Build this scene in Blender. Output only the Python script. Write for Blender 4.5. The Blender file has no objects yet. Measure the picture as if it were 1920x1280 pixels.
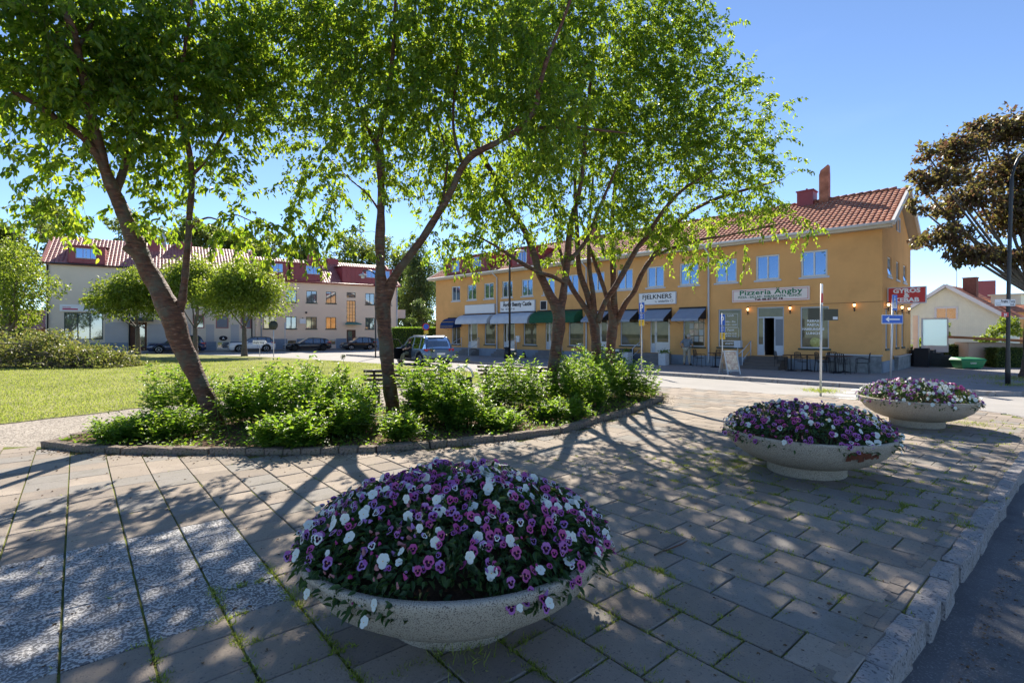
import bpy, bmesh, math, random
import numpy as np
from mathutils import Vector, Matrix
rnd = random.Random(7)
NP = np.random.RandomState(11)
R = math.radians
S = bpy.context.scene

# ------------------------------------------------------------------ camera, sky, sun, exposure
cam_d = bpy.data.cameras.new('camera'); cam = bpy.data.objects.new('camera', cam_d)
S.collection.objects.link(cam)
cam.location = (0, 0, 1.8); cam.rotation_euler = (R(90), 0, 0)
cam_d.lens = 18.0; cam_d.sensor_width = 36.0; cam_d.shift_y = -18.0 / 1920
cam_d.clip_start = 0.05; cam_d.clip_end = 2000
S.camera = cam
SUN_EL, SUN_AZ = 39.0, -4.0            # azimuth from +Y, clockwise positive
w = bpy.data.worlds.new('World'); S.world = w; w.use_nodes = True
nt = w.node_tree; nt.nodes.clear()
sky = nt.nodes.new('ShaderNodeTexSky'); sky.sky_type = 'NISHITA'; sky.sun_disc = False
sky.sun_elevation = R(SUN_EL); sky.sun_rotation = R(SUN_AZ); sky.air_density = 0.6; sky.dust_density = 0.0; sky.ozone_density = 3.0
bg = nt.nodes.new('ShaderNodeBackground'); bg.inputs[1].default_value = 0.113
wo = nt.nodes.new('ShaderNodeOutputWorld')
tcw = nt.nodes.new('ShaderNodeTexCoord'); mpw = nt.nodes.new('ShaderNodeMapping'); mpw.inputs['Scale'].default_value = (1.6, 1.6, 5.0)
nzw = nt.nodes.new('ShaderNodeTexNoise'); nzw.inputs['Scale'].default_value = 1.7; nzw.inputs['Detail'].default_value = 7; nzw.inputs['Roughness'].default_value = .6
rpw = nt.nodes.new('ShaderNodeValToRGB'); rpw.color_ramp.elements[0].position = .56; rpw.color_ramp.elements[1].position = .8
rpw.color_ramp.elements[1].color = (.02, .02, .02, 1)
mxw = nt.nodes.new('ShaderNodeMix'); mxw.data_type = 'RGBA'; mxw.inputs['B'].default_value = (8.0, 8.4, 9.0, 1)
nt.links.new(tcw.outputs['Generated'], mpw.inputs[0]); nt.links.new(mpw.outputs[0], nzw.inputs['Vector']); nt.links.new(nzw.outputs[0], rpw.inputs[0])
nt.links.new(rpw.outputs[0], mxw.inputs['Factor']); nt.links.new(sky.outputs[0], mxw.inputs['A'])
nt.links.new(mxw.outputs['Result'], bg.inputs[0]); nt.links.new(bg.outputs[0], wo.inputs[0])
sd = bpy.data.lights.new('sun', 'SUN'); sd.energy = 5.0; sd.angle = R(0.53); sd.color = (1.0, .91, .78)
sun = bpy.data.objects.new('sun', sd); S.collection.objects.link(sun)
az, el = R(SUN_AZ), R(SUN_EL)
sdir = Vector((math.sin(az) * math.cos(el), math.cos(az) * math.cos(el), math.sin(el)))
sun.rotation_euler = sdir.to_track_quat('Z', 'Y').to_euler(); sun.location = sdir * 60
S.view_settings.view_transform = 'Standard'; S.view_settings.look = 'None'
S.view_settings.exposure = 1.1; S.view_settings.gamma = 1.0; S.view_settings.use_curve_mapping = False
S.render.engine = 'CYCLES'
cy = S.cycles; cy.use_denoising = True; cy.max_bounces = 8; cy.diffuse_bounces = 4; cy.glossy_bounces = 3
cy.transmission_bounces = 5; cy.transparent_max_bounces = 8; cy.use_adaptive_sampling = True; cy.adaptive_threshold = 0.015
cy.sample_clamp_indirect = 6; cy.caustics_reflective = False; cy.caustics_refractive = False

COL = S.collection

# ------------------------------------------------------------------ helpers
def gz(y): return -0.005 * max(0.0, y - 22.0)
def P(px, py, Y): return ((px - 960) / 960 * Y, Y, 1.8 + (622 - py) / 960 * Y)

def tag(o, label=None, cat=None, group=None, kind=None):
    if label: o['label'] = label
    if cat: o['category'] = cat
    if group: o['group'] = group
    if kind: o['kind'] = kind
    return o
def thing(name, label, cat, loc=(0, 0, 0), rz=0, group=None):
    o = bpy.data.objects.new(name, None); COL.objects.link(o); o.empty_display_size = .2
    o.location = loc; o.rotation_euler = (0, 0, rz)
    return tag(o, label, cat, group)
def mesh_obj(name, me, parent=None, loc=None, rz=None):
    o = bpy.data.objects.new(name, me); COL.objects.link(o)
    if parent is not None: o.parent = parent
    if loc is not None: o.location = loc
    if rz is not None: o.rotation_euler = (0, 0, rz)
    return o
def copy_tree(o, parent=None):
    c = o.copy(); COL.objects.link(c)
    if parent is not None: c.parent = parent
    for ch in list(o.children): copy_tree(ch, c)
    return c

class MB:
    def __init__(s): s.v = []; s.f = []; s.m = []; s.sm = []
    def add(s, vs, fs, mi=0, smooth=False):
        b = len(s.v); s.v += [tuple(v) for v in vs]
        for f in fs: s.f.append(tuple(i + b for i in f)); s.m.append(mi); s.sm.append(smooth)
        return s
    def box(s, x0, x1, y0, y1, z0, z1, mi=0):
        v = [(x0, y0, z0), (x1, y0, z0), (x1, y1, z0), (x0, y1, z0), (x0, y0, z1), (x1, y0, z1), (x1, y1, z1), (x0, y1, z1)]
        return s.add(v, [(0, 3, 2, 1), (4, 5, 6, 7), (0, 1, 5, 4), (1, 2, 6, 5), (2, 3, 7, 6), (3, 0, 4, 7)], mi)
    def obox(s, c, sz, M=None, mi=0):
        M = M or Matrix.Identity(3); v = []
        for dx, dy, dz in ((-1, -1, -1), (1, -1, -1), (1, 1, -1), (-1, 1, -1), (-1, -1, 1), (1, -1, 1), (1, 1, 1), (-1, 1, 1)):
            v.append(Vector(c) + M @ Vector((dx * sz[0] / 2, dy * sz[1] / 2, dz * sz[2] / 2)))
        return s.add(v, [(0, 3, 2, 1), (4, 5, 6, 7), (0, 1, 5, 4), (1, 2, 6, 5), (2, 3, 7, 6), (3, 0, 4, 7)], mi)
    def beam(s, a, b, wx, wy, mi=0):
        a = Vector(a); b = Vector(b); d = b - a
        q = d.to_track_quat('Z', 'Y').to_matrix()
        return s.obox((a + b) / 2, (wx, wy, d.length), q, mi)
    def quad(s, a, b, c, d, mi=0, smooth=False): return s.add([a, b, c, d], [(0, 1, 2, 3)], mi, smooth)
    def prism(s, poly, z0, z1, mi=0, side=None):
        n = len(poly); A = sum(poly[i][0] * poly[(i + 1) % n][1] - poly[(i + 1) % n][0] * poly[i][1] for i in range(n))
        if A < 0: poly = poly[::-1]
        v = [(x, y, z0) for x, y in poly] + [(x, y, z1) for x, y in poly]
        s.add(v, [tuple(range(n, 2 * n))], mi)
        b = len(s.v) - 2 * n
        for i in range(n):
            j = (i + 1) % n; s.f.append((b + i, b + j, b + n + j, b + n + i)); s.m.append(mi if side is None else side); s.sm.append(False)
        s.f.append(tuple(b + i for i in reversed(range(n)))); s.m.append(mi); s.sm.append(False)
        return s
    def tube(s, pts, rad, n=8, mi=0, cap=True, smooth=True):
        pts = [Vector(p) for p in pts]; k = len(pts)
        if not hasattr(rad, '__len__'): rad = [rad] * k
        vs = []; t0 = (pts[1] - pts[0]).normalized()
        u = t0.orthogonal().normalized()
        for i, p in enumerate(pts):
            t = (pts[min(i + 1, k - 1)] - pts[max(i - 1, 0)])
            t = t.normalized() if t.length > 1e-9 else t0
            u = (u - t * u.dot(t)); u = u.normalized() if u.length > 1e-6 else t.orthogonal().normalized()
            w_ = t.cross(u)
            for j in range(n):
                a = 2 * math.pi * j / n
                vs.append(p + (u * math.cos(a) + w_ * math.sin(a)) * rad[i])
        fs = [(i * n + j, i * n + (j + 1) % n, (i + 1) * n + (j + 1) % n, (i + 1) * n + j) for i in range(k - 1) for j in range(n)]
        s.add(vs, fs, mi, smooth)
        if cap:
            b = len(s.v) - k * n
            s.f.append(tuple(b + j for j in reversed(range(n)))); s.m.append(mi); s.sm.append(False)
            s.f.append(tuple(b + (k - 1) * n + j for j in range(n))); s.m.append(mi); s.sm.append(False)
        return s
    def lathe(s, prof, n=24, c=(0, 0, 0), mi=0, smooth=True, ax='z', mats=None):
        vs = []
        for r_, z in prof:
            for j in range(n):
                a = 2 * math.pi * j / n; p = (r_ * math.cos(a), r_ * math.sin(a), z)
                if ax == 'y': p = (p[0], p[2], p[1])
                if ax == 'x': p = (p[2], p[0], p[1])
                vs.append((c[0] + p[0], c[1] + p[1], c[2] + p[2]))
        for i in range(len(prof) - 1):
            fs = [(i * n + j, i * n + (j + 1) % n, (i + 1) * n + (j + 1) % n, (i + 1) * n + j) for j in range(n)]
            if ax == 'y': fs = [f[::-1] for f in fs]
            if i == 0: base = len(s.v); s.v += [tuple(v) for v in vs]
            for f in fs: s.f.append(tuple(q + base for q in f)); s.m.append(mats[i] if mats else mi); s.sm.append(smooth)
        return s
    def mesh(s, name, mats):
        me = bpy.data.meshes.new(name); me.from_pydata([tuple(v) for v in s.v], [], s.f)
        for m in (mats if isinstance(mats, (list, tuple)) else [mats]): me.materials.append(m)
        me.polygons.foreach_set('material_index', s.m); me.polygons.foreach_set('use_smooth', s.sm); me.update()
        return me
    def build(s, name, mats, parent=None, loc=None, rz=None): return mesh_obj(name, s.mesh(name, mats), parent, loc, rz)

def catmull(pts, step=3):
    """pts: list of tuples (any length); returns resampled list"""
    A = np.array(pts, float); out = []
    n = len(A)
    for i in range(n - 1):
        p0 = A[max(i - 1, 0)]; p1 = A[i]; p2 = A[i + 1]; p3 = A[min(i + 2, n - 1)]
        for k in range(step):
            t = k / step
            out.append(.5 * ((2 * p1) + (-p0 + p2) * t + (2 * p0 - 5 * p1 + 4 * p2 - p3) * t * t + (-p0 + 3 * p1 - 3 * p2 + p3) * t ** 3))
    out.append(A[-1]); return np.array(out)

# ------------------------------------------------------------------ materials
def mat(name, col, rough=.8, var=.12, vscale=3.0, bump=0.0, bscale=40.0, spec=.3, metal=0.0, col2=None, stretch=(1, 1, 1), emit=None, speck=None, coords='Object', grime=None):
    m = bpy.data.materials.new(name); m.use_nodes = True
    nt = m.node_tree; N = nt.nodes; Lk = nt.links; b = N['Principled BSDF']
    b.inputs['Roughness'].default_value = rough; b.inputs['Metallic'].default_value = metal
    b.inputs['Specular IOR Level'].default_value = spec
    c = (*col, 1)
    if var or col2 or bump or speck or grime:
        tc = N.new('ShaderNodeTexCoord'); mp = N.new('ShaderNodeMapping'); mp.inputs['Scale'].default_value = stretch
        Lk.new(tc.outputs[coords], mp.inputs[0])
    if var or col2:
        n1 = N.new('ShaderNodeTexNoise'); n1.inputs['Scale'].default_value = vscale; n1.inputs['Detail'].default_value = 6; n1.inputs['Roughness'].default_value = .65
        Lk.new(mp.outputs[0], n1.inputs['Vector'])
        rp = N.new('ShaderNodeValToRGB'); rp.color_ramp.elements[0].position = .3; rp.color_ramp.elements[1].position = .7
        rp.color_ramp.elements[0].color = (*(max(0, q * (1 - var)) for q in col), 1)
        rp.color_ramp.elements[1].color = (*(q * (1 + var) for q in (col2 or col)), 1)
        Lk.new(n1.outputs[0], rp.inputs[0]); last = rp.outputs[0]
        if speck:
            n2 = N.new('ShaderNodeTexNoise'); n2.inputs['Scale'].default_value = speck[0]; n2.inputs['Detail'].default_value = 2
            Lk.new(mp.outputs[0], n2.inputs['Vector'])
            r2 = N.new('ShaderNodeValToRGB'); r2.color_ramp.elements[0].position = speck[1]; r2.color_ramp.elements[1].position = speck[2]
            Lk.new(n2.outputs[0], r2.inputs[0]); mx = N.new('ShaderNodeMix'); mx.data_type = 'RGBA'
            Lk.new(r2.outputs[0], mx.inputs['Factor']); Lk.new(last, mx.inputs['A']); mx.inputs['B'].default_value = (*speck[3], 1); last = mx.outputs['Result']
        if grime:
            n3 = N.new('ShaderNodeTexNoise'); n3.inputs['Scale'].default_value = grime[0]; n3.inputs['Detail'].default_value = 8; n3.inputs['Roughness'].default_value = .7
            Lk.new(tc.outputs[coords], n3.inputs['Vector'])
            r3 = N.new('ShaderNodeValToRGB'); r3.color_ramp.elements[0].position = grime[1]; r3.color_ramp.elements[1].position = grime[2]
            Lk.new(n3.outputs[0], r3.inputs[0]); mx = N.new('ShaderNodeMix'); mx.data_type = 'RGBA'
            Lk.new(r3.outputs[0], mx.inputs['Factor']); Lk.new(last, mx.inputs['A']); mx.inputs['B'].default_value = (*grime[3], 1); last = mx.outputs['Result']
        Lk.new(last, b.inputs['Base Color'])
    else: b.inputs['Base Color'].default_value = c
    if bump:
        nb = N.new('ShaderNodeTexNoise'); nb.inputs['Scale'].default_value = bscale; nb.inputs['Detail'].default_value = 5
        Lk.new(mp.outputs[0], nb.inputs['Vector']); bp = N.new('ShaderNodeBump'); bp.inputs['Strength'].default_value = bump; bp.inputs['Distance'].default_value = .02
        Lk.new(nb.outputs[0], bp.inputs['Height']); Lk.new(bp.outputs[0], b.inputs['Normal'])
    if emit: b.inputs['Emission Color'].default_value = (*emit[0], 1); b.inputs['Emission Strength'].default_value = emit[1]
    return m

def leaf_mat(name, c1, c2, t1, t2, tw=.5, rough=.45):
    m = bpy.data.materials.new(name); m.use_nodes = True; nt = m.node_tree; N = nt.nodes; Lk = nt.links
    b = N['Principled BSDF']; out = N['Material Output']; b.inputs['Roughness'].default_value = rough; b.inputs['Specular IOR Level'].default_value = .45
    at = N.new('ShaderNodeAttribute'); at.attribute_name = 'tint'
    def ramp(a, c):
        r_ = N.new('ShaderNodeMix'); r_.data_type = 'RGBA'; r_.inputs['A'].default_value = (*a, 1); r_.inputs['B'].default_value = (*c, 1)
        Lk.new(at.outputs['Fac'], r_.inputs['Factor']); return r_.outputs['Result']
    Lk.new(ramp(c1, c2), b.inputs['Base Color'])
    tr = N.new('ShaderNodeBsdfTranslucent'); Lk.new(ramp(t1, t2), tr.inputs[0])
    mx = N.new('ShaderNodeMixShader'); mx.inputs[0].default_value = tw
    Lk.new(b.outputs[0], mx.inputs[1]); Lk.new(tr.outputs[0], mx.inputs[2]); Lk.new(mx.outputs[0], out.inputs[0])
    return m

def glass_mat(name, dark, refl=.45, rough=.02, tint=(.9, .95, 1)):
    m = bpy.data.materials.new(name); m.use_nodes = True; nt = m.node_tree; N = nt.nodes; Lk = nt.links
    out = N['Material Output']; b = N['Principled BSDF']; b.inputs['Roughness'].default_value = .6
    tc = N.new('ShaderNodeTexCoord'); n = N.new('ShaderNodeTexNoise'); n.inputs['Scale'].default_value = 1.3; n.inputs['Detail'].default_value = 4
    Lk.new(tc.outputs['Object'], n.inputs['Vector']); rp = N.new('ShaderNodeValToRGB'); rp.color_ramp.elements[0].position = .35; rp.color_ramp.elements[1].position = .65
    rp.color_ramp.elements[0].color = (*(q * .4 for q in dark), 1); rp.color_ramp.elements[1].color = (*(q * 1.5 for q in dark), 1)
    Lk.new(n.outputs[0], rp.inputs[0]); Lk.new(rp.outputs[0], b.inputs['Base Color'])
    g = N.new('ShaderNodeBsdfGlossy'); g.inputs['Roughness'].default_value = rough; g.inputs['Color'].default_value = (*tint, 1)
    bp = N.new('ShaderNodeBump'); bp.inputs['Strength'].default_value = .03; n2 = N.new('ShaderNodeTexNoise'); n2.inputs['Scale'].default_value = 1.1
    Lk.new(tc.outputs['Object'], n2.inputs['Vector']); Lk.new(n2.outputs[0], bp.inputs['Height']); Lk.new(bp.outputs[0], g.inputs['Normal'])
    fr = N.new('ShaderNodeFresnel'); fr.inputs[0].default_value = 1.5
    ad = N.new('ShaderNodeMath'); ad.operation = 'ADD'; ad.inputs[1].default_value = refl; ad.use_clamp = True; Lk.new(fr.outputs[0], ad.inputs[0])
    mx = N.new('ShaderNodeMixShader'); Lk.new(ad.outputs[0], mx.inputs[0]); Lk.new(b.outputs[0], mx.inputs[1]); Lk.new(g.outputs[0], mx.inputs[2]); Lk.new(mx.outputs[0], out.inputs[0])
    return m

M = {}
M['slab'] = mat('slab_concrete', (.32, .27, .22), .9, .14, 2.2, .35, 90, .2, speck=(60, .6, .72, (.16, .14, .13)), grime=(1.1, .5, .75, (.19, .17, .155)))
M['slab2'] = mat('slab_concrete_dark', (.27, .23, .19), .9, .16, 2.0, .35, 90, .2, speck=(60, .6, .72, (.15, .13, .12)), grime=(1.3, .5, .75, (.17, .15, .14)))
M['terrazzo'] = mat('speckled_stone', (.15, .148, .15), .85, .1, 3, .5, 70, .3, speck=(70, .48, .56, (.52, .51, .50)), grime=(2.5, .55, .8, (.2, .2, .2)))
M['joint'] = mat('joint_moss', (.13, .11, .06), 1, .3, 5, .6, 50, .1, col2=(.15, .19, .035))
M['granite'] = mat('granite', (.33, .31, .30), .85, .2, 3, .8, 25, .3, speck=(55, .55, .65, (.12, .115, .12)), grime=(4, .52, .75, (.20, .15, .11)))
M['edging'] = mat('edging_stone', (.22, .175, .14), .9, .25, 3, .9, 20, .2, speck=(45, .55, .65, (.09, .075, .06)), grime=(3, .5, .7, (.09, .10, .045)))
M['bowl'] = mat('exposed_aggregate', (.47, .41, .325), .9, .08, 2, .5, 120, .25, speck=(150, .54, .62, (.13, .11, .09)), grime=(1.8, .62, .9, (.27, .2, .14)))
M['soil'] = mat('soil', (.035, .022, .015), 1, .4, 8, 1, 40, .1, col2=(.07, .045, .03))
M['bedsoil'] = mat('bed_soil', (.07, .045, .028), 1, .4, 5, 1, 30, .1, col2=(.14, .09, .06))
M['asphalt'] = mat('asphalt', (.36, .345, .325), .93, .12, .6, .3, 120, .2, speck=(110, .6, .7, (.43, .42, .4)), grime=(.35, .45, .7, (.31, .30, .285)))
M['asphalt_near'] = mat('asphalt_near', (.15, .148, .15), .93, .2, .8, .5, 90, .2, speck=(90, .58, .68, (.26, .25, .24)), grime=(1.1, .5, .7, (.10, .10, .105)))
M['sidewalk'] = mat('sidewalk', (.29, .275, .265), .93, .12, .8, .2, 60, .2)
M['gravel'] = mat('gravel', (.45, .40, .34), 1, .15, 1.2, 1, 55, .1, speck=(38, .5, .6, (.17, .15, .13)))
M['lawn'] = mat('lawn', (.155, .185, .05), 1, .25, .5, .8, 30, .1, col2=(.27, .265, .115), speck=(9, .58, .75, (.42, .38, .17)))
M['field'] = mat('far_ground', (.07, .1, .03), 1, .3, .1, 0, 1, .1)
M['stripe'] = mat('road_paint', (.72, .71, .68), .8, .12, 2, 0, 1, .3, speck=(9, .58, .7, (.25, .25, .25)))
M['orange'] = mat('orange_plaster', (.72, .39, .15), .92, .07, .7, .25, 60, .15, grime=(.6, .5, .85, (.54, .29, .11)))
M['plinth'] = mat('plinth_grey_blue', (.25, .29, .345), .9, .12, 1.5, .3, 30, .2)
M['plinthstone'] = mat('plinth_stone', (.17, .185, .20), .85, .25, 3, .5, 12, .3, col2=(.26, .27, .27))
M['cream'] = mat('cream_plaster', (.90, .67, .49), .93, .04, .6, .2, 50, .15)
M['cream2'] = mat('greige_plaster', (.74, .63, .50), .93, .06, .6, .2, 50, .15)
M['greyband'] = mat('grey_plaster', (.50, .48, .47), .93, .06, .6, .2, 50, .15)
M['tile'] = mat('clay_tile', (.36, .125, .07), .8, .35, 2.5, .3, 30, .3, col2=(.42, .17, .10), grime=(1.2, .55, .8, (.16, .075, .055)))
M['tile2'] = mat('old_red_tile', (.36, .15, .13), .55, .3, 2.0, .2, 30, .5)
M['tile3'] = mat('bright_tile', (.50, .19, .08), .8, .3, 3, .3, 30, .3)
M['redmetal'] = mat('red_sheet_metal', (.27, .045, .05), .45, .1, 1, 0, 1, .5)
M['trim'] = mat('white_trim', (.70, .68, .64), .6, .05, 2, 0, 1, .35)
M['trimgrey'] = mat('grey_trim', (.52, .56, .62), .6, .05, 2, 0, 1, .35)
M['beige'] = mat('beige_soffit', (.56, .48, .36), .7, .06, 2, 0, 1, .3)
M['zinc'] = mat('zinc', (.50, .52, .56), .4, .1, 2, 0, 1, .5, metal=.3)
M['darkgreen'] = mat('dark_green_paint', (.05, .075, .06), .6, .1, 2, 0, 1, .4)
M['brown'] = mat('brown_wood', (.12, .055, .035), .7, .2, 3, .2, 20, .3)
M['pinkframe'] = mat('pink_frame', (.42, .17, .15), .7, .1, 2, 0, 1, .3)
M['black'] = mat('black_paint', (.014, .014, .016), .4, 0, 1, 0, 1, .5)
M['interior'] = mat('dark_interior', (.012, .012, .014), .9, 0)
M['steel'] = mat('galvanised_steel', (.50, .52, .53), .45, .12, 4, 0, 1, .5, metal=.5)
M['backsign'] = mat('sign_back', (.045, .05, .035), .6, .1, 4, 0, 1, .4)
M['signblue'] = mat('sign_blue', (.01, .10, .50), .4, 0, spec=.5)
M['signyellow'] = mat('sign_yellow', (.80, .50, .02), .4, 0, spec=.5)
M['signred'] = mat('sign_red', (.55, .02, .02), .4, 0, spec=.5)
M['signwhite'] = mat('sign_white', (.80, .80, .80), .4, 0, spec=.5)
M['signcream'] = mat('sign_cream', (.80, .70, .64), .4, .03, 1, spec=.5)
M['ink'] = mat('ink_black', (.02, .02, .025), .6, 0)
M['inkgrey'] = mat('ink_grey', (.12, .13, .15), .6, 0)
M['inkgreen'] = mat('ink_green', (.01, .16, .07), .6, 0)
M['inkpink'] = mat('ink_magenta', (.55, .03, .12), .6, 0)
M['awngrey'] = mat('awning_grey', (.27, .32, .41), .9, .06, 2, .1, 100, .2)
M['awnlight'] = mat('awning_light', (.52, .56, .62), .9, .08, 2, .1, 100, .2)
M['awngreen'] = mat('awning_green', (.02, .10, .05), .8, .08, 2, .1, 100, .25)
M['awnblue'] = mat('awning_blue', (.012, .04, .14), .8, .08, 2, .1, 100, .25)
M['stone'] = mat('step_stone', (.20, .19, .185), .9, .15, 3, .3, 30, .2)
M['deck'] = mat('step_planks', (.14, .12, .11), .85, .2, 4, .2, 20, .2, stretch=(1, 8, 8))
M['benchwood'] = mat('bench_wood', (.09, .075, .06), .6, .2, 4, .2, 20, .4, stretch=(1, 8, 8))
M['brick'] = mat('chimney_brick', (.20, .085, .06), .9, .2, 5, .4, 20, .2)
M['yellowwood'] = mat('cream_boards', (.80, .78, .60), .8, .05, 2, 0, 1, .25)
M['gravebox'] = mat('green_plastic', (.02, .20, .08), .5, .08, 2, 0, 1, .4)
M['pinkwall'] = mat('pale_pink_wall', (.62, .50, .42), .9, .05, 2, 0, 1, .2)
M['rustdark'] = mat('dark_rust', (.13, .045, .025), .9, .3, 9, .3, 40, .2)
M['rust'] = mat('rust_brown', (.26, .11, .05), .8, .15, 3, 0, 1, .3)
M['lampglow'] = mat('lamp_glow', (.9, .6, .3), .4, 0, emit=((1.0, .55, .22), 2.5))
M['glass'] = glass_mat('window_glass', (.03, .05, .08), .40, .015, (.36, .55, .85))
M['glasslow'] = glass_mat('shop_glass', (.10, .075, .03), .06, .02, (.42, .46, .42))  # warm pane tone painted in place of an ochre house's reflection
M['glassdim'] = glass_mat('dim_glass', (.10, .11, .12), .25, .03, (.8, .85, .9))
M['glasswarm'] = glass_mat('warm_glass', (.34, .22, .10), .2, .05, (1, .85, .6))
M['frost'] = leaf_mat('frosted_glass', (.6, .72, .76), (.6, .72, .76), (.65, .8, .85), (.65, .8, .85), .6, .3)
M['blind'] = mat('grey_blind', (.22, .24, .27), .8, .05, 3, 0, 1, .2)

def bark(name, c1, c2, c3, moss=.35):
    m = bpy.data.materials.new(name); m.use_nodes = True; nt = m.node_tree; N = nt.nodes; Lk = nt.links; b = N['Principled BSDF']
    b.inputs['Roughness'].default_value = .62; b.inputs['Specular IOR Level'].default_value = .3
    tc = N.new('ShaderNodeTexCoord'); mp = N.new('ShaderNodeMapping'); mp.inputs['Scale'].default_value = (8, 8, 30); Lk.new(tc.outputs['Object'], mp.inputs[0])
    n1 = N.new('ShaderNodeTexNoise'); n1.inputs['Scale'].default_value = 1; n1.inputs['Detail'].default_value = 5; n1.inputs['Distortion'].default_value = .6; Lk.new(mp.outputs[0], n1.inputs['Vector'])
    r1 = N.new('ShaderNodeValToRGB'); e = r1.color_ramp.elements; e[0].position = .34; e[0].color = (*c2, 1); e[1].position = .62; e[1].color = (*c1, 1)
    e2 = r1.color_ramp.elements.new(.76); e2.color = (*c3, 1); Lk.new(n1.outputs[0], r1.inputs[0])
    n2 = N.new('ShaderNodeTexNoise'); n2.inputs['Scale'].default_value = 3.2; n2.inputs['Detail'].default_value = 8; n2.inputs['Roughness'].default_value = .7; Lk.new(tc.outputs['Object'], n2.inputs['Vector'])
    r2 = N.new('ShaderNodeValToRGB'); r2.color_ramp.elements[0].position = .47; r2.color_ramp.elements[1].position = .62; r2.color_ramp.elements[1].color = (moss + .3,) * 3 + (1,)
    Lk.new(n2.outputs[0], r2.inputs[0]); mx = N.new('ShaderNodeMix'); mx.data_type = 'RGBA'; Lk.new(r2.outputs[0], mx.inputs['Factor']); Lk.new(r1.outputs[0], mx.inputs['A'])
    mx.inputs['B'].default_value = (.10, .095, .065, 1); Lk.new(mx.outputs['Result'], b.inputs['Base Color'])
    ad = N.new('ShaderNodeMath'); ad.operation = 'ADD'; Lk.new(n1.outputs[0], ad.inputs[0]); Lk.new(n2.outputs[0], ad.inputs[1])
    bp = N.new('ShaderNodeBump'); bp.inputs['Strength'].default_value = .9; bp.inputs['Distance'].default_value = .025; Lk.new(ad.outputs[0], bp.inputs['Height']); Lk.new(bp.outputs[0], b.inputs['Normal'])
    return m
M['bark'] = bark('cherry_bark', (.15, .062, .034), (.055, .026, .018), (.26, .19, .14), .5)
M['barkgrey'] = bark('grey_bark', (.13, .105, .085), (.06, .048, .038), (.20, .18, .15))
M['leaf'] = leaf_mat('cherry_leaf', (.03, .08, .013), (.09, .14, .022), (.19, .37, .018), (.66, .76, .05), .57)
M['leafround'] = leaf_mat('round_tree_leaf', (.06, .11, .015), (.11, .16, .03), (.24, .38, .02), (.48, .56, .05), .5)
M['leafshrub'] = leaf_mat('shrub_leaf', (.04, .10, .015), (.085, .15, .025), (.20, .42, .02), (.46, .62, .05), .5)
M['leafmaple'] = leaf_mat('copper_leaf', (.045, .026, .026), (.075, .065, .03), (.20, .08, .06), (.36, .36, .07), .42)
M['leaffar'] = leaf_mat('far_leaf', (.06, .10, .03), (.12, .15, .05), (.2, .3, .04), (.42, .50, .10), .5)
M['leafwillow'] = leaf_mat('willow_leaf', (.04, .065, .03), (.10, .14, .05), (.14, .24, .04), (.28, .38, .08), .42)
M['leafdry'] = leaf_mat('wilting_leaf', (.09, .13, .03), (.22, .19, .08), (.20, .30, .03), (.45, .42, .10), .42)
M['leafpansy'] = leaf_mat('pansy_leaf', (.02, .06, .015), (.055, .105, .03), (.07, .16, .02), (.16, .28, .04), .3)
M['grass'] = leaf_mat('grass_blade', (.11, .18, .025), (.30, .32, .10), (.32, .45, .03), (.58, .60, .14), .5, .7)
M['petal_purple'] = leaf_mat('petal_purple', (.36, .07, .33), (.50, .19, .52), (.32, .03, .30), (.45, .1, .45), .3)
M['petal_magenta'] = leaf_mat('petal_magenta', (.48, .05, .26), (.58, .14, .38), (.4, .03, .2), (.5, .05, .28), .3)
M['petal_lilac'] = leaf_mat('petal_lilac', (.38, .19, .50), (.5, .3, .6), (.45, .25, .55), (.6, .4, .65), .3)
M['petal_white'] = leaf_mat('petal_white', (.74, .78, .74), (.8, .84, .76), (.5, .55, .5), (.6, .6, .55), .25)
M['petal_pink'] = leaf_mat('petal_pink', (.45, .18, .22), (.55, .26, .25), (.5, .2, .2), (.5, .25, .2), .3)
M['petal_dark'] = mat('petal_dark', (.035, .004, .03), .8, 0, spec=.2)
M['petal_eye'] = mat('petal_eye', (.75, .45, .03), .8, 0, spec=.2)
M['skin'] = mat('skin', (.45, .26, .19), .6, .05, 5, spec=.3)
M['hairgrey'] = mat('grey_hair', (.38, .36, .34), .8, .1, 20)
M['shirt'] = mat('grey_blue_shirt', (.17, .20, .23), .9, .1, 10)
M['trousers'] = mat('beige_trousers', (.42, .36, .27), .9, .1, 10)
M['shoe'] = mat('dark_shoe', (.02, .018, .016), .6, 0)
M['darkcloth'] = mat('dark_cloth', (.015, .016, .02), .9, 0)
M['tyre'] = mat('tyre_rubber', (.015, .015, .015), .85, 0, spec=.2)
M['rim'] = mat('alloy_rim', (.45, .46, .48), .3, 0, metal=.8, spec=.5)
M['rimdark'] = mat('dark_rim', (.04, .04, .045), .35, 0, metal=.6, spec=.5)
M['plastic'] = mat('dark_plastic', (.03, .03, .032), .6, 0)
M['carglass'] = glass_mat('car_glass', (.02, .025, .03), .18, .01, (.8, .9, 1))
M['taillight'] = mat('tail_lamp', (.5, .015, .03), .2, 0, spec=.6)
M['headlight'] = mat('head_lamp', (.55, .58, .6), .15, 0, spec=.7)
def paint(name, col, metal=.3, rough=.28):
    m = mat(name, col, rough, 0, spec=.5, metal=metal); m.node_tree.nodes['Principled BSDF'].inputs['Coat Weight'].default_value = .8
    m.node_tree.nodes['Principled BSDF'].inputs['Coat Roughness'].default_value = .05; return m
M['car_blue'] = paint('car_paint_navy', (.012, .025, .085))
M['car_white'] = paint('car_paint_white', (.72, .73, .75), 0)
M['car_black'] = paint('car_paint_black', (.014, .015, .02))
M['car_grey'] = paint('car_paint_slate', (.10, .145, .22), .6)

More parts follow.
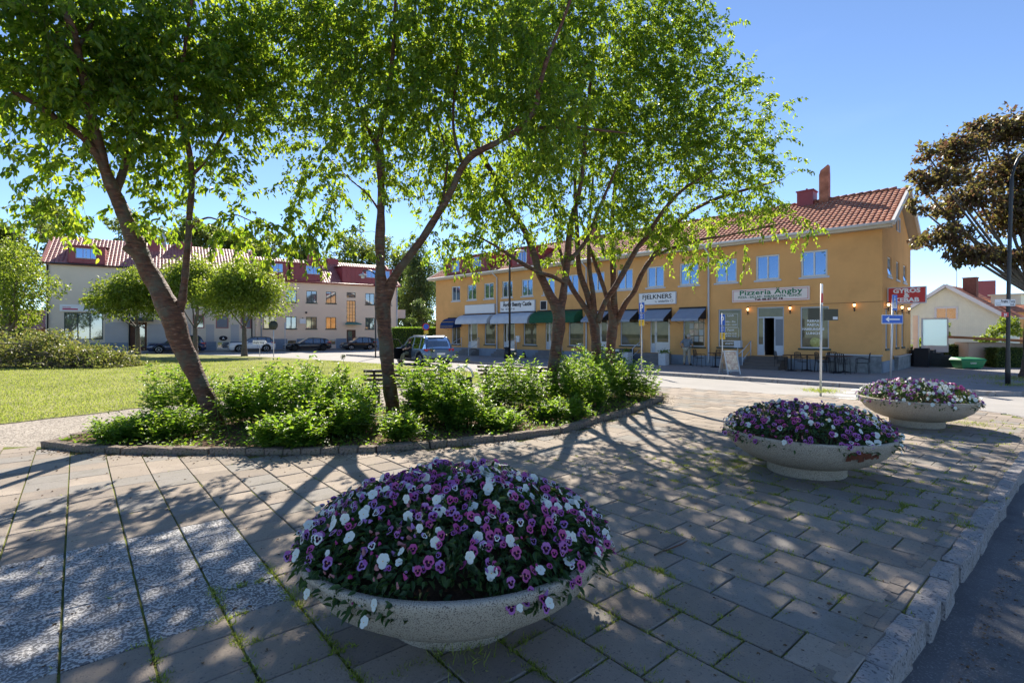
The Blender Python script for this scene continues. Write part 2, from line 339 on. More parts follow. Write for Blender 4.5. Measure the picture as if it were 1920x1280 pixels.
# ------------------------------------------------------------------ foliage meshes (numpy)
def norm(a): return a / np.maximum(np.linalg.norm(a, axis=1, keepdims=True), 1e-9)
def leaf_mesh(name, C, D, Nn, L, W, m, fold=.22, curl=.25, simple=False, tint=None):
    n = len(C); D = norm(D); Nn = Nn - D * np.sum(Nn * D, 1, keepdims=True); Nn = norm(Nn); Sd = np.cross(D, Nn)
    L = np.asarray(L).reshape(-1, 1) * np.ones((n, 1)); W = np.asarray(W).reshape(-1, 1) * np.ones((n, 1))
    def pt(a, s, h): return C + D * L * a + Sd * W * s + Nn * W * h - Nn * L * (a * a) * curl
    if simple:
        V = np.stack([pt(0, 0, 0), pt(.42, -.5, fold), pt(1, 0, 0), pt(.42, .5, fold)], 1); k = 4
        loops = (np.arange(n)[:, None] * 4 + np.array([0, 1, 2, 3])).ravel(); nf = n
    else:
        V = np.stack([pt(0, 0, 0), pt(.28, -.42, fold), pt(.66, -.40, fold), pt(1, 0, 0), pt(.66, .40, fold), pt(.28, .42, fold)], 1); k = 6
        loops = (np.arange(n)[:, None] * 6 + np.array([0, 3, 2, 1, 0, 5, 4, 3])).ravel(); nf = 2 * n
    me = bpy.data.meshes.new(name); me.vertices.add(n * k); me.vertices.foreach_set('co', V.reshape(-1).astype(np.float32))
    me.loops.add(len(loops)); me.loops.foreach_set('vertex_index', loops.astype(np.int32))
    me.polygons.add(nf); me.polygons.foreach_set('loop_start', np.arange(0, nf * 4, 4, dtype=np.int32)); me.polygons.foreach_set('loop_total', np.full(nf, 4, np.int32))
    t = NP.rand(n) if tint is None else tint
    a = me.attributes.new('tint', 'FLOAT', 'POINT'); a.data.foreach_set('value', np.repeat(np.clip(t, 0, 1), k).astype(np.float32))
    me.materials.append(m); me.update(calc_edges=True)
    return me
def tube_mesh(name, polys, m, n=3):
    """polys: list of (pts(k,3), rads(k)) -> one mesh"""
    vs = []; fs = []; base = 0
    ang = np.arange(n) * 2 * math.pi / n; ca, sa = np.cos(ang), np.sin(ang)
    for pts, rad in polys:
        pts = np.asarray(pts); k = len(pts); t = np.gradient(pts, axis=0); t = norm(t)
        ref = np.array([.3, .2, .93]) if abs(t[0][2]) < .8 else np.array([1., 0, 0])
        u = norm(np.cross(t, ref)); w_ = np.cross(t, u)
        ring = pts[:, None, :] + (u[:, None, :] * ca[None, :, None] + w_[:, None, :] * sa[None, :, None]) * np.asarray(rad)[:, None, None]
        vs.append(ring.reshape(-1, 3)); i = np.arange(k - 1)[:, None] * n; j = np.arange(n)[None, :]; j2 = (j + 1) % n
        f = np.stack([i + j, i + j2, i + n + j2, i + n + j], -1).reshape(-1, 4) + base; fs.append(f); base += k * n
    V = np.concatenate(vs); F = np.concatenate(fs)
    me = bpy.data.meshes.new(name); me.vertices.add(len(V)); me.vertices.foreach_set('co', V.reshape(-1).astype(np.float32))
    me.loops.add(F.size); me.loops.foreach_set('vertex_index', F.ravel().astype(np.int32))
    me.polygons.add(len(F)); me.polygons.foreach_set('loop_start', np.arange(0, F.size, 4, dtype=np.int32)); me.polygons.foreach_set('loop_total', np.full(len(F), 4, np.int32))
    me.polygons.foreach_set('use_smooth', np.ones(len(F), bool)); me.materials.append(m); me.update(calc_edges=True)
    return me
def limb_mesh(name, limbs, m, n=14, lump=.10):
    """thick limbs with knobbly bark"""
    mb = MB(); base_seed = rnd.random() * 50
    from mathutils import noise
    for pts in limbs:
        A = catmull(pts, 4); q = [Vector(p[:3]) for p in A]; k = len(q)
        b0 = len(mb.v); mb.tube(q, [p[3] for p in A], n if A[0][3] > .04 else 8, 0)
        for i in range(b0, len(mb.v)):
            v = Vector(mb.v[i]); ring = (i - b0) // (n if A[0][3] > .04 else 8); ring = min(ring, k - 1)
            d = v - q[ring]; s = 1 + lump * (noise.noise(Vector((v.x * 5, v.y * 5, v.z * 4)) + Vector((base_seed, 0, 0))) + .6 * noise.noise(v * 13))
            mb.v[i] = tuple(q[ring] + d * s)
    return mb.mesh(name, m)

# ------------------------------------------------------------------ ground
def sheet(name, poly, z, m, kind='structure', thick=0, side=None):
    """flat piece of ground; falls gently away beyond y = 22"""
    bm = bmesh.new(); vs = [bm.verts.new((x, y, 0)) for x, y in poly]; bm.faces.new(vs)
    if min(p[1] for p in poly) < 22 < max(p[1] for p in poly):
        bmesh.ops.bisect_plane(bm, geom=bm.verts[:] + bm.edges[:] + bm.faces[:], plane_co=(0, 22, 0), plane_no=(0, 1, 0))
    bmesh.ops.recalc_face_normals(bm, faces=bm.faces)
    bm.normal_update()
    if bm.faces[:][0].normal.z < 0: bmesh.ops.reverse_faces(bm, faces=bm.faces)
    if thick:
        r_ = bmesh.ops.extrude_face_region(bm, geom=bm.faces[:])
        for v in [g for g in r_['geom'] if isinstance(g, bmesh.types.BMVert)]: v.co.z -= thick
        bmesh.ops.recalc_face_normals(bm, faces=bm.faces)
    for v in bm.verts: v.co.z += z + gz(v.co.y)
    me = bpy.data.meshes.new(name); bm.to_mesh(me); bm.free(); me.materials.append(m)
    o = mesh_obj(name, me); return tag(o, kind=kind)
def inside(pt, poly):
    x, y = pt; c = False; n = len(poly)
    for i in range(n):
        x1, y1 = poly[i]; x2, y2 = poly[i - 1]
        if (y1 > y) != (y2 > y) and x < (x2 - x1) * (y - y1) / (y2 - y1) + x1: c = not c
    return c

sheet('ground', [(-500, -60), (500, -60), (500, 700), (-500, 700)], -.30, M['field'])
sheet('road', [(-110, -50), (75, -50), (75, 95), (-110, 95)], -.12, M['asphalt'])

island = [(-3.2, -1.7), (.42, 1.36), (3.11, 3.69), (6.7, 6.7), (9.6, 9.2), (10.5, 10.05), (10.95, 11.0), (10.6, 12.1), (9.8, 13.2), (8.6, 14.3), (4.98, 16.8), (3.8, 17.6), (-.22, 21.6),
          (-2.6, 24.9), (-8.26, 30.5), (-15.3, 36.7), (-22, 41), (-29.4, 44.0), (-34, 44.8), (-45, 45.5), (-80, 46), (-80, -1.7)]
gr = sheet('gravel_path', island, -.012, M['gravel'], thick=.14)
# short street between plaza and camera side carries darker worn asphalt
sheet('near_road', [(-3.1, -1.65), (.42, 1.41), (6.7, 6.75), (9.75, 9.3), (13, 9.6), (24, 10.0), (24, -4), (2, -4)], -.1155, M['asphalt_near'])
lawn_poly = [(-10, 10), (-8.9, 12.0), (-7.2, 14.0), (-5, 15.6), (-2.6, 17.0), (-.9, 18.4), (-.35, 20.0), (-.6, 21.4), (-2.9, 24.7), (-8.4, 30.2), (-15.4, 36.3), (-22, 40.6), (-29.4, 43.6), (-34, 44.4), (-45, 45.1), (-79, 45.6), (-79, 8), (-30, 9.2), (-14, 9.6)]
_lp = []
for i in range(len(lawn_poly)):
    a, b = lawn_poly[i], lawn_poly[(i + 1) % len(lawn_poly)]; L = math.dist(a, b); n = max(1, int(L / .35)) if min(a[1], b[1]) < 22 and max(abs(a[0]), abs(b[0])) < 31 else 1
    for k_ in range(n): _lp.append((a[0] + (b[0] - a[0]) * k_ / n + rnd.gauss(0, .05), a[1] + (b[1] - a[1]) * k_ / n + rnd.gauss(0, .05)))
sheet('lawn', _lp, 0.0, M['lawn'])

# bed outline: front then back
bed_front = [(-7.12, 7.93), (-6.45, 7.68), (-5.76, 7.56), (-4.9, 7.50), (-3.80, 7.49), (-2.9, 7.52), (-2.07, 7.62), (-.85, 8.13), (.12, 8.62), (.85, 9.07), (1.40, 9.80), (1.85, 10.4), (2.30, 10.95), (2.75, 11.6), (3.15, 12.3), (3.8, 13.3), (4.15, 14.4)]
bed_back = [(3.9, 15.6), (3.0, 16.2), (1.6, 15.6), (.9, 14.2), (.2, 12.6), (-1.2, 11.6), (-3.0, 11.5), (-4.6, 11.3), (-5.9, 10.6), (-6.7, 9.7), (-7.28, 8.75)]
bed = bed_front + bed_back
sheet('planting_bed', bed, .055, M['bedsoil'])

# --- paving slabs
O = np.array([-1.43, 3.53]); K = np.array([.762, .648]); Cc = np.array([-.648, .762])
def pc(c, k): q = O + Cc * c + K * k; return (float(q[0]), float(q[1]))
pave_poly = [(-40, -1.6), (-3.2, -1.6), (.42, 1.36), (3.11, 3.69), (6.7, 6.7), (9.6, 9.2), (10.45, 10.05), (10.8, 11.0), (10.45, 12.0), (9.6, 13.0), (8.4, 14.1), (4.9, 16.55), (4.4, 16.5), (4.3, 14.5), (3.95, 13.3), (3.3, 12.3)] + \
            [(x + .1, y - .1) for x, y in reversed(bed_front[:-3])] + [(-7.35, 8.0), (-12, 7.7), (-40, 7.6)]
sheet('paving_bed', pave_poly, .009, M['joint'])
def shape_slab(w_, l_, h=.022, bev=.006, name='slab', m=None, tilt=0):
    a, b = w_ / 2, l_ / 2; q = bev; vs = []
    for s, z in ((0, -.01), (0, h - q), (q, h)):
        for dx, dy in ((-1, -1), (1, -1), (1, 1), (-1, 1)): vs.append((dx * (a - s), dy * (b - s), z + tilt * dx))
    fs = [(8, 9, 10, 11)] + [(i * 4 + j, i * 4 + (j + 1) % 4, (i + 1) * 4 + (j + 1) % 4, (i + 1) * 4 + j) for i in range(2) for j in range(4)]
    me = bpy.data.meshes.new(name); me.from_pydata(vs, [], fs); me.materials.append(m); me.update(); return me
def clip_poly(poly, nx, ny, d):
    out = []
    for i in range(len(poly)):
        a, b = poly[i - 1], poly[i]; da = a[0] * nx + a[1] * ny - d; db = b[0] * nx + b[1] * ny - d
        if (da <= 0) != (db <= 0):
            t = da / (da - db); out.append((a[0] + (b[0] - a[0]) * t, a[1] + (b[1] - a[1]) * t))
        if db <= 0: out.append(b)
    return out
paving = bpy.data.objects.new('paving', None); COL.objects.link(paving); tag(paving, kind='structure')
ang = math.atan2(K[1], K[0])
slabs = []     # (dist, x, y, kind, wc(c-size), wk(k-size))
KERB_C = -2.735
def consider(c, k, sc, sk, kind):
    x, y = pc(c, k)
    if y < 1.6 or abs(x) > y * 1.12 + .8 or x < -13: return
    cs = [pc(c + dc * sc / 2, k + dk * sk / 2) for dc, dk in ((-1, -1), (1, -1), (1, 1), (-1, 1))]
    c0 = max(c - sc / 2, KERB_C); c1 = c + sc / 2
    if c1 - c0 < .035 or not inside(pc((c0 + c1) / 2, k), pave_poly): return
    cm = (c0 + c1) / 2; x, y = pc(cm, k)
    slabs.append((math.hypot(x, y), x, y, kind, round(c1 - c0, 3), sk))
LC, WK = .405, .36
for i in range(0, 46):                       # running bond, to the right of the first planter
    k = .30 + WK * (i + .5)
    for j in range(-9, 30): consider(-2.43 + LC * (j + (.5 if i % 2 else 0)) + .2, k, LC - .012, WK - .013, 'slab')
for i in range(1, 34):                       # square bond on the left
    k = .30 - .392 * (i - .5)
    for j in range(-9, 26):
        c = .385 * (j + .5) - .04
        white = 0 < c < 2.05 and k < -.1
        consider(c + (.19 if c < -.1 and i % 2 else 0), k, .385 - .007, .392 - .013, 'white' if white else 'slab')
slabs.sort()
cache = {}
M['slab3'] = mat('slab_concrete_pale', (.36, .305, .25), .9, .12, 2.4, .35, 90, .2, speck=(60, .6, .72, (.17, .15, .14)), grime=(1.0, .5, .75, (.22, .19, .17)))
M['slab4'] = mat('slab_concrete_grey', (.285, .265, .24), .9, .2, 1.6, .35, 90, .2, speck=(60, .6, .72, (.15, .14, .13)), grime=(1.6, .45, .7, (.18, .165, .14)))
VAR = {'slab': [M['slab'], M['slab2'], M['slab'], M['slab3'], M['slab4']], 'white': [M['terrazzo']]}
rest = {'slab': MB(), 'white': MB()}
for n_, (d, x, y, kind, sc, sk) in enumerate(slabs):
    rot = rnd.uniform(-.006, .006)
    if n_ < 300:
        v = rnd.randrange(len(VAR[kind])); key = (kind, v, sc, sk, rnd.randrange(2))
        if key not in cache: cache[key] = shape_slab(sk, sc, name='slab', m=VAR[kind][v], tilt=rnd.choice((-.0015, .0015)))
        o = mesh_obj('speckled_slab' if kind == 'white' else 'slab', cache[key], paving, (x, y, rnd.uniform(-.004, .004)), ang + rot)
    else:
        ca, sa = math.cos(ang), math.sin(ang); z = rnd.uniform(.017, .023)
        q = [(x + ca * dx * sk / 2 - sa * dy * sc / 2, y + sa * dx * sk / 2 + ca * dy * sc / 2) for dx, dy in ((-1, -1), (1, -1), (1, 1), (-1, 1))]
        vs = [(a, b, -.01) for a, b in q] + [(a, b, z) for a, b in q]
        rest[kind].add(vs, [(4, 5, 6, 7), (0, 1, 5, 4), (1, 2, 6, 5), (2, 3, 7, 6), (3, 0, 4, 7)], rnd.randrange(4) if kind == 'slab' else 0)
if rest['slab'].v: tag(rest['slab'].build('far_slabs', [M['slab'], M['slab2'], M['slab3'], M['slab4']], paving), kind='stuff')
if rest['white'].v: tag(rest['white'].build('far_speckled_slabs', [M['terrazzo']], paving), kind='stuff')

# --- kerb of rough granite along the near street
def rough_block(lx, ly, z0, z1, seed, round_=.02, jit=.012):
    r_ = random.Random(seed); bm = bmesh.new(); bmesh.ops.create_cube(bm, size=1)
    bmesh.ops.bevel(bm, geom=bm.edges[:], offset=.07, segments=1, affect='EDGES')
    for v in bm.verts:
        v.co.x = v.co.x * lx + r_.uniform(-jit, jit); v.co.y = v.co.y * ly + r_.uniform(-jit, jit)
        v.co.z = (v.co.z + .5) * (z1 - z0) + z0 + r_.uniform(-jit, jit) * .6
    me = bpy.data.meshes.new('kerb_stone'); bm.to_mesh(me); bm.free(); return me
kerb = bpy.data.objects.new('kerb', None); COL.objects.link(kerb); tag(kerb, kind='structure')
kms = []
for i in range(9):
    me = rough_block(.345 + .012 * (i % 4), .13 + .008 * (i % 3), -.16, .032, i, jit=.007); me.materials.append(M['granite']); kms.append(me)
def walk(poly, step):
    out = []; acc = 0
    for a, b in zip(poly[:-1], poly[1:]):
        L = math.dist(a, b); t = acc
        while t < L: out.append((a[0] + (b[0] - a[0]) * t / L, a[1] + (b[1] - a[1]) * t / L, math.atan2(b[1] - a[1], b[0] - a[0]))); t += step
        acc = t - L
    return out
kl = [(.42 - .035, 1.36 + .032), (6.665, 6.745), (9.56, 9.23), (10.44, 10.07), (10.8, 11.0), (10.45, 12.0), (9.6, 13.05), (8.5, 14.15), (4.95, 16.65), (3.75, 17.5)]
kp = walk(kl, .375)
for i, (x, y, a) in enumerate(kp):
    o = mesh_obj('kerb_stone', kms[rnd.randrange(9)], kerb, (x + rnd.uniform(-.012, .012), y + rnd.uniform(-.012, .012), rnd.uniform(-.012, .008) - (.02 if y > 12 else 0)), a + rnd.uniform(-.06, .06) + (math.pi if rnd.random() < .5 else 0))
# small setts between slabs and kerb
setts = MB()
for i, (x, y, a) in enumerate(walk([(.42 - .165, 1.36 + .135), (6.535, 6.875), (9.41, 9.36)], .15)):
    M3 = Matrix.Rotation(a + rnd.uniform(-.1, .1), 3, 'Z'); setts.obox((x, y, .010 + rnd.uniform(-.004, .004)), (.135, .085, .03), M3)
tag(setts.build('setts', M['slab2'], paving), kind='stuff')

# --- stone edging round the planting bed
edge = thing('stone_edging', 'low row of rough brown edging stones round the planting bed', 'edging', (0, 0, 0))
ems = []
for i in range(8):
    me = rough_block(.245 + .02 * (i % 3), .15, -.02, .105 + .006 * (i % 3), 50 + i, jit=.009); me.materials.append(M['edging']); ems.append(me)
for x, y, a in walk(bed_front + [(3.9, 15.6), (3.0, 16.2)], .265) + walk(bed_back[-4:] + [bed_front[0]], .265):
    mesh_obj('stone', ems[rnd.randrange(8)], edge, (x, y, rnd.uniform(-.008, .008)), a + rnd.uniform(-.05, .05))

# --- sidewalks
fa = np.array([.706, -.708]); fn = np.array([-.708, -.706]); CR = np.array([16.2, 22.4])
def ow(x, v=0): q = CR + fa * x + fn * v; return (float(q[0]), float(q[1]))       # orange facade coordinates
sheet('sidewalk', [ow(-36, 6.5), ow(.6, 6.5), (13.3, 15.9), (14.3, 15.5), (26, 15.2), (60, 14.6), (60, 60), (8, 60), ow(-36, -4)], 0.0, M['sidewalk'], thick=.125)
sheet('far_sidewalk', [(-70, 26.9), (-12.6, 64.6), (-10.8, 70), (-30, 90), (-90, 60)], .02, M['sidewalk'], thick=.16)
far_kerb = bpy.data.objects.new('sidewalk_kerb', None); COL.objects.link(far_kerb); tag(far_kerb, kind='structure')
kb = MB(); kb.box(-.49, .49, -.09, .09, -.14, .012); kme = kb.mesh('kerb_stone', M['granite'])
for x, y, a in walk([ow(-36, 6.58), ow(.6, 6.58), (13.3, 15.84), (14.3, 15.42), (26, 15.12)], 1.0):
    mesh_obj('kerb_stone', kme, far_kerb, (x + .35 * math.cos(a), y + .35 * math.sin(a), gz(y) + .004), a)
# --- zebra crossing
zeb = bpy.data.objects.new('zebra_crossing', None); COL.objects.link(zeb); tag(zeb, kind='structure')
for i in range(5):
    v = 7.05 + i * 1.0; x0 = .35
    q = [ow(x0, v), ow(x0 + 3.2, v), ow(x0 + 3.2, v + .5), ow(x0, v + .5)]
    mb = MB(); mb.prism(q, -.118, -.112); mb.build('stripe', M['stripe'], zeb)

# ------------------------------------------------------------------ walls with openings
def wall_panel(f3, x0, x1, z0, z1, ops, reveal, mb, mi=0, mr=None):
    """f3(u, d, z): u along wall, d depth inwards. ops: (u0,u1,z0,z1)"""
    us = sorted({x0, x1, *[o[0] for o in ops], *[o[1] for o in ops]}); zs = sorted({z0, z1, *[o[2] for o in ops], *[o[3] for o in ops]})
    for a, b in zip(us[:-1], us[1:]):
        for c, d in zip(zs[:-1], zs[1:]):
            um, zm = (a + b) / 2, (c + d) / 2
            if any(o[0] < um < o[1] and o[2] < zm < o[3] for o in ops): continue
            mb.quad(f3(a, 0, c), f3(b, 0, c), f3(b, 0, d), f3(a, 0, d), mi)
    for a, b, c, d in ops:
        r_ = mi if mr is None else mr
        mb.quad(f3(a, 0, c), f3(a, 0, d), f3(a, reveal, d), f3(a, reveal, c), r_); mb.quad(f3(b, 0, c), f3(b, reveal, c), f3(b, reveal, d), f3(b, 0, d), r_)
        mb.quad(f3(a, 0, d), f3(b, 0, d), f3(b, reveal, d), f3(a, reveal, d), r_); mb.quad(f3(a, 0, c), f3(a, reveal, c), f3(b, reveal, c), f3(b, 0, c), r_)

def window(parent, Mx, w_, h, frame, glass, nx=2, nz=1, fw=.07, depth=.07, sill=None, name='window', rail=.045, trim=None, sillproud=.06):
    """window in its own plane: u right, v inwards, z up; Mx places its lower left corner in the parent"""
    def bx(mb, x0, x1, y0, y1, z0, z1):
        b0 = len(mb.v); mb.box(x0, x1, y0, y1, z0, z1)
        for i in range(b0, len(mb.v)): mb.v[i] = tuple(Mx @ Vector(mb.v[i]))
    mb = MB()
    bx(mb, 0, w_, 0, depth, 0, fw); bx(mb, 0, w_, 0, depth, h - fw, h); bx(mb, 0, fw, .001, depth, fw, h - fw); bx(mb, w_ - fw, w_, .001, depth, fw, h - fw)
    cw = (w_ - 2 * fw) / nx
    for i in range(1, nx): bx(mb, fw + i * cw - rail / 2, fw + i * cw + rail / 2, -.004, depth, fw, h - fw)
    ch = (h - 2 * fw) / nz
    for i in range(1, nz): bx(mb, fw, w_ - fw, .004, depth, fw + i * ch - rail * .4, fw + i * ch + rail * .4)
    fr = mb.build(name, frame, parent)
    for i in range(nx):
        for j in range(nz):
            g = MB(); x0 = fw + i * cw + .005; z0 = fw + j * ch + .005
            bx(g, x0, x0 + cw - .01, depth * .55, depth * .55 + .012, z0, z0 + ch - .01); g.build('pane', glass, fr)
    if trim:
        t = MB(); q = .07
        bx(t, -q, w_ + q, -.03, 0.0, h, h + q); bx(t, -q, 0, -.03, 0.0, 0, h); bx(t, w_, w_ + q, -.03, 0.0, 0, h); t.build('frame_trim', trim, fr)
    if sill:
        t = MB(); bx(t, -.09, w_ + .09, -sillproud - .03, .02, -.09, -.004); t.build('sill', sill, fr)
    return fr
def T(x, y, z, rz=0): return Matrix.Translation((x, y, z)) @ Matrix.Rotation(rz, 4, 'Z')

def text_obj(s, size, m, parent, Mx, sx=1.0, bold=0.0, ext=.004, align='LEFT', name='lettering', shear=0, spacing=1.0):
    cu = bpy.data.curves.new('t', 'FONT'); cu.body = s; cu.size = size; cu.extrude = ext; cu.offset = bold; cu.align_x = align; cu.resolution_u = 2; cu.shear = shear; cu.space_character = spacing
    o = bpy.data.objects.new('t', cu); COL.objects.link(o)
    me = bpy.data.meshes.new_from_object(o); bpy.data.objects.remove(o); bpy.data.curves.remove(cu)
    X = Mx @ Matrix.Rotation(R(90), 4, 'X') @ Matrix.Diagonal((sx, 1, 1, 1))
    me.transform(X); me.materials.clear(); me.materials.append(m); me.name = name
    return mesh_obj(name, me, parent)

def tile_roof(parent, f3, u0, u1, s0, s1, m, tw=.235, cl=.35, amp=.028, name='roof_tiles', k=4, skip=None):
    """f3(u, s, h): u along eave, s up the slope, h normal offset"""
    nu = int(round((u1 - u0) / tw)) * k; us = np.linspace(u0, u1, nu + 1); nc = int(round((s1 - s0) / cl)); V = []; F = []
    ph = (np.arange(nu + 1) % k) / k; wv = amp * (np.sin(ph * 2 * math.pi) * .9 + .35 * np.cos(ph * 4 * math.pi))
    for c in range(nc):
        a = s0 + (s1 - s0) * c / nc; b = s0 + (s1 - s0) * (c + 1) / nc + .02
        base = len(V)
        for i, u in enumerate(us): V.append(f3(u, a, wv[i] + .005))
        for i, u in enumerate(us): V.append(f3(u, a, wv[i] + .045))
        for i, u in enumerate(us): V.append(f3(u, b, wv[i] + .012))
        n = nu + 1
        for i in range(nu):
            if skip and skip((us[i] + us[i + 1]) / 2, (a + b) / 2): continue
            F.append((base + i, base + i + 1, base + n + i + 1, base + n + i)); F.append((base + n + i, base + n + i + 1, base + 2 * n + i + 1, base + 2 * n + i))
    me = bpy.data.meshes.new(name); me.from_pydata(V, [], F); me.materials.append(m); me.update()
    return tag(mesh_obj(name, me, parent), kind='stuff')

# ------------------------------------------------------------------ orange building
OA = math.atan2(fa[1], fa[0])
OB = thing('orange_building', 'long ochre plastered two-storey building with shops and a red tiled roof', 'building', (CR[0], CR[1], 0), OA)
OL = 32.5; OD = 7.8
up_c = [-2.66 - 2.079 * i for i in range(14)]
WH = (4.42, 5.66)
upper = [(c - .56, c + .56, WH[0], WH[1]) for c in up_c]
shops = [(-3.25, -2.04, 1.02, 3.0), (-7.24, -6.02, 1.0, 3.0), (-9.25, -8.0, .98, 2.95), (-13.4, -12.0, .96, 2.95), (-17.5, -16.25, .86, 2.85), (-21.75, -20.45, .84, 2.85), (-26.05, -24.8, .8, 2.85), (-30.25, -29.1, .75, 2.7)]
doors = [(-5.25, -3.98, .62, 3.05), (-11.33, -10.05, .58, 2.95), (-15.25, -14.3, .56, 2.9), (-19.6, -18.3, .56, 2.9), (-23.9, -22.65, .5, 2.85), (-28.1, -26.9, .45, 2.85)]
mb = MB(); f3 = lambda u, d, z: (u, d, z)
wall_panel(f3, -OL, 0, .5, 6.45, upper + shops + [(a, b, c, d) for a, b, c, d in doors if c >= .5] + [(a, b, .5, d) for a, b, c, d in doors if c < .5], .16, mb)
gops_up = [(1.2, 2.2, 4.35, 5.25), (3.4, 4.3, 4.35, 5.25), (5.45, 6.4, 4.35, 5.25)]; gops_lo = [(.75, 1.4, 1.05, 2.85), (3.3, 4.0, 1.05, 2.85), (4.95, 5.7, 1.05, 2.85)]
g3 = lambda u, d, z: (-d, u, z)
wall_panel(g3, 0, OD, .5, 6.45, gops_up + gops_lo, .16, mb)
RZ = 8.73   # underside of ridge
def gable(mb, x, ops=()):
    mb.add([(x, 0, 6.45), (x, OD, 6.45), (x, OD / 2, RZ - .12)], [(0, 1, 2)], 0)
gable(mb, 0); gable(mb, -OL)
mb.quad((-OL, OD, .5), (-OL, 0, .5), (-OL, 0, 6.45), (-OL, OD, 6.45)); mb.quad((0, OD, .5), (-OL, OD, .5), (-OL, OD, 6.45), (0, OD, 6.45))
mb.build('wall', M['orange'], OB)
def boxes(name, m, parent, bl):
    for q in bl: mb = MB(); mb.box(*q); mb.build(name, m, parent)
prev = -OL - .03; bl = []
for a, b, c, d in sorted(doors): bl.append((prev, a - .02, -.05, .1, -.3, .5)); prev = b + .02
boxes('plinth', M['plinth'], OB, bl + [(prev, .05, -.05, .1, -.3, .5), (-.1, .05, .1, OD, -.3, .5), (-OL - .03, -OL + .1, .1, OD, -.3, .5)])
boxes('stone_base', M['plinthstone'], OB, [(-2.02, -.02, -.24, -.055, -.3, .74), (.055, .2, 2.6, 6.2, -.3, .62)])
boxes('base_flashing', M['zinc'], OB, [(-2.1, .03, -.29, -.052, .742, .79), (.052, .24, 2.5, 6.3, .622, .66)])
for c in up_c:
    i = up_c.index(c)
    window(OB, T(c - .56, .05, WH[0]), 1.12, WH[1] - WH[0], M['trim'], M['glass'], sill=M['trimgrey'], trim=M['trimgrey'], fw=.08, rail=.06)
for u0, u1, z0, z1 in shops:
    window(OB, T(u0, .06, z0), u1 - u0, z1 - z0, M['trimgrey'], M['glasslow'], nx=1 if u0 > -29 else 2, nz=1, sill=M['darkgreen'], fw=.055)
RG = Matrix.Rotation(R(90), 4, 'Z')
for n_, (u0, u1, z0, z1) in enumerate(gops_up):
    window(OB, Matrix.Translation((-.05, u0, z0)) @ RG, u1 - u0, z1 - z0, M['trim'], M['glass'], sill=M['trimgrey'], fw=.06)
    if n_ != 1:   # casement standing ajar
        window(OB, Matrix.Translation((.03, u0 + .05, z0 + .03)) @ RG @ Matrix.Rotation(R(-11), 4, 'X'), u1 - u0 - .1, z1 - z0 - .06, M['trim'], M['glass'], name='open_casement', fw=.06, depth=.035, nx=1)
for u0, u1, z0, z1 in gops_lo: window(OB, Matrix.Translation((-.05, u0, z0)) @ RG, u1 - u0, z1 - z0, M['trimgrey'], M['glasslow'], nx=2, sill=M['darkgreen'], fw=.06)
window(OB, Matrix.Translation((.012, 3.45, 6.72)) @ RG, .8, .62, M['trimgrey'], M['glassdim'], nx=2, fw=.05, depth=.03, trim=M['trimgrey'])
# doors
def shop_door(n_, u0, u1, z0, z1, open_=False):
    w_ = u1 - u0; zt = z1 - .52 if n_ == 0 else z1
    mb = MB(); y0, y1 = .06, .13; fw = .06
    mb.box(u0, u1, y0, y1, z1 - fw, z1); mb.box(u0, u0 + fw, y0, y1, z0, z1 - fw); mb.box(u1 - fw, u1, y0, y1, z0, z1 - fw)
    side = u0 + .28
    mb.box(side, side + .05, y0, y1, z0, zt - .03)
    if n_ == 0: mb.box(u0 + fw, u1 - fw, y0, y1, zt - .03, zt + .03)
    d = mb.build('door', M['trimgrey'] if n_ == 0 else M['trim'], OB)
    g = MB(); g.box(u0 + fw, side, .09, .10, z0 + .55, zt - .03); g.build('side_pane', M['glasslow'], d)
    g = MB(); g.box(u0 + fw, side, .08, .11, z0, z0 + .55); g.build('side_panel', M['trimgrey'], d)
    if n_ == 0:
        g = MB(); g.box(u0 + fw, u1 - fw, .09, .10, zt + .03, z1 - fw); g.build('top_pane', M['glasslow'], d)
        g = MB(); g.box(side + .05, side + .52, 1.2, 1.21, z0, zt); g.box(side + .05, side + .07, .15, 1.2, z0, zt); g.box(side + .5, side + .52, .15, 1.2, z0, zt); g.box(side + .05, side + .52, .15, 1.2, z0, z0 + .02); g.box(side + .05, side + .52, .15, 1.2, zt - .02, zt); g.build('dark_hallway', M['interior'], d)
        g = MB(); g.box(side + .53, side + .58, .05, .12, z0, zt - .03); g.box(side + .58, u1 - fw, .07, .11, z0, z0 + .5); g.box(side + .58, u1 - fw, .07, .11, zt - .1, zt - .03); g.build('door_leaf', M['trimgrey'], d)
        g = MB(); g.box(side + .58, u1 - fw, .085, .095, z0 + .5, zt - .1); g.build('pane', M['blind'], d)
        g = MB(); g.tube([(side + .555, .02, z0 + .95), (side + .555, .02, z0 + 1.25)], .012, 6); g.build('handle', M['steel'], d)
    else:
        g = MB(); g.box(side + .055, u1 - fw - .004, .075, .12, z0, z0 + .62); g.box(side + .055, side + .13, .075, .12, z0 + .62, z1 - fw - .004); g.box(u1 - fw - .08, u1 - fw - .004, .075, .12, z0 + .62, z1 - fw - .004); g.box(side + .13, u1 - fw - .08, .075, .12, z1 - fw - .1, z1 - fw - .004); g.build('door_leaf', M['trim'], d)
        g = MB(); g.box(side + .13, u1 - fw - .08, .09, .1, z0 + .62, z1 - fw - .1); g.build('pane', M['glasslow'], d)
        g = MB(); g.tube([(side + .10, .05, z0 + .95), (side + .10, .05, z0 + 1.15)], .012, 6); g.build('handle', M['steel'], d)
for n_, q in enumerate(doors): shop_door(n_, *q)
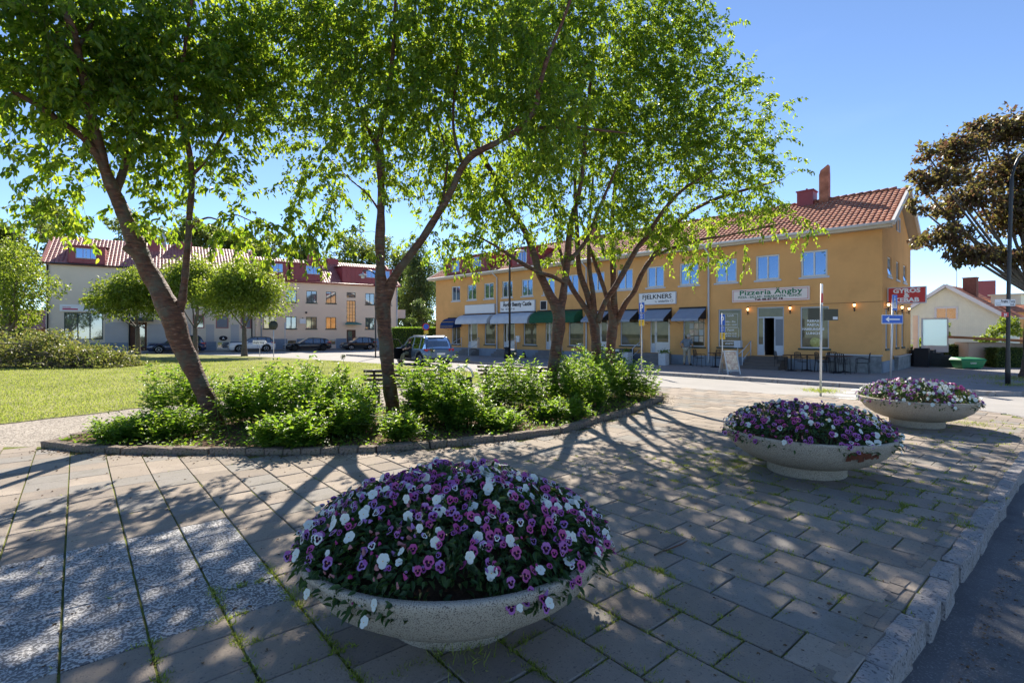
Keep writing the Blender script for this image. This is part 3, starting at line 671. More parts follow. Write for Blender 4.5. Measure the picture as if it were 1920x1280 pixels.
# steps
def steps(u0, u1, n, htop, depth, m, name='steps', v0=.052):
    mb = MB(); t = .27; h = htop + .02
    for i in range(n):
        z = h * (n - i) / n; mb.box(u0 - (.0 + i * .001), u1 + i * .001, -v0 - depth - i * t, -v0 - (0 if i == 0 else depth + (i - 1) * t) - .001, -.3, z)
    return mb.build(name, m, OB)
steps(-5.55, -3.8, 4, .56, .55, M['deck']); steps(-11.5, -9.95, 4, .54, .5, M['stone'])
for a, b, c, d in doors[2:]: steps(a - .35, b + .25, 3, c - .07, .35, M['stone'])
# roof
sl = math.hypot(OD / 2 + .5, 2.33); su, sv = (OD / 2 + .5) / sl, 2.33 / sl
def rf(u, s, h): return (u, -.5 + su * s - sv * h, 6.48 + sv * s + su * h)
def rb(u, s, h): return (u, OD + .5 - su * s + sv * h, 6.48 + sv * s + su * h)
mb = MB()
for g_ in (rf, rb):
    a = [g_(-OL - .5, 0, 0), g_(.5, 0, 0), g_(.5, sl, 0), g_(-OL - .5, sl, 0)]; b = [g_(-OL - .5, 0, -.1), g_(.5, 0, -.1), g_(.5, sl, -.1), g_(-OL - .5, sl, -.1)]
    mb.add(a + b, [(0, 1, 2, 3), (7, 6, 5, 4), (0, 4, 5, 1), (1, 5, 6, 2), (3, 7, 4, 0)])
roof = mb.build('roof', M['beige'], OB)
tile_roof(roof, rf, -OL - .48, .42, 0, sl - .02, M['tile'])
tile_roof(roof, rb, -OL - .48, .42, 0, sl - .02, M['tile'], k=2, tw=.47)
mb = MB()
for i in range(94):
    u = -OL - .45 + i * .35; mb.tube([(u, OD / 2, 8.82), (u + .36, OD / 2, 8.845)], [.10, .115], 8)
tag(mb.build('ridge_tiles', M['tile'], roof), kind='stuff')
for x in (.46, -OL - .46):
    mb = MB()
    for g_ in (rf, rb):
        p, q = Vector(g_(x, -.03, -.03)), Vector(g_(x, sl, -.03)); nrm = (Vector(g_(x, 0, 1)) - Vector(g_(x, 0, 0)))
        hw = Vector((.055, 0, 0)); d = nrm * .11
        v = [p - hw - d, p + hw - d, p + hw + d, p - hw + d, q - hw - d, q + hw - d, q + hw + d, q - hw + d]
        mb.add(v, [(0, 1, 2, 3), (7, 6, 5, 4), (0, 4, 5, 1), (1, 5, 6, 2), (2, 6, 7, 3), (3, 7, 4, 0)])
    mb.build('verge_board', M['trim'], roof)
mb = MB(); mb.box(-OL - .4, .39, -.48, 0, 6.30, 6.36); mb.box(-OL - .4, .4, -.53, -.48, 6.28, 6.47); mb.box(-OL - .4, .39, OD, OD + .46, 6.3, 6.36); mb.build('eaves_box', M['beige'], roof)
mb = MB(); mb.tube([(-OL - .5, -.6, 6.44), (.47, -.6, 6.46)], .065, 8); mb.build('gutter', M['trim'], roof)
for i, x in enumerate((-7.73, -15.94, -24.5)):
    mb = MB(); mb.tube([(x, -.58, 6.4), (x, -.5, 6.25), (x, -.1, 6.0), (x, -.1, .3), (x, -.14, .12)], .05, 8); mb.build('drainpipe', M['trimgrey'], OB)
# chimneys
ch = MB(); ch.box(-3.37, -2.93, 3.65, 4.05, 8.5, 10.15)
ch.add([(-3.37, 3.65, 10.15), (-2.93, 3.65, 10.15), (-2.93, 4.05, 10.15), (-3.37, 4.05, 10.15), (-3.30, 3.65, 10.4), (-2.95, 3.65, 10.65), (-2.95, 4.05, 10.65), (-3.30, 4.05, 10.4)], [(0, 1, 5, 4), (1, 2, 6, 5), (2, 3, 7, 6), (3, 0, 4, 7), (4, 5, 6, 7)])
ch.build('tall_chimney', M['tile'], roof)
ch = MB(); ch.box(-4.4, -3.62, 3.5, 4.3, 8.4, 9.4); ch.box(-4.45, -3.57, 3.45, 4.35, 9.4, 9.46); ch.box(-4.06, -3.98, 3.86, 3.94, 9.46, 9.62); ch.build('chimney', M['redmetal'], roof)
ch = MB(); ch.box(-18.6, -17.9, 3.5, 4.2, 8.4, 9.7); ch.build('chimney', M['redmetal'], roof)
# dormers on the left half
def dormer_o(u0, u1, nm='dormer'):
    zb, zt = 6.62, 7.95; yf = -.12
    mb = MB(); yb = lambda z: -.5 + (z - 6.48) / sv * su
    mb.add([(u0, yf, zb), (u1, yf, zb), (u1, yf, zt), (u0, yf, zt), (u0, yb(zt), zt), (u1, yb(zt), zt), (u0, yb(zb), zb), (u1, yb(zb), zb)], [(0, 1, 2, 3), (0, 3, 4, 6), (1, 7, 5, 2), (0, 6, 7, 1)])
    mb.box(u0 - .12, u1 + .12, yf - .15, yb(zt) + .35, zt, zt + .09)
    n = int((u1 - u0) / .45)
    for i in range(n + 1): x = u0 + (u1 - u0) * i / n; mb.box(x - .015, x + .015, yf - .025, yf - .002, zb, zt)
    d = mb.build(nm, M['redmetal'], roof)
    k = max(1, int((u1 - u0) / 2.2))
    for i in range(k):
        x = u0 + (u1 - u0) * (i + .5) / k; window(d, T(x - .48, yf - .05, zb + .22), .96, .98, M['trim'], M['glass'], fw=.05, depth=.05)
dormer_o(-30.9, -25.4); dormer_o(-22.9, -20.6)

# awnings, signs and lamps: things fixed to the facade
def fthing(name, label, cat, group=None): return thing(name, label, cat, (CR[0], CR[1], 0), OA, group)
def awning(u0, u1, zt, zb, out, m, label, curved=False, group='awnings over the shop fronts'):
    t = fthing('awning', label, 'awning', group); mb = MB(); n = 6 if curved else 1; prof = []
    for i in range(n + 1):
        a = i / n
        prof.append((-out * (math.sin(a * math.pi / 2) if curved else a), zt - (zt - zb - .12) * ((1 - math.cos(a * math.pi / 2)) if curved else a)))
    prof.append((prof[-1][0] - .01, zb))
    if curved: prof = [(y, z + 0) for y, z in prof]
    for (y0, z0), (y1, z1) in zip(prof[:-1], prof[1:]):
        mb.quad((u0, y0 - .01, z0), (u0, y1 - .01, z1), (u1, y1 - .01, z1), (u1, y0 - .01, z0))
        mb.quad((u0, y0, z0 - .012), (u1, y0, z0 - .012), (u1, y1, z1 - .012), (u0, y1, z1 - .012))
    if curved:
        for u in (u0, u1): mb.add([(u, 0, zb + .1)] + [(u, y - .005, z) for y, z in prof], [tuple(range(len(prof) + 1))])
    mb.build('canopy', m, t)
    fr = MB(); yy, zz = prof[-2]
    fr.tube([(u0 + .02, yy + .02, zz - .03), (u1 - .02, yy + .02, zz - .03)], .018, 6); fr.box(u0, u1, -.09, -.012, zt - .02, zt + .06)
    for u in (u0 + .05, u1 - .05): fr.tube([(u, yy + .02, zz - .03), (u, -.02, zb - .15)], .012, 5)
    if not curved:
        for u in (u0 + .003, u1 - .003): fr.add([(u, -.02, zt - .02), (u, yy + .03, zz - .03), (u, -.02, zz - .02)], [(0, 1, 2)])
    fr.build('awning_frame', M['ink'], t); return t
awning(-9.45, -7.9, 3.12, 2.40, 1.0, M['awngrey'], 'blue-grey awning over the shop window the man looks into')
awning(-11.5, -9.92, 3.12, 2.42, 1.0, M['awngrey'], 'blue-grey awning over the shop door below the white estate agent sign')
awning(-13.5, -12.1, 3.12, 2.41, 1.0, M['awngrey'], 'blue-grey awning over the window left of the white estate agent sign')
awning(-15.7, -14.15, 3.12, 2.43, 1.0, M['awngrey'], 'blue-grey awning seen between the cherry trunks beside a drainpipe')
awning(-20.3, -16.3, 3.25, 2.42, .95, M['awngreen'], 'rounded dark green awning over two shop openings', True)
awning(-24.35, -20.5, 3.22, 2.42, .95, M['awnlight'], 'rounded pale grey awning below the beauty salon sign', True)
awning(-28.6, -24.75, 3.18, 2.44, .95, M['awnlight'], 'rounded pale grey awning below the blank white signboard', True)
t = awning(-30.7, -28.95, 2.95, 2.12, .9, M['awnblue'], 'small rounded navy awning with gold piping at the far left', True)
for zz, yy in ((2.62, -.80), (2.25, -.905)):
    mb = MB(); mb.box(-30.7, -28.95, yy - .03, yy - .014, zz, zz + .02); mb.build('piping', M['signyellow'], t)

def board(label, u0, u1, z0, z1, m, frame=None, depth=.12, cat='sign'):
    t = fthing('shop_sign', label, cat, None); mb = MB(); mb.box(u0, u1, -.012 - depth, -.012, z0, z1); mb.build('sign_box', frame or m, t)
    mb = MB(); q = .035; mb.box(u0 + q, u1 - q, -.016 - depth, -.013 - depth, z0 + q, z1 - q); mb.build('sign_face', m, t); return t
t = board('long pizzeria sign with green lettering and a thin red border', -6.45, -2.82, 3.33, 3.98, M['signcream'], M['signcream'])
mb = MB()
for a in ((-6.40, -2.87, 3.90, 3.92), (-6.40, -2.87, 3.385, 3.405)): mb.box(a[0], a[1], -.142, -.138, a[2], a[3])
for u in (-6.40, -2.89): mb.box(u, u + .02, -.142, -.138, 3.405, 3.90)
mb.build('red_border', M['signred'], t)
text_obj('Pizzeria Ängby', .34, M['inkgreen'], t, T(-4.6, -.139, 3.69), sx=1.38, bold=.007, align='CENTER', spacing=1.06)
text_obj('PIZZA - SALLAD · KEBAB-PASTA · LUNCH', .155, M['inkgreen'], t, T(-4.65, -.139, 3.525), sx=1.05, bold=.003, align='CENTER')
text_obj('Tel: 08 87 97 18', .125, M['ink'], t, T(-4.65, -.139, 3.41), sx=1.6, bold=.005, align='CENTER')
t = board('white sign with black capitals of the estate agent', -12.0, -9.62, 3.40, 4.10, M['signwhite'], M['trimgrey'])
text_obj('FJELKNERS', .36, M['ink'], t, T(-10.82, -.139, 3.74), sx=1.12, bold=.006, align='CENTER')
text_obj('by', .14, M['inkgrey'], t, T(-10.93, -.139, 3.53)); text_obj('widerlöv', .20, M['inkgrey'], t, T(-10.72, -.139, 3.52), bold=.003)
mb = MB(); pts = [(-9.86 + .075 * math.cos(a), -.141, 3.585 + .075 * math.sin(a)) for a in [i * math.pi / 9 for i in range(19)]]; mb.tube(pts, .009, 5, cap=False); mb.build('ring_emblem', M['inkgrey'], t)
t = board('white beauty salon sign with bold black lettering', -24.1, -20.5, 3.30, 4.12, M['signwhite'], M['trimgrey'])
text_obj('Ängby Beauty Castle', .42, M['ink'], t, T(-22.3, -.139, 3.72), sx=.84, bold=.014, align='CENTER'); text_obj('Tel:', .2, M['ink'], t, T(-24.0, -.139, 3.45), bold=.004); text_obj('08-87 97 00', .2, M['inkgrey'], t, T(-23.5, -.139, 3.45))
t = board('blank white slatted signboard at the left of the facade', -28.35, -24.75, 3.28, 4.0, M['signwhite'], M['trimgrey'])
mb = MB()
for i in range(24): u = -28.2 + i * .145; mb.box(u, u + .012, -.141, -.137, 3.32, 3.96)
mb.build('ribs', M['trimgrey'], t)
t = board('small black square sign on the facade beside the green awning', -20.0, -19.4, 3.35, 4.0, M['ink'], M['signwhite'], .08)
# gyros sign stands out from the gable wall
t = fthing('gyros_sign', 'red sign with white capitals standing out from the gable wall', 'sign')
mb = MB(); mb.box(.03, 1.40, 1.0, 1.14, 3.05, 3.78); mb.build('sign_box', M['trimgrey'], t); mb = MB(); mb.box(.07, 1.36, .99, .999, 3.09, 3.74); mb.build('sign_face', M['signred'], t)
for s, z in (('GYROS', 3.53), ('&', 3.33), ('KEBAB', 3.12)): text_obj(s, .26, M['signwhite'], t, T(.715, .986, z), sx=1.15, bold=.012, align='CENTER')
# wall lamps
for i, (u, y, z, lab) in enumerate([(-5.65, -.14, 2.9, 'lit wall lantern left of the pizzeria door'), (-3.66, -.14, 2.9, 'lit wall lantern right of the pizzeria door'), (-1.01, -.14, 2.95, 'lit wall lantern near the building corner'),
                                     (.14, .55, 2.95, 'lit gable lantern under the gyros sign, nearest the corner'), (.14, 2.3, 2.95, 'lit gable lantern, second from the corner'), (.14, 4.1, 2.95, 'lit gable lantern, third from the corner'), (.14, 6.2, 2.95, 'lit gable lantern farthest from the corner')]):
    t = fthing('wall_lamp', lab, 'lamp', 'lanterns on the ochre walls')
    g = MB(); g.lathe([(.001, z + .19), (.05, z + .16), (.075, z + .12), (.075, z + .11), (.06, z + .11)], 8, (u, y, 0)); g.lathe([(.05, z - .02), (.045, z - .06), (.02, z - .14), (.03, z - .2), (.001, z - .24)], 8, (u, y, 0))
    g.box(*((u - .02, u + .02, y, -.001) if i < 3 else (.001, u, y - .02, y + .02)), z - .16, z - .13); g.build('bracket', M['black'], t)
    g = MB(); g.lathe([(.03, z - .02), (.055, z + .05), (.05, z + .11), (.001, z + .11)], 8, (u, y, 0)); g.build('bulb_glass', M['lampglow'], t)
t = fthing('cable', 'thin festoon cable sagging along the ochre facade above the lanterns', 'cable')
mb = MB(); mb.tube([(-5.6, -.05, 3.12), (-4.6, -.05, 3.14), (-3.0, -.05, 3.10), (-1.5, -.05, 3.12), (0.06, -.05, 3.13)], .009, 4); mb.build('wire', M['brown'], t)
# lettering on the shop windows
WY = .06 + .055 * .7 - .012
for s, z in (('KEBAB', 2.28), ('PASTA', 2.08), ('HAMBURGARE', 1.88), ('LUNCH', 1.68)): text_obj(s, .15, M['signwhite'], OB, T(-2.72, .085, z), sx=1.15 if s != 'HAMBURGARE' else .95, bold=.006, align='CENTER', ext=.001, name='window_lettering')
for s, z, sz in (('Lunch', 2.62, .13), ('Mån - Fre', 2.3, .12), ('11.00 - 14.00', 2.14, .11), ('Öppet', 1.86, .13), ('Mån-Fre 11-21', 1.68, .10), ('Lör-Sön 12-21', 1.55, .10), ('www.pizzeriaangby.se', 1.30, .085), ('08-879718', 1.14, .12)):
    text_obj(s, sz, M['signwhite'], OB, T(-6.62, .085, z), sx=1.1, bold=.004, align='CENTER', ext=.001, name='window_lettering')
mb = MB()
for (a, b, c, d) in ((-7.0, -6.25, 2.05, 2.75), (-7.05, -6.2, 1.50, 2.0)):
    mb.box(a, b, .084, .088, c, c + .012); mb.box(a, b, .084, .088, d, d + .012); mb.box(a, a + .012, .084, .088, c, d); mb.box(b, b + .012, .084, .088, c, d)
mb.build('window_frame_print', M['signwhite'], OB)
for u, s in ((-21.1, 'Ängby Beauty Castle'), (-25.4, 'Ängby Beauty Castle')): text_obj(s, .13, M['signwhite'], OB, T(u, .085, 2.38), sx=.9, shear=.3, align='CENTER', ext=.001, name='window_lettering')
# papers in the estate agent's windows
pm = [mat('poster_a', (.62, .58, .48), .6, .25, 9, col2=(.5, .35, .25)), mat('poster_b', (.7, .7, .66), .6, .25, 12, col2=(.35, .4, .42)), mat('poster_c', (.6, .3, .22), .6, .3, 9, col2=(.7, .65, .5))]
ps = fthing('property_posters', 'grid of property posters in the window the man looks into', 'posters')
for i in range(3):
    for j in range(4):
        mb = MB(); u = -8.9 + i * .28; z = 1.25 + j * .36; mb.box(u, u + .24, .078, .083, z, z + .31); mb.build('poster', pm[(i + j * 2) % 3], ps)
t = fthing('pizza_picture', 'round yellow pizza picture on the right pizzeria window', 'sticker'); mb = MB(); mb.lathe([(.001, 0.083), (.24, .083), (.24, .088)], 24, (-2.62, 0, 1.3), ax='y'); mb.build('disc', mat('pizza_print', (.6, .48, .12), .6, .4, 12, col2=(.5, .5, .2)), t)

# ------------------------------------------------------------------ cream building on the left (two joined houses)
cb = np.array([.8312, .5560]); CBR = np.array([-14.78, 66.0]); CBA = math.atan2(cb[1], cb[0])
def cw(x, v=0): q = CBR + cb * x + np.array([cb[1], -cb[0]]) * v; return (float(q[0]), float(q[1]))
CBg = -.2
def cream_house(label, name, x0, x1, wallm, ops, zb, ze, ridge_z, depth, skip=None, bandm=None):
    t = thing(name, label, 'building', (CBR[0], CBR[1], 0), CBA)
    mb = MB(); wall_panel(lambda u, d, z: (u, d, z), x0, x1, zb, ze, ops, .12, mb)
    mb.quad((x1, 0, zb), (x1, depth, zb), (x1, depth, ze), (x1, 0, ze)); mb.quad((x0, depth, zb), (x0, 0, zb), (x0, 0, ze), (x0, depth, ze)); mb.quad((x1, depth, zb), (x0, depth, zb), (x0, depth, ze), (x1, depth, ze))
    for x in (x0, x1): mb.add([(x, 0, ze), (x, depth, ze), (x, depth / 2, ridge_z - .1)], [(0, 1, 2)])
    mb.build('wall', wallm, t)
    mb = MB(); h = depth / 2 + .35; rr = ridge_z - ze + .1; ll = math.hypot(h, rr); cu_, sv_ = h / ll, rr / ll
    f = lambda u, s, hh: (u, -.35 + cu_ * s - sv_ * hh, ze - .05 + sv_ * s + cu_ * hh)
    fb = lambda u, s, hh: (u, depth + .35 - cu_ * s + sv_ * hh, ze - .05 + sv_ * s + cu_ * hh)
    for g_ in (f, fb):
        a = [g_(x0 - .2, 0, .0), g_(x1 + .2, 0, .0), g_(x1 + .2, ll, .0), g_(x0 - .2, ll, .0)]; b = [g_(x0 - .2, 0, -.12), g_(x1 + .2, 0, -.12), g_(x1 + .2, ll, -.12), g_(x0 - .2, ll, -.12)]
        mb.add(a + b, [(0, 1, 2, 3), (7, 6, 5, 4), (0, 4, 5, 1), (1, 5, 6, 2), (3, 7, 4, 0)])
    roof = mb.build('roof', M['redmetal'], t)
    tile_roof(roof, f, x0 - .18, x1 + .15, 0, ll, M['tile2'], tw=.30, cl=.4, amp=.026, skip=skip)
    mb = MB()
    for x in (x0 - .2, x1 + .2):
        p, q = Vector(f(x, 0, .08)), Vector(f(x, ll, .08)); mb.beam(p, q, .22, .10)
    mb.build('verge_flashing', M['pinkframe'], roof)
    mb = MB(); mb.tube([(x0 - .2, -.42, ze - .06), (x1 + .2, -.42, ze - .06)], .07, 6); mb.build('gutter', M['redmetal'] if name != 'corner_house' else M['black'], roof)
    return t, roof, f, ll
lw = [(-22.4, -21.35, 2.2, 3.6), (-20.3, -19.1, 2.18, 3.58), (-17.95, -16.9, 2.17, 3.57)]
lsh = (-32.6, -29.75, 1.05, 3.62); ldo = (-27.75, -26.3, -.1, 2.75)
D1 = (-32.3, -29.6)
ta, ra, fA, lA = cream_house('greige corner house with glossy red tile roof behind the round trees', 'corner_house', -33.9, -16.55, M['cream2'], lw + [lsh, ldo, (-20.2, -19.0, .0, .75)], -.6, 8.2, 11.35, 10, skip=lambda u, s: D1[0] < u < D1[1] and s < 2.4)
up_ops = [(-15.6, -14.45, 5.2, 6.6), (-13.35, -12.2, 5.2, 6.6), (-11.12, -9.95, 5.2, 6.6), (-8.9, -7.73, 5.2, 6.6), (-4.16, -3.0, 5.2, 6.6), (-1.9, -.8, 5.2, 6.6)]
lo_ops = [(-15.67, -14.47, 2.15, 3.55), (-13.35, -12.2, 2.15, 3.55), (-11.15, -9.95, 2.15, 3.55), (-8.92, -7.73, 2.15, 3.55), (-4.16, -3.0, 2.15, 3.55), (-1.9, -.8, 2.15, 3.55)]
st_ops = [(-6.46, -5.38, 5.98, 6.62), (-6.46, -5.38, 2.98, 5.62)]; do_op = (-6.46, -5.36, -.3, 2.05)
bw = [(-13.2, -12.2, .25, .85), (-11.0, -9.95, .25, .85), (-8.9, -7.75, .25, .85), (-4.1, -3.05, .25, .85)]
D2 = [(-13.0, -9.3), (-7.1, -.72), (-18.6, -13.0)]
tb, rb_, fB, lB = cream_house('long cream plastered house with red dormers behind the parked cars', 'cream_house', -16.5, 0, M['cream'], up_ops + lo_ops + st_ops + [do_op] + bw, -.7, 7.66, 10.75, 10, skip=lambda u, s: any(a < u < b and s < 3.2 for a, b in D2))
boxes('plinth', M['plinth'], tb, [(a, b, -.04, .05, -.7, 1.0) for a, b in ((-16.5, -13.22), (-12.18, -11.02), (-9.93, -8.92), (-7.73, -6.5), (-5.32, -4.12), (-3.03, .03))])
boxes('plinth', M['plinth'], ta, [(-33.9, -27.8, -.03, .02, -.6, .75), (-26.25, -20.25, -.03, .02, -.6, .75), (-18.95, -16.56, -.03, .02, -.6, .75)])
boxes('wall_band', M['greyband'], ta, [(-29.6, -27.8, -.02, .02, .76, 2.75), (-26.25, -22.55, -.02, .02, .76, 2.6), (-21.2, -20.45, -.02, .02, .76, 2.6), (-18.9, -18.1, -.02, .02, .76, 2.6)])
for i, (a, b, c, d) in enumerate(up_ops + lo_ops):
    warm = i >= 6 and i not in (7, 10, 11)
    window(tb, T(a, .04, c), b - a, d - c, M['darkgreen'], M['glasswarm'] if warm else M['glassdim'], fw=.06, rail=.06, sill=M['darkgreen'])
window(tb, T(st_ops[0][0], .04, st_ops[0][2]), 1.08, .64, M['darkgreen'], M['glassdim'], nx=1, fw=.06)
window(tb, T(st_ops[1][0], .04, st_ops[1][2]), 1.08, 2.64, M['darkgreen'], M['glassdim'], nx=3, nz=6, fw=.05, rail=.03)
for a, b, c, d in bw: window(tb, T(a, .04, c), b - a, d - c, M['trimgrey'], M['glasswarm'], nx=1, fw=.05)
mb = MB(); mb.box(do_op[0], do_op[1], .06, .12, do_op[2], do_op[3]); dd = mb.build('door', M['brown'], tb)
mb = MB(); mb.box(do_op[0] + .15, do_op[1] - .45, .05, .058, .4, 1.9); mb.build('pane', M['glassdim'], dd)
mb = MB(); mb.add([(-6.9, -.9, 2.78), (-4.9, -.9, 2.78), (-5.3, 0, 3.0), (-6.5, 0, 3.0), (-6.9, -.9, 2.68), (-4.9, -.9, 2.68), (-5.3, 0, 2.68), (-6.5, 0, 2.68)], [(0, 1, 2, 3), (4, 7, 6, 5), (0, 4, 5, 1), (1, 5, 6, 2), (3, 7, 4, 0)]); mb.build('door_canopy', mat('verdigris', (.10, .24, .20), .6), tb)
mb = MB(); mb.box(0.03, 1.5, 1.0, 3.2, 3.6, 4.7); mb.build('balcony', M['pinkwall'], tb)
for i, (a, b, c, d) in enumerate(lw): window(ta, T(a, .02, c), b - a, d - c, M['pinkframe'], M['blind'] if i else M['glassdim'], nx=1, fw=.10)
window(ta, T(-20.2, .03, 0), 1.2, .75, M['trim'], M['glassdim'], nx=1, fw=.06)
window(ta, T(lsh[0], .03, lsh[2]), lsh[1] - lsh[0], lsh[3] - lsh[2], M['darkgreen'], M['glassdim'], nx=3, fw=.08, rail=.09)
mb = MB(); mb.box(ldo[0], ldo[1], .06, .12, ldo[2], ldo[3]); dd = mb.build('door', M['brown'], ta); mb = MB(); mb.box(ldo[0] + .55, ldo[1] - .18, .045, .058, .3, 2.5); mb.build('pane', M['glassdim'], dd)
mb = MB(); mb.box(-28.3, -25.75, -.7, -.01, 2.86, 3.2); mb.build('door_canopy', M['darkgreen'], ta)
for u in (-27.7, -16.85, -33.75): mb = MB(); mb.tube([(u, -.1, 8.0), (u, -.1, -.3)], .06, 6); mb.build('drainpipe', M['black'], ta)
mb = MB(); mb.tube([(-15.9, -.1, 7.5), (-15.9, -.1, -.3)], .06, 6); mb.build('drainpipe', M['zinc'], tb)
mb = MB(); mb.tube([(-.1, -.12, 7.5), (-.1, -.12, -.4)], .06, 6); mb.build('drainpipe', M['zinc'], tb)
def cdormer(parent, f, ll, u0, u1, zt, wins, ww=.85, wh=.95, yoff=-.05, zb=None):
    zb = f(0, .3, 0)[2]; p0 = f(0, .3, 0); slope = (f(0, 1, 0)[2] - f(0, 0, 0)[2]) / (f(0, 1, 0)[1] - f(0, 0, 0)[1])
    yf = p0[1] + yoff; yb = p0[1] + (zt - zb) / slope
    mb = MB(); mb.add([(u0, yf, zb), (u1, yf, zb), (u1, yf, zt), (u0, yf, zt), (u0, yb, zt), (u1, yb, zt), (u0, p0[1] + .02, zb), (u1, p0[1] + .02, zb)], [(0, 1, 2, 3), (0, 3, 4, 6), (1, 7, 5, 2)])
    mb.add([(u0 - .15, yf - .2, zt + .02), (u1 + .15, yf - .2, zt + .02), (u1 + .15, yb + .5, zt + .3), (u0 - .15, yb + .5, zt + .3), (u0 - .15, yf - .2, zt - .08), (u1 + .15, yf - .2, zt - .08)], [(0, 1, 2, 3), (4, 5, 1, 0)])
    n = int((u1 - u0) / .5)
    for i in range(n + 1): x = u0 + (u1 - u0) * i / n; mb.box(x - .018, x + .018, yf - .03, yf - .002, zb, zt - .05)
    d = mb.build('dormer', M['redmetal'], parent)
    for c_, w2 in wins: window(d, T(c_ - w2 / 2, yf - .06, zt - .25 - wh), w2, wh, M['trimgrey'], M['glass'], nx=2 if w2 < 1.6 else 3, fw=.05, depth=.06)
cdormer(ra, fA, lA, D1[0], D1[1], 9.95, [(-31.0, 1.5)])
cdormer(rb_, fB, lB, -12.9, -9.35, 9.75, [(-10.4, 1.6)])
cdormer(rb_, fB, lB, -7.0, -.8, 9.75, [(-3.5, 1.2), (-1.7, 1.2)])
cdormer(rb_, fB, lB, -16.3, -13.1, 9.75, [(-14.3, 1.2)])
for par, b in ((ra, [(-26.3, -25.3, 3.1, 4.1, 10.0, 11.9), (-26.35, -25.25, 3.05, 4.15, 10.75, 10.85), (-23.9, -22.3, 4.2, 5.2, 11.0, 11.75)]), (rb_, [(-10.0, -8.6, 3.9, 4.9, 9.9, 11.35), (-10.05, -8.55, 3.85, 4.95, 11.35, 11.45), (-7.6, -6.3, 4.4, 5.3, 10.3, 11.2), (-9.35, -8.75, 2.9, 3.3, 9.9, 10.3)])):
    for q in b: mb = MB(); mb.box(*q); mb.build('chimney', M['redmetal'], par)
mb = MB(); mb.lathe([(.2, 11.45), (.16, 11.7), (.34, 11.75), (.34, 11.85), (.14, 11.9), (.14, 12.1), (.26, 12.15), (.001, 12.3)], 10, (-9.2, 4.4, 0)); mb.build('chimney_cap', M['redmetal'], rb_)
mb = MB(); mb.tube([(-24.9, 3.6, 10.9), (-24.9, 3.6, 12.6)], .17, 10); mb.build('flue', M['zinc'], ra)
def cthing(name, label, cat): return thing(name, label, cat, (CBR[0], CBR[1], 0), CBA)
t = cthing('shop_sign', 'white shop sign with pink lettering on the greige corner house', 'sign'); mb = MB(); mb.box(-32.9, -29.45, -.14, -.02, 3.72, 4.36); mb.build('sign_box', M['signwhite'], t)
mb = MB(); mb.box(-32.7, -32.1, -.146, -.142, 4.06, 4.12); mb.box(-32.7, -31.6, -.146, -.142, 3.86, 3.99); mb.build('pink_lettering', M['inkpink'], t)
t = cthing('oval_sign', 'small dark oval sign with a white symbol above a basement window', 'sign'); mb = MB(); mb.lathe([(.001, -.05), (.30, -.05), (.30, -.03)], 20, (0, 0, 0), ax='y'); o = mb.build('sign_face', M['ink'], t, (-19.6, 0, 1.12)); o.scale = (1.35, 1, .85)
text_obj('A', .3, M['signwhite'], t, T(-19.6, -.06, 1.02), bold=.01, align='CENTER')
t = cthing('hanging_sign', 'small white sign on an arm beside a lower window of the cream house', 'sign'); mb = MB(); mb.box(-11.95, -11.3, -.5, -.46, 2.75, 3.3); mb.build('panel', M['signwhite'], t); mb = MB(); mb.tube([(-11.6, 0, 3.45), (-11.6, -.6, 3.45)], .02, 5); mb.tube([(-11.6, -.48, 3.45), (-11.6, -.48, 3.3)], .02, 5); mb.build('arm', M['ink'], t)
t = cthing('wall_box', 'small dark box mounted on the cream wall above the hanging sign', 'box'); mb = MB(); mb.box(-11.25, -11.05, -.1, -.005, 3.95, 4.15); mb.build('box_body', M['ink'], t)

# ------------------------------------------------------------------ cream gable house at the far right, hedges, shed
hx, hy = 41.2, 48.5; HA = math.atan2(-.795, .607)
H = thing('gabled_house', 'small house with cream board gable and dark red tile roof behind the shed', 'building', (hx, hy, -.2), HA)
# local x along gable, local y = into the building (.795,.607)
mb = MB(); hw, ez, rz_ = 3.7, 3.55, 6.25
mb.add([(-hw, 0, 0), (hw, 0, 0), (hw, 0, ez), (0, 0, rz_), (-hw, 0, ez), (-hw, 9, 0), (hw, 9, 0), (hw, 9, ez), (0, 9, rz_), (-hw, 9, ez)], [(0, 1, 2, 3, 4), (1, 6, 7, 2), (5, 0, 4, 9), (6, 5, 9, 8, 7)])
mb.build('wall', M['yellowwood'], H)
for i in range(52):
    x = -hw + .07 + i * .142; zt = rz_ - abs(x) / hw * (rz_ - ez) - .02
    mb = MB() if i == 0 else mb
    if -1.1 < x < 1.0:
        mb.box(x - .02, x + .02, -.025, -.002, 0, 3.02)
        if zt > 4.5: mb.box(x - .02, x + .02, -.025, -.002, 4.42, zt)
    else: mb.box(x - .02, x + .02, -.025, -.002, 0, zt)
tag(mb.build('battens', M['yellowwood'], H), kind='stuff')
mb = MB(); e = .45
for sgn in (-1, 1):
    a = [(sgn * (hw + e), -.5, ez - .30), (0, -.5, rz_ + .04), (0, 9.4, rz_ + .04), (sgn * (hw + e), 9.4, ez - .30)]; mb.add(a + [(p[0], p[1], p[2] + .12) for p in a], [(0, 1, 2, 3), (4, 7, 6, 5), (0, 4, 5, 1), (0, 3, 7, 4)])
roofH = mb.build('roof', M['beige'], H)
for sgn in (-1, 1):
    ll = math.hypot(hw + e, rz_ + .34 - ez); cu_, sv_ = (hw + e) / ll, (rz_ + .34 - ez) / ll
    tile_roof(roofH, lambda u, s, h, sgn=sgn: (sgn * (hw + e - cu_ * s + sv_ * h), u, ez - .17 + sv_ * s + cu_ * h), -.45, 9.35, 0, ll, M['tile'], tw=.3, cl=.4, k=3)
mb = MB()
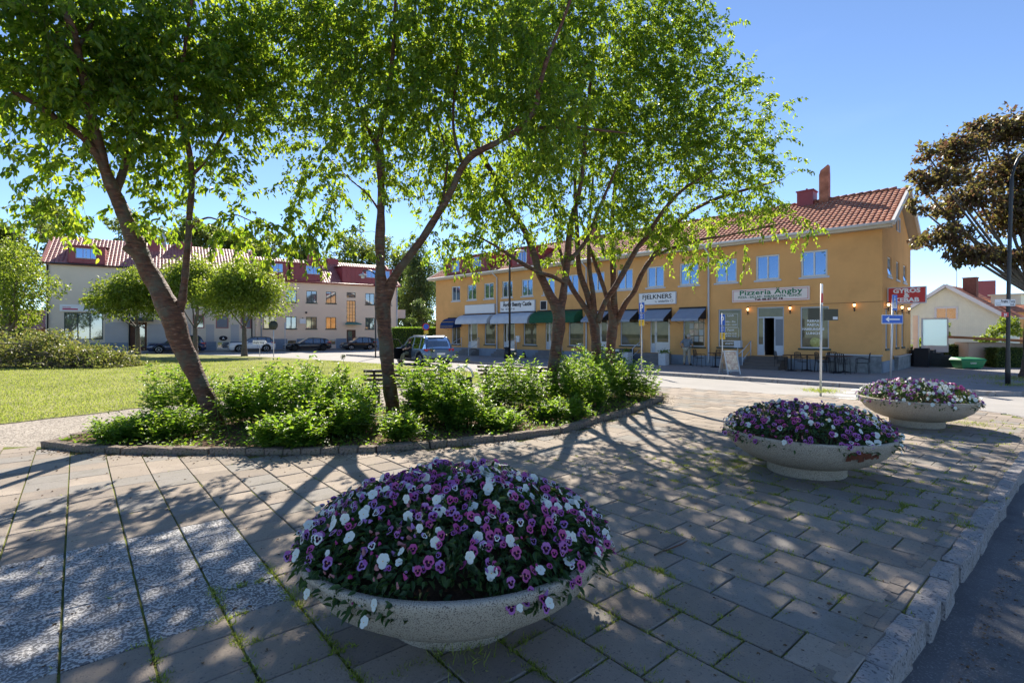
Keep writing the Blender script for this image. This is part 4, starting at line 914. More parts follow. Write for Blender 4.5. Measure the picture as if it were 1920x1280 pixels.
for sgn in (-1, 1): mb.beam((sgn * (hw + e), -.53, ez - .22), (0, -.53, rz_ + .14), .06, .30)
mb.build('verge_board', M['trim'], roofH)
mb = MB(); mb.box(.5, 1.5, 3.2, 4.1, 5.0, 7.2); mb.box(.45, 1.55, 3.15, 4.15, 7.2, 7.28); mb.build('chimney', M['brick'], roofH)
mb = MB(); mb.box(2.2, 4.3, 5.2, 7.2, 4.6, 5.5); mb.box(2.0, 4.6, 5.0, 7.4, 5.5, 5.62); mb.build('dormer', M['yellowwood'], roofH)
mb = MB(); mb.tube([(.2, 2.5, 6), (.2, 2.5, 9.8)], .03, 5); mb.tube([(-.9, 2.5, 9.5), (.9, 2.5, 9.5)], .015, 4); mb.build('aerial', M['steel'], roofH)
window(H, T(-.85, -.05, 3.15), 1.6, 1.15, M['trim'], M['glassdim'], fw=.09, depth=.05, trim=M['trim'])
t = thing('orange_tiled_roof_house', 'bright orange tiled roof seen between the ochre gable and the cream board house', 'building', (44.5, 58, -.2), R(-8))
mb = MB(); mb.box(-7, 3.4, .3, 7, 0, 4.2); mb.build('wall', M['yellowwood'], t)
tile_roof(t, lambda u, s, h: (u, .3 + .85 * s - .5 * h, 4.0 + .53 * s + .85 * h), -7, 3.5, 0, 4.3, M['tile3'], tw=.32, cl=.42, k=4)
t = thing('ochre_side_house', 'low ochre house with pink chimney glimpsed beside the maple trunk', 'building', (60, 60, -.2), R(-30))
mb = MB(); mb.box(-6, 6, 0, 7, 0, 4.4); mb.build('wall', M['orange'], t); mb = MB(); mb.add([(-6.3, -.4, 4.3), (6.3, -.4, 4.3), (6.3, 3.5, 6.4), (-6.3, 3.5, 6.4), (6.3, 7.4, 4.3), (-6.3, 7.4, 4.3)], [(0, 1, 2, 3), (3, 2, 4, 5)]); r0 = mb.build('roof', M['tile'], t); mb = MB(); mb.box(-3.6, -2, 2, 3.4, 5.4, 8.3); mb.build('chimney', M['redmetal'], r0)

def box_leaves(name, m, x0, x1, y0, y1, z0, z1, n, L=.08, top=True):
    C = NP.rand(n, 3) * [x1 - x0, y1 - y0, z1 - z0] + [x0, y0, z0]
    q = NP.rand(n); face = NP.randint(0, 3, n)
    C[:, 1] = np.where(face == 0, y0 + NP.rand(n) * .12, C[:, 1]); C[:, 2] = np.where(face == 1, z1 - NP.rand(n) * .08, C[:, 2]); C[:, 0] = np.where((face == 2) & (q < .5), x0 + NP.rand(n) * .1, C[:, 0])
    return leaf_mesh(name, C, NP.randn(n, 3), NP.randn(n, 3), L * (.7 + .6 * NP.rand(n)), L * .6, m, simple=True)
def hedge(label, a, b, depth, h, m=None, group='clipped hedges', n=6000, L=.07):
    ax = math.atan2(b[1] - a[1], b[0] - a[0]); Ln = math.dist(a, b)
    t = thing('hedge', label, 'hedge', (a[0], a[1], gz(a[1])), ax, group)
    mb = MB(); mb.box(.08, Ln - .08, .08, depth - .08, 0, h - .08); mb.build('dark_core', mat('hedge_inside', (.015, .03, .008), 1, .4, 4), t)  # plain dark box filling the hedge behind the leaves
    tag(mesh_obj('foliage', box_leaves('foliage', m or M['leaffar'], 0, Ln, 0, depth, .02, h, n, L), t), kind='stuff')
hedge('clipped dark hedge left of the small flat-roofed shed', (21.6, 28.8), (26.2, 28.2), .9, 1.1)
hedge('clipped dark hedge between the small shed and the lamp post', (24.7, 26.1), (28.5, 25.6), .8, 1.0, n=7000)
hedge('tall bright hedge between the cream house and the ochre house', (-12.5, 53), (-6.6, 51), 1.4, 2.4, M['leafshrub'], None, 9000, .12)

t = thing('garden_shed', 'small pale pink shed with a flat rust-brown roof behind the green grit bin', 'shed', (25.0, 27.2, -.03), R(-20))
mb = MB(); mb.box(-.6, 1.25, 0, 1.6, 0, 1.25); mb.box(1.252, 2.2, .6, 1.6, .35, 1.2); mb.build('wall', M['pinkwall'], t)
mb = MB(); mb.add([(-1.6, -.9, 1.5), (1.6, -.9, 1.28), (3.6, .2, 1.25), (3.4, 2.0, 1.25), (-1.4, 2.0, 1.5), (-1.6, -.9, 1.62), (1.6, -.9, 1.42), (3.6, .2, 1.38), (3.4, 2.0, 1.38), (-1.4, 2.0, 1.62)], [(4, 3, 2, 1, 0), (5, 6, 7, 8, 9), (0, 1, 6, 5), (1, 2, 7, 6), (2, 3, 8, 7), (4, 0, 5, 9)]); mb.build('roof', M['rust'], t)
t = thing('grit_bin', 'low green grit bin standing in front of the pale pink shed', 'grit bin', (22.6, 25.4, -.02), R(-4))
mb = MB(); v = [(-.46, -.3, .06), (.46, -.3, .06), (.46, .3, .06), (-.46, .3, .06), (-.58, -.38, .42), (.58, -.38, .42), (.58, .38, .42), (-.58, .38, .42)]
mb.add(v, [(0, 3, 2, 1), (0, 1, 5, 4), (1, 2, 6, 5), (2, 3, 7, 6), (3, 0, 4, 7)]); mb.box(-.42, -.3, -.25, .25, 0, .06); mb.box(.3, .42, -.25, .25, 0, .06); mb.build('bin_body', M['gravebox'], t)
mb = MB(); mb.add([(-.6, -.4, .42), (.6, -.4, .42), (.6, .4, .42), (-.6, .4, .42), (-.56, -.34, .5), (.56, -.34, .5), (.5, .36, .56), (-.5, .36, .56)], [(0, 3, 2, 1), (4, 5, 6, 7), (0, 1, 5, 4), (1, 2, 6, 5), (2, 3, 7, 6), (3, 0, 4, 7)]); mb.build('lid', M['gravebox'], t)
text_obj('SAND', .11, M['signwhite'], t, T(0, -.36, .25), align='CENTER')
# side stairs and frosted screen at the gable end
t = thing('side_stairs', 'dark stone stairs climbing to the rear corner of the ochre gable', 'stairs', (CR[0], CR[1], 0), OA)
mb = MB()
for i in range(6): mb.box(.06, 2.6 - i * .32, 7.3 + .001 * i, 8.6 - .001 * i, i * .14 - (.2 if i == 0 else 0), i * .14 + .14)
mb.build('treads', mat('dark_stone', (.05, .05, .055), .9, .2), t)
mb = MB(); mb.box(.3, .9, 6.5, 7.1, 0, .95); mb.build('pedestal', M['ink'], t)
t = thing('frosted_screen', 'pale frosted glass screen in a grey frame beside the ochre gable', 'screen', (CR[0], CR[1], 0), OA)
mb = MB(); x0, x1, y = .35, 1.5, 8.75
mb.box(x0, x0 + .06, y, y + .06, .7, 2.5); mb.box(x1 - .06, x1, y, y + .06, .7, 2.5); mb.box(x0, x1, y, y + .06, 2.5, 2.56); mb.box(x0 + .06, x1 - .06, y + .01, y + .05, .7, 1.05); mb.box(.02, .25, 8.5, 8.8, .7, 2.7); mb.build('frame', M['trimgrey'], t)
mb = MB(); mb.box(x0 + .06, x1 - .06, y + .02, y + .04, 1.05, 2.5); mb.build('pane', M['frost'], t)

# ------------------------------------------------------------------ signs and lamp posts
def pole(mb, x, y, z0, z1, r=.03, tilt=0): mb.tube([(x, y, z0), (x + tilt, y, z1)], r, 8)
def plate(parent, name, m, c, w_, h, rz, back=M['steel'], th=.012):
    mb = MB(); mb.obox((0, 0, 0), (w_, th, h)); mb.quad((-w_ / 2 + .001, -th / 2 - .002, -h / 2 + .001), (w_ / 2 - .001, -th / 2 - .002, -h / 2 + .001), (w_ / 2 - .001, -th / 2 - .002, h / 2 - .001), (-w_ / 2 + .001, -th / 2 - .002, h / 2 - .001), 1)
    return mb.build(name, [back, m], parent, c, rz)
def parking(label, x, y, ztop, pz, ysc):
    t = thing('parking_sign', label, 'parking sign', (x, y, gz(y)), 0, 'parking signs along the shop pavement'); mb = MB(); pole(mb, 0, .03, -.1, pz, .03); mb.build('pole', M['steel'], t)
    rz = ysc
    z = ztop - .24; p = plate(t, 'p_plate', M['signblue'], (0, 0, z), .38, .46, rz); text_obj('P', .46, M['signwhite'], p, T(-.002, -.010, -.165), bold=.012, align='CENTER', ext=.001)
    z -= .40; p = plate(t, 'time_plate', M['signblue'], (0, 0, z), .38, .26, rz); text_obj('8-18\n2 tim', .10, M['signwhite'], p, T(0, -.010, .03), align='CENTER', ext=.001)
    z -= .29; p = plate(t, 'yellow_plate', M['signyellow'], (0, 0, z), .38, .27, rz); text_obj('• Avgift\n  taxa', .09, M['ink'], p, T(-.15, -.010, .03), ext=.001)
parking('parking sign with yellow plate in front of the white estate agent sign', 5.93, 23.4, 3.15, 3.2, R(-66))
parking('parking sign with yellow plate beside the sandwich board', 9.05, 22.0, 2.55, 2.6, R(-80))
t = thing('direction_sign', 'pole with dark sign backs and an edge-on street name plate, nearest to the zebra crossing', 'sign', (9.22, 15.3, -.02)); mb = MB(); pole(mb, 0, 0, -.1, 3.25, .032, .03); mb.build('pole', M['steel'], t)
mb = MB(); mb.box(-.40, -.05, -.06, -.035, 2.18, 2.52); mb.build('sign_back_plate', M['backsign'], t); mb = MB(); mb.box(.07, .49, -.06, -.035, 2.16, 2.50); mb.build('sign_back_plate', M['backsign'], t)
mb = MB(); mb.box(.33, .47, -.064, -.0605, 2.19, 2.27); mb.build('sticker', M['trimgrey'], t)
mb = MB(); RE = Matrix.Rotation(R(-33), 3, 'Z'); mb.obox((.05, 0, 2.93), (.03, .5, .62), RE); mb.build('edge_on_plate', M['signwhite'], t); mb = MB(); mb.obox((.05, 0, 2.82), (.036, .51, .28), RE); mb.build('red_band', M['signred'], t)
t = thing('arrow_sign', 'pole with a blue one-way arrow plate below a pedestrian crossing sign', 'sign', (13.62, 18.4, -.02)); mb = MB(); pole(mb, 0, .03, -.1, 3.1, .034, .10); mb.build('pole', M['steel'], t)
p = plate(t, 'arrow_plate', M['signblue'], (.05, 0, 2.27), .86, .28, R(10)); q = plate(t, 'white_border', M['signwhite'], (.05, .006, 2.27), .90, .32, R(10))
mb = MB(); mb.box(-.18, .30, -.013, -.009, -.022, .022); mb.add([(-.30, -.012, 0), (-.17, -.012, -.085), (-.13, -.012, -.085), (-.19, -.012, 0), (-.13, -.012, .085), (-.17, -.012, .085)], [(0, 1, 2, 3), (0, 3, 4, 5)]); mb.build('arrow', M['signwhite'], p)
p = plate(t, 'crossing_plate', M['signblue'], (.13, 0, 2.87), .30, .56, R(25))
mb = MB(); mb.add([(-.13, -.009, -.20), (.13, -.009, -.20), (0, -.009, .25)], [(0, 1, 2)]); mb.build('white_triangle', M['signwhite'], p)
mb = MB()
for a, b, r_ in (((-.0, .12), (.0, .0), .022), ((0, 0), (-.055, -.17), .016), ((0, 0), (.05, -.17), .016), ((0, .09), (-.05, .0), .011), ((0, .09), (.05, .01), .011)): mb.beam((a[0], -.012, a[1]), (b[0], -.012, b[1]), r_, .004)
mb.lathe([(.001, -.012), (.022, -.012)], 10, (0, 0, .155), ax='y'); mb.build('walking_figure', M['ink'], p)
t = thing('street_lamp', 'tall black lamp post carrying the street name plate and a red number plate', 'street lamp', (16.75, 17.3, -.02))
mb = MB(); A = [(0, 0, -.1), (.03, 0, 3.2), (.12, 0, 6.6), (.18, 0, 7.2), (.42, 0, 7.75), (.9, 0, 8.05), (1.6, 0, 8.1)]; C_ = catmull([(*p, .06) for p in A], 4); mb.tube([c[:3] for c in C_], [.075 if c[2] < 1.2 else .058 if c[2] < 7 else .04 for c in C_], 10); mb.build('pole', M['black'], t)
mb = MB(); mb.lathe([(.001, 8.1), (.2, 8.05), (.3, 7.9), (.001, 7.88)], 16, (1.8, 0, 0)); mb.build('lamp_head', M['black'], t)
p = plate(t, 'name_plate', M['signwhite'], (-.17, -.08, 2.80), .76, .22, R(6), M['signwhite']); text_obj('Ängby Torg', .10, M['ink'], p, T(.36, -.011, .02), sx=1.1, bold=.002, align='RIGHT', ext=.001); text_obj('14-2', .08, M['ink'], p, T(.34, -.011, -.09), sx=1.1, bold=.002, align='RIGHT', ext=.001); text_obj('Bromma', .05, M['inkgrey'], p, T(-.34, -.011, -.08), ext=.001)
mb = MB(); mb.box(-.36, .36, -.013, -.008, -.008, -.002); mb.build('divider', M['ink'], p)
p = plate(t, 'route_plate', M['signred'], (-.17, -.08, 2.40), .26, .15, R(6), M['signred']); text_obj('30', .12, M['signwhite'], p, T(0, -.011, -.045), bold=.004, align='CENTER', ext=.001)
t = thing('black_pole', 'slim black lamp post with a litter bin in front of the beauty salon', 'street lamp', (-.15, 33, gz(33)))
mb = MB(); mb.tube([(0, 0, -.1), (0, 0, 6.4), (.1, 0, 6.9), (.6, 0, 7.1)], .065, 8); mb.build('pole', M['black'], t); mb = MB(); mb.lathe([(.001, 7.15), (.18, 7.1), (.25, 7.0), (.001, 6.98)], 12, (.7, 0, 0)); mb.build('lamp_head', M['trim'], t)
t = thing('litter_bin', 'small black litter bin hanging on the slim black lamp post', 'litter bin', (-.34, 32.9, gz(33))); mb = MB(); mb.lathe([(.001, .15), (.17, .15), (.17, .80), (.15, .80), (.15, .3), (.001, .3)], 14); mb.build('bin_body', M['black'], t); mb = MB(); mb.lathe([(.18, .78), (.18, .86), (.001, .9)], 14); mb.build('lid', M['plastic'], t)
t = thing('street_lamp', 'lamp with a hanging pale shade on a long arm in front of the red dormers', 'street lamp', (-10.5, 39.4, gz(39)))
mb = MB(); A = [(0, 0, -.1, 1), (0, 0, 5.8, 1), (-.1, 0, 6.35, 1), (-.5, 0, 6.62, 1), (-1.0, 0, 6.55, 1)]; C_ = catmull(A, 4); mb.tube([c[:3] for c in C_], .055, 8); mb.build('pole', M['black'], t)
mb = MB(); mb.lathe([(.03, 6.5), (.07, 6.35), (.30, 6.28), (.32, 6.22), (.001, 6.2)], 14, (-.97, 0, 0)); mb.lathe([(.16, 6.2), (.14, 6.02), (.001, 5.98)], 12, (-.97, 0, 0)); mb.build('lamp_shade', M['zinc'], t)
x, y, z = P(799, 608, 44); t = thing('no_parking_sign', 'round blue and red no parking sign with yellow plate by the bright hedge', 'sign', (x, y, gz(y)))
mb = MB(); pole(mb, 0, .03, 0, 2.4, .03); mb.build('pole', M['steel'], t); mb = MB(); mb.lathe([(.001, 0), (.24, 0), (.32, 0), (.32, .02)], 20, (0, -.02, 2.35), ax='y', mats=[0, 1, 1]); mb.build('disc', [M['signblue'], M['signred']], t); plate(t, 'yellow_plate', M['signyellow'], (0, 0, 1.88), .4, .3, 0)
x, y, _ = P(513, 660, 39.4); t = thing('round_sign_back', 'round sign seen from behind on a grey pole at the far lawn edge', 'sign', (x, y, gz(y)))
mb = MB(); pole(mb, 0, 0, -.05, 2.65, .03); mb.build('pole', M['steel'], t); mb = MB(); mb.lathe([(.001, 0), (.35, 0), (.35, .02), (.001, .02)], 20, (0, -.04, 2.4), ax='y'); mb.build('disc', M['backsign'], t)
x, y, _ = P(487, 664, 41.5); t = thing('road_name_sign', 'low pale arrow-ended road name sign standing in front of the white car', 'sign', (x, y, gz(y)))
mb = MB(); pole(mb, 0, 0, -.05, 1.0, .025); mb.build('pole', M['steel'], t); mb = MB(); mb.add([(-.55, -.04, .88), (.42, -.04, .88), (.6, -.04, 1.05), (.42, -.04, 1.22), (-.55, -.04, 1.22), (-.55, -.02, .88), (.42, -.02, .88), (.6, -.02, 1.05), (.42, -.02, 1.22), (-.55, -.02, 1.22)], [(0, 1, 2, 3, 4), (9, 8, 7, 6, 5), (0, 5, 6, 1), (1, 6, 7, 2), (2, 7, 8, 3), (3, 8, 9, 4), (4, 9, 5, 0)]); mb.build('panel', M['signwhite'], t); text_obj('Ängby torg', .19, M['ink'], t, T(-.5, -.046, .98), bold=.003, ext=.001)
t = cthing('grey_pole_sign', 'slim dark pole sign standing behind the round sign back by the white car', 'sign'); x = -14.3; mb = MB(); mb.tube([(x, -5, -.3), (x, -5, 2.7)], .03, 6); mb.box(x - .05, x + .05, -5.2, -4.9, 2.1, 2.8); mb.build('pole', M['trimgrey'], t)

# ------------------------------------------------------------------ street furniture
def chair_thing(label, x, v, rz, group='bistro chairs outside the pizzeria'):
    X = ow(x, v); t = thing('bistro_chair', label, 'chair', (X[0], X[1], gz(X[1]) + .002), OA + rz, group)
    mb = MB()
    for sx in (-.22, .22): mb.tube([(sx * 1.1, -.24, 0), (sx, -.2, .44), (sx, -.2, .64)], .011, 5); mb.tube([(sx, .26, 0), (sx, .22, .44), (sx * .8, .28, .86)], .011, 5)
    for sx in (-.24, .24): mb.tube([(sx * .9, -.2, .64), (sx, 0, .67), (sx * .95, .24, .62)], .012, 5)
    mb.tube([(-.18, .28, .86), (0, .30, .9), (.18, .28, .86)], .012, 5); mb.build('frame', M['ink'], t)
    mb = MB(); mb.lathe([(.001, .445), (.22, .445), (.22, .46), (.001, .46)], 14); mb.build('seat', M['plastic'], t)
    mb = MB()
    for i in range(5): mb.box(-.17 + i * .075, -.14 + i * .075, .262 + .004 * (i % 2), .272 + .004 * (i % 2), .5, .87)
    mb.build('backrest', M['plastic'], t); return t
def table_thing(label, x, v, r=.36):
    X = ow(x, v); t = thing('bistro_table', label, 'table', (X[0], X[1], gz(X[1]) + .002), OA, 'bistro tables outside the pizzeria')
    mb = MB(); mb.lathe([(.001, .72), (r, .72), (r, .745), (.001, .745)], 20); mb.build('tabletop', M['brown'], t)
    mb = MB(); mb.lathe([(.24, 0), (.24, .02), (.05, .06), (.03, .1), (.03, .72)], 12); mb.build('base', M['ink'], t)
table_thing('round bistro table behind the sandwich board', -6.9, 1.15); chair_thing('dark bistro chair left of the table behind the sandwich board', -7.65, 1.35, R(90)); chair_thing('dark bistro chair right of the table behind the sandwich board', -6.15, 1.25, R(-80)); chair_thing('dark bistro chair against the wall behind the sandwich board', -7.0, .55, R(10))
table_thing('round bistro table right beside the pizzeria steps', -3.25, 1.35); table_thing('round bistro table below the left part of the lettered window', -2.75, .75, .4); table_thing('round bistro table behind the pole with dark sign backs', -1.45, 1.45); table_thing('round bistro table nearest the grey stone base', -1.3, .7)
chair_thing('dark bistro chair touching the pizzeria steps', -3.75, 1.1, R(90)); chair_thing('dark bistro chair between the two left bistro tables', -2.75, 1.45, R(150)); chair_thing('dark bistro chair with its back to the lettered window', -2.15, .75, R(-60))
chair_thing('dark bistro chair in front of the lettered window middle', -1.95, 1.35, R(80)); chair_thing('dark bistro chair by the pole with dark sign backs', -1.1, 1.9, R(170)); chair_thing('dark bistro chair nearest the building corner', -.55, 1.0, R(-85)); chair_thing('dark bistro chair with its back against the stone base', -1.85, .45, R(5))
X = ow(-6.0, 2.9); t = thing('sandwich_board', 'folding sandwich board with red and white posters on the shop pavement', 'sandwich board', (9.3, 21.9, .002), OA + R(60))
for s in (-1, 1):
    mb = MB(); mb.beam((-.3, s * .3, 0), (-.3, s * .03, 1.0), .04, .04); mb.beam((.3, s * .3, 0), (.3, s * .03, 1.0), .04, .04); mb.beam((-.28, s * .03, .98), (.28, s * .03, .98), .04, .04); mb.beam((-.28, s * .26, .16), (.28, s * .26, .16), .04, .04); f_ = mb.build('board_frame', M['steel'], t)
    mb = MB(); mb.add([(-.28, s * .25, .2), (.28, s * .25, .2), (.28, s * .05, .95), (-.28, s * .05, .95)], [(0, 1, 2, 3)]); mb.build('poster', pm[2], f_)
# flower boxes beside the estate agent's steps
for lab, x in (('square concrete flower box left of the estate agent steps', -12.0), ('square concrete flower box right of the estate agent steps', -9.65)):
    X = ow(x, 1.45); t = thing('flower_box', lab, 'flower box', (X[0], X[1], gz(X[1])), OA, 'concrete flower boxes'); mb = MB(); mb.box(-.21, .21, -.21, .21, 0, .66); mb.build('box_body', mat('white_concrete', (.55, .56, .58), .9, .1, 6), t)
    n = 160; C = NP.randn(n, 3) * [.13, .13, .06] + [0, 0, .74]; tag(mesh_obj('foliage', leaf_mesh('foliage', C, NP.randn(n, 3), NP.randn(n, 3), .09, .05, M['leafshrub'], simple=True), t), kind='stuff')
X = ow(-13.0, .55); t = thing('leaning_board', 'dark blue bench box below the window left of the estate agent door', 'box', (X[0], X[1], gz(X[1])), OA); mb = MB(); mb.box(-.75, .75, -.25, .25, 0, .82); mb.build('box_body', mat('dark_blue_paint', (.04, .06, .10), .7), t)
X = ow(-13.0, 1.2); t = thing('white_chair', 'small white folding chair in front of the dark blue bench box', 'chair', (X[0], X[1], gz(X[1])), OA)
mb = MB()
for sx in (-.2, .2): mb.tube([(sx, -.2, 0), (sx, .2, .8)], .014, 5); mb.tube([(sx, .22, 0), (sx, -.18, .45)], .014, 5)
mb.box(-.2, .2, .17, .19, .68, .80); mb.build('frame', M['trim'], t); mb = MB(); mb.box(-.2, .2, -.18, .18, .44, .46); mb.build('seat', M['trim'], t)
t = fthing('post_box', 'grey mailbox on a white post left of the pizzeria steps', 'mailbox'); mb = MB(); mb.tube([(-5.92, -.75, -.05), (-5.92, -.75, 1.0)], .03, 6); mb.tube([(-5.92, -.75, .62), (-5.65, -.75, .9)], .02, 6); mb.build('post', M['trim'], t); mb = MB(); mb.box(-6.05, -5.74, -.9, -.6, 1.0, 1.36); mb.build('box_body', M['trimgrey'], t)
for lab, u in (('white handrail post left of the pizzeria door', -5.5), ('white handrail left of the estate agent steps', -11.75), ('white handrail beside the steps under the green awning', -17.95), ('white handrail between the two salon doors', -22.35), ('white handrail beside the steps under the blank signboard', -26.55), ('white handrail near the navy awning', -28.75)):
    t = fthing('handrail', lab, 'handrail', 'white handrails at the shop steps'); mb = MB(); mb.tube([(u, -.15, .5), (u, -.15, 1.35)], .025, 6); mb.tube([(u, -1.25, -.1), (u, -1.25, .85)], .025, 6); mb.tube([(u, -.15, 1.33), (u, -1.25, .83)], .02, 6); mb.tube([(u, -.15, .9), (u, -1.25, .4)], .015, 6); mb.build('rail', M['trimgrey'], t)
t = fthing('wall_mailbox', 'white mailbox on the ochre wall right of the salon door', 'mailbox'); mb = MB(); mb.box(-22.4, -22.05, -.16, -.004, 1.05, 1.5); mb.build('box_body', M['signwhite'], t)
t = thing('utility_cabinet', 'grey utility cabinet at the far left corner of the ochre house', 'cabinet', (*ow(-32.3, .7), gz(45)), OA); mb = MB(); mb.box(-.7, .7, -.3, .3, 0, 1.25); mb.box(-.74, .74, -.34, .34, 1.25, 1.32); mb.build('cabinet_body', M['backsign'], t)
t = thing('black_cat', 'small black animal sitting by the pavement below the salon window', 'cat', (*ow(-20.9, .8), gz(36)), OA)
mb = MB(); mb.lathe([(.001, 0), (.12, .02), (.14, .12), (.09, .26), (.06, .33)], 10); mb.lathe([(.001, .30), (.07, .33), (.085, .38), (.06, .45), (.001, .47)], 10, (0, -.03, 0)); mb.add([(-.07, -.03, .43), (-.02, -.03, .45), (-.06, -.03, .52)], [(0, 1, 2)]); mb.add([(.07, -.03, .43), (.02, -.03, .45), (.06, -.03, .52)], [(0, 1, 2)]); mb.tube([(0, .1, .04), (.12, .2, .03), (.2, .16, .04)], .02, 6); mb.build('body', M['black'], t)

# benches behind the bed: seen from behind
def bench(label, x, y, rz):
    t = thing('park_bench', label, 'bench', (x, y, -.01), rz, 'slatted benches facing the lawn')
    for sx in (-.8, .8):
        mb = MB(); mb.beam((sx, -.30, 0), (sx, -.22, .5), .06, .06); mb.beam((sx, -.22, .45), (sx, -.36, .90), .05, .06); mb.beam((sx, .22, 0), (sx, .18, .42), .06, .06); mb.beam((sx, -.24, .42), (sx, .24, .42), .05, .05); mb.build('leg', M['black'], t)
    for i in range(4): mb = MB(); mb.box(-1.05, 1.05, -.2 + i * .115, -.10 + i * .115, .45, .48); mb.build('seat_slat', M['benchwood'], t)
    for i in range(4):
        z = .52 + i * .105; yy = -.245 - (z - .5) * .30; mb = MB(); mb.obox((0, yy, z + .03), (2.1, .025, .072), Matrix.Rotation(R(17), 3, 'X')); mb.build('back_slat', M['benchwood'], t)
bench('dark slatted park bench behind the middle cherry trunk, seen from the back', -2.55, 12.75, R(3))
bench('dark slatted park bench half hidden by shrubs left of the third cherry', .15, 13.9, R(-25))
t = thing('litter_bin', 'round dark litter bin with a pale curved hood among the shrubs', 'litter bin', (-1.15, 12.05, 0)); mb = MB(); mb.lathe([(.001, .05), (.2, .05), (.22, .74), (.20, .74), (.19, .2), (.001, .2)], 20); mb.lathe([(.05, -.05), (.05, .05)], 8); mb.build('bin_body', M['black'], t)
mb = MB(); n = 12
for i in range(n):
    a0, a1 = math.pi * i / n, math.pi * (i + 1) / n
    for r0, r1 in ((.225, .245),):
        p = [(r0 * math.cos(a0), .74 + .25 * math.sin(a0)), (r0 * math.cos(a1), .74 + .25 * math.sin(a1)), (r1 * math.cos(a1), .74 + .28 * math.sin(a1)), (r1 * math.cos(a0), .74 + .28 * math.sin(a0))]
        mb.add([(a, -.14, b) for a, b in p] + [(a, .14, b) for a, b in p], [(0, 1, 2, 3), (7, 6, 5, 4), (0, 4, 5, 1), (2, 6, 7, 3)])
mb.build('hood', M['zinc'], t)
x, y = (1315 - 960) / 960 * 4.6 - .35, 4.35; t = thing('fallen_twig', 'thin reddish twig lying on the slabs right of the nearest planter', 'twig', (1.15, 4.15, .03)); mb = MB(); mb.tube([(-.02, -.09, .004), (.05, -.03, .004), (.12, .0, .01), (.26, .10, .012), (.33, .18, .006)], [.007, .006, .007, .006, .004], 5); mb.build('stick', M['bark'], t)

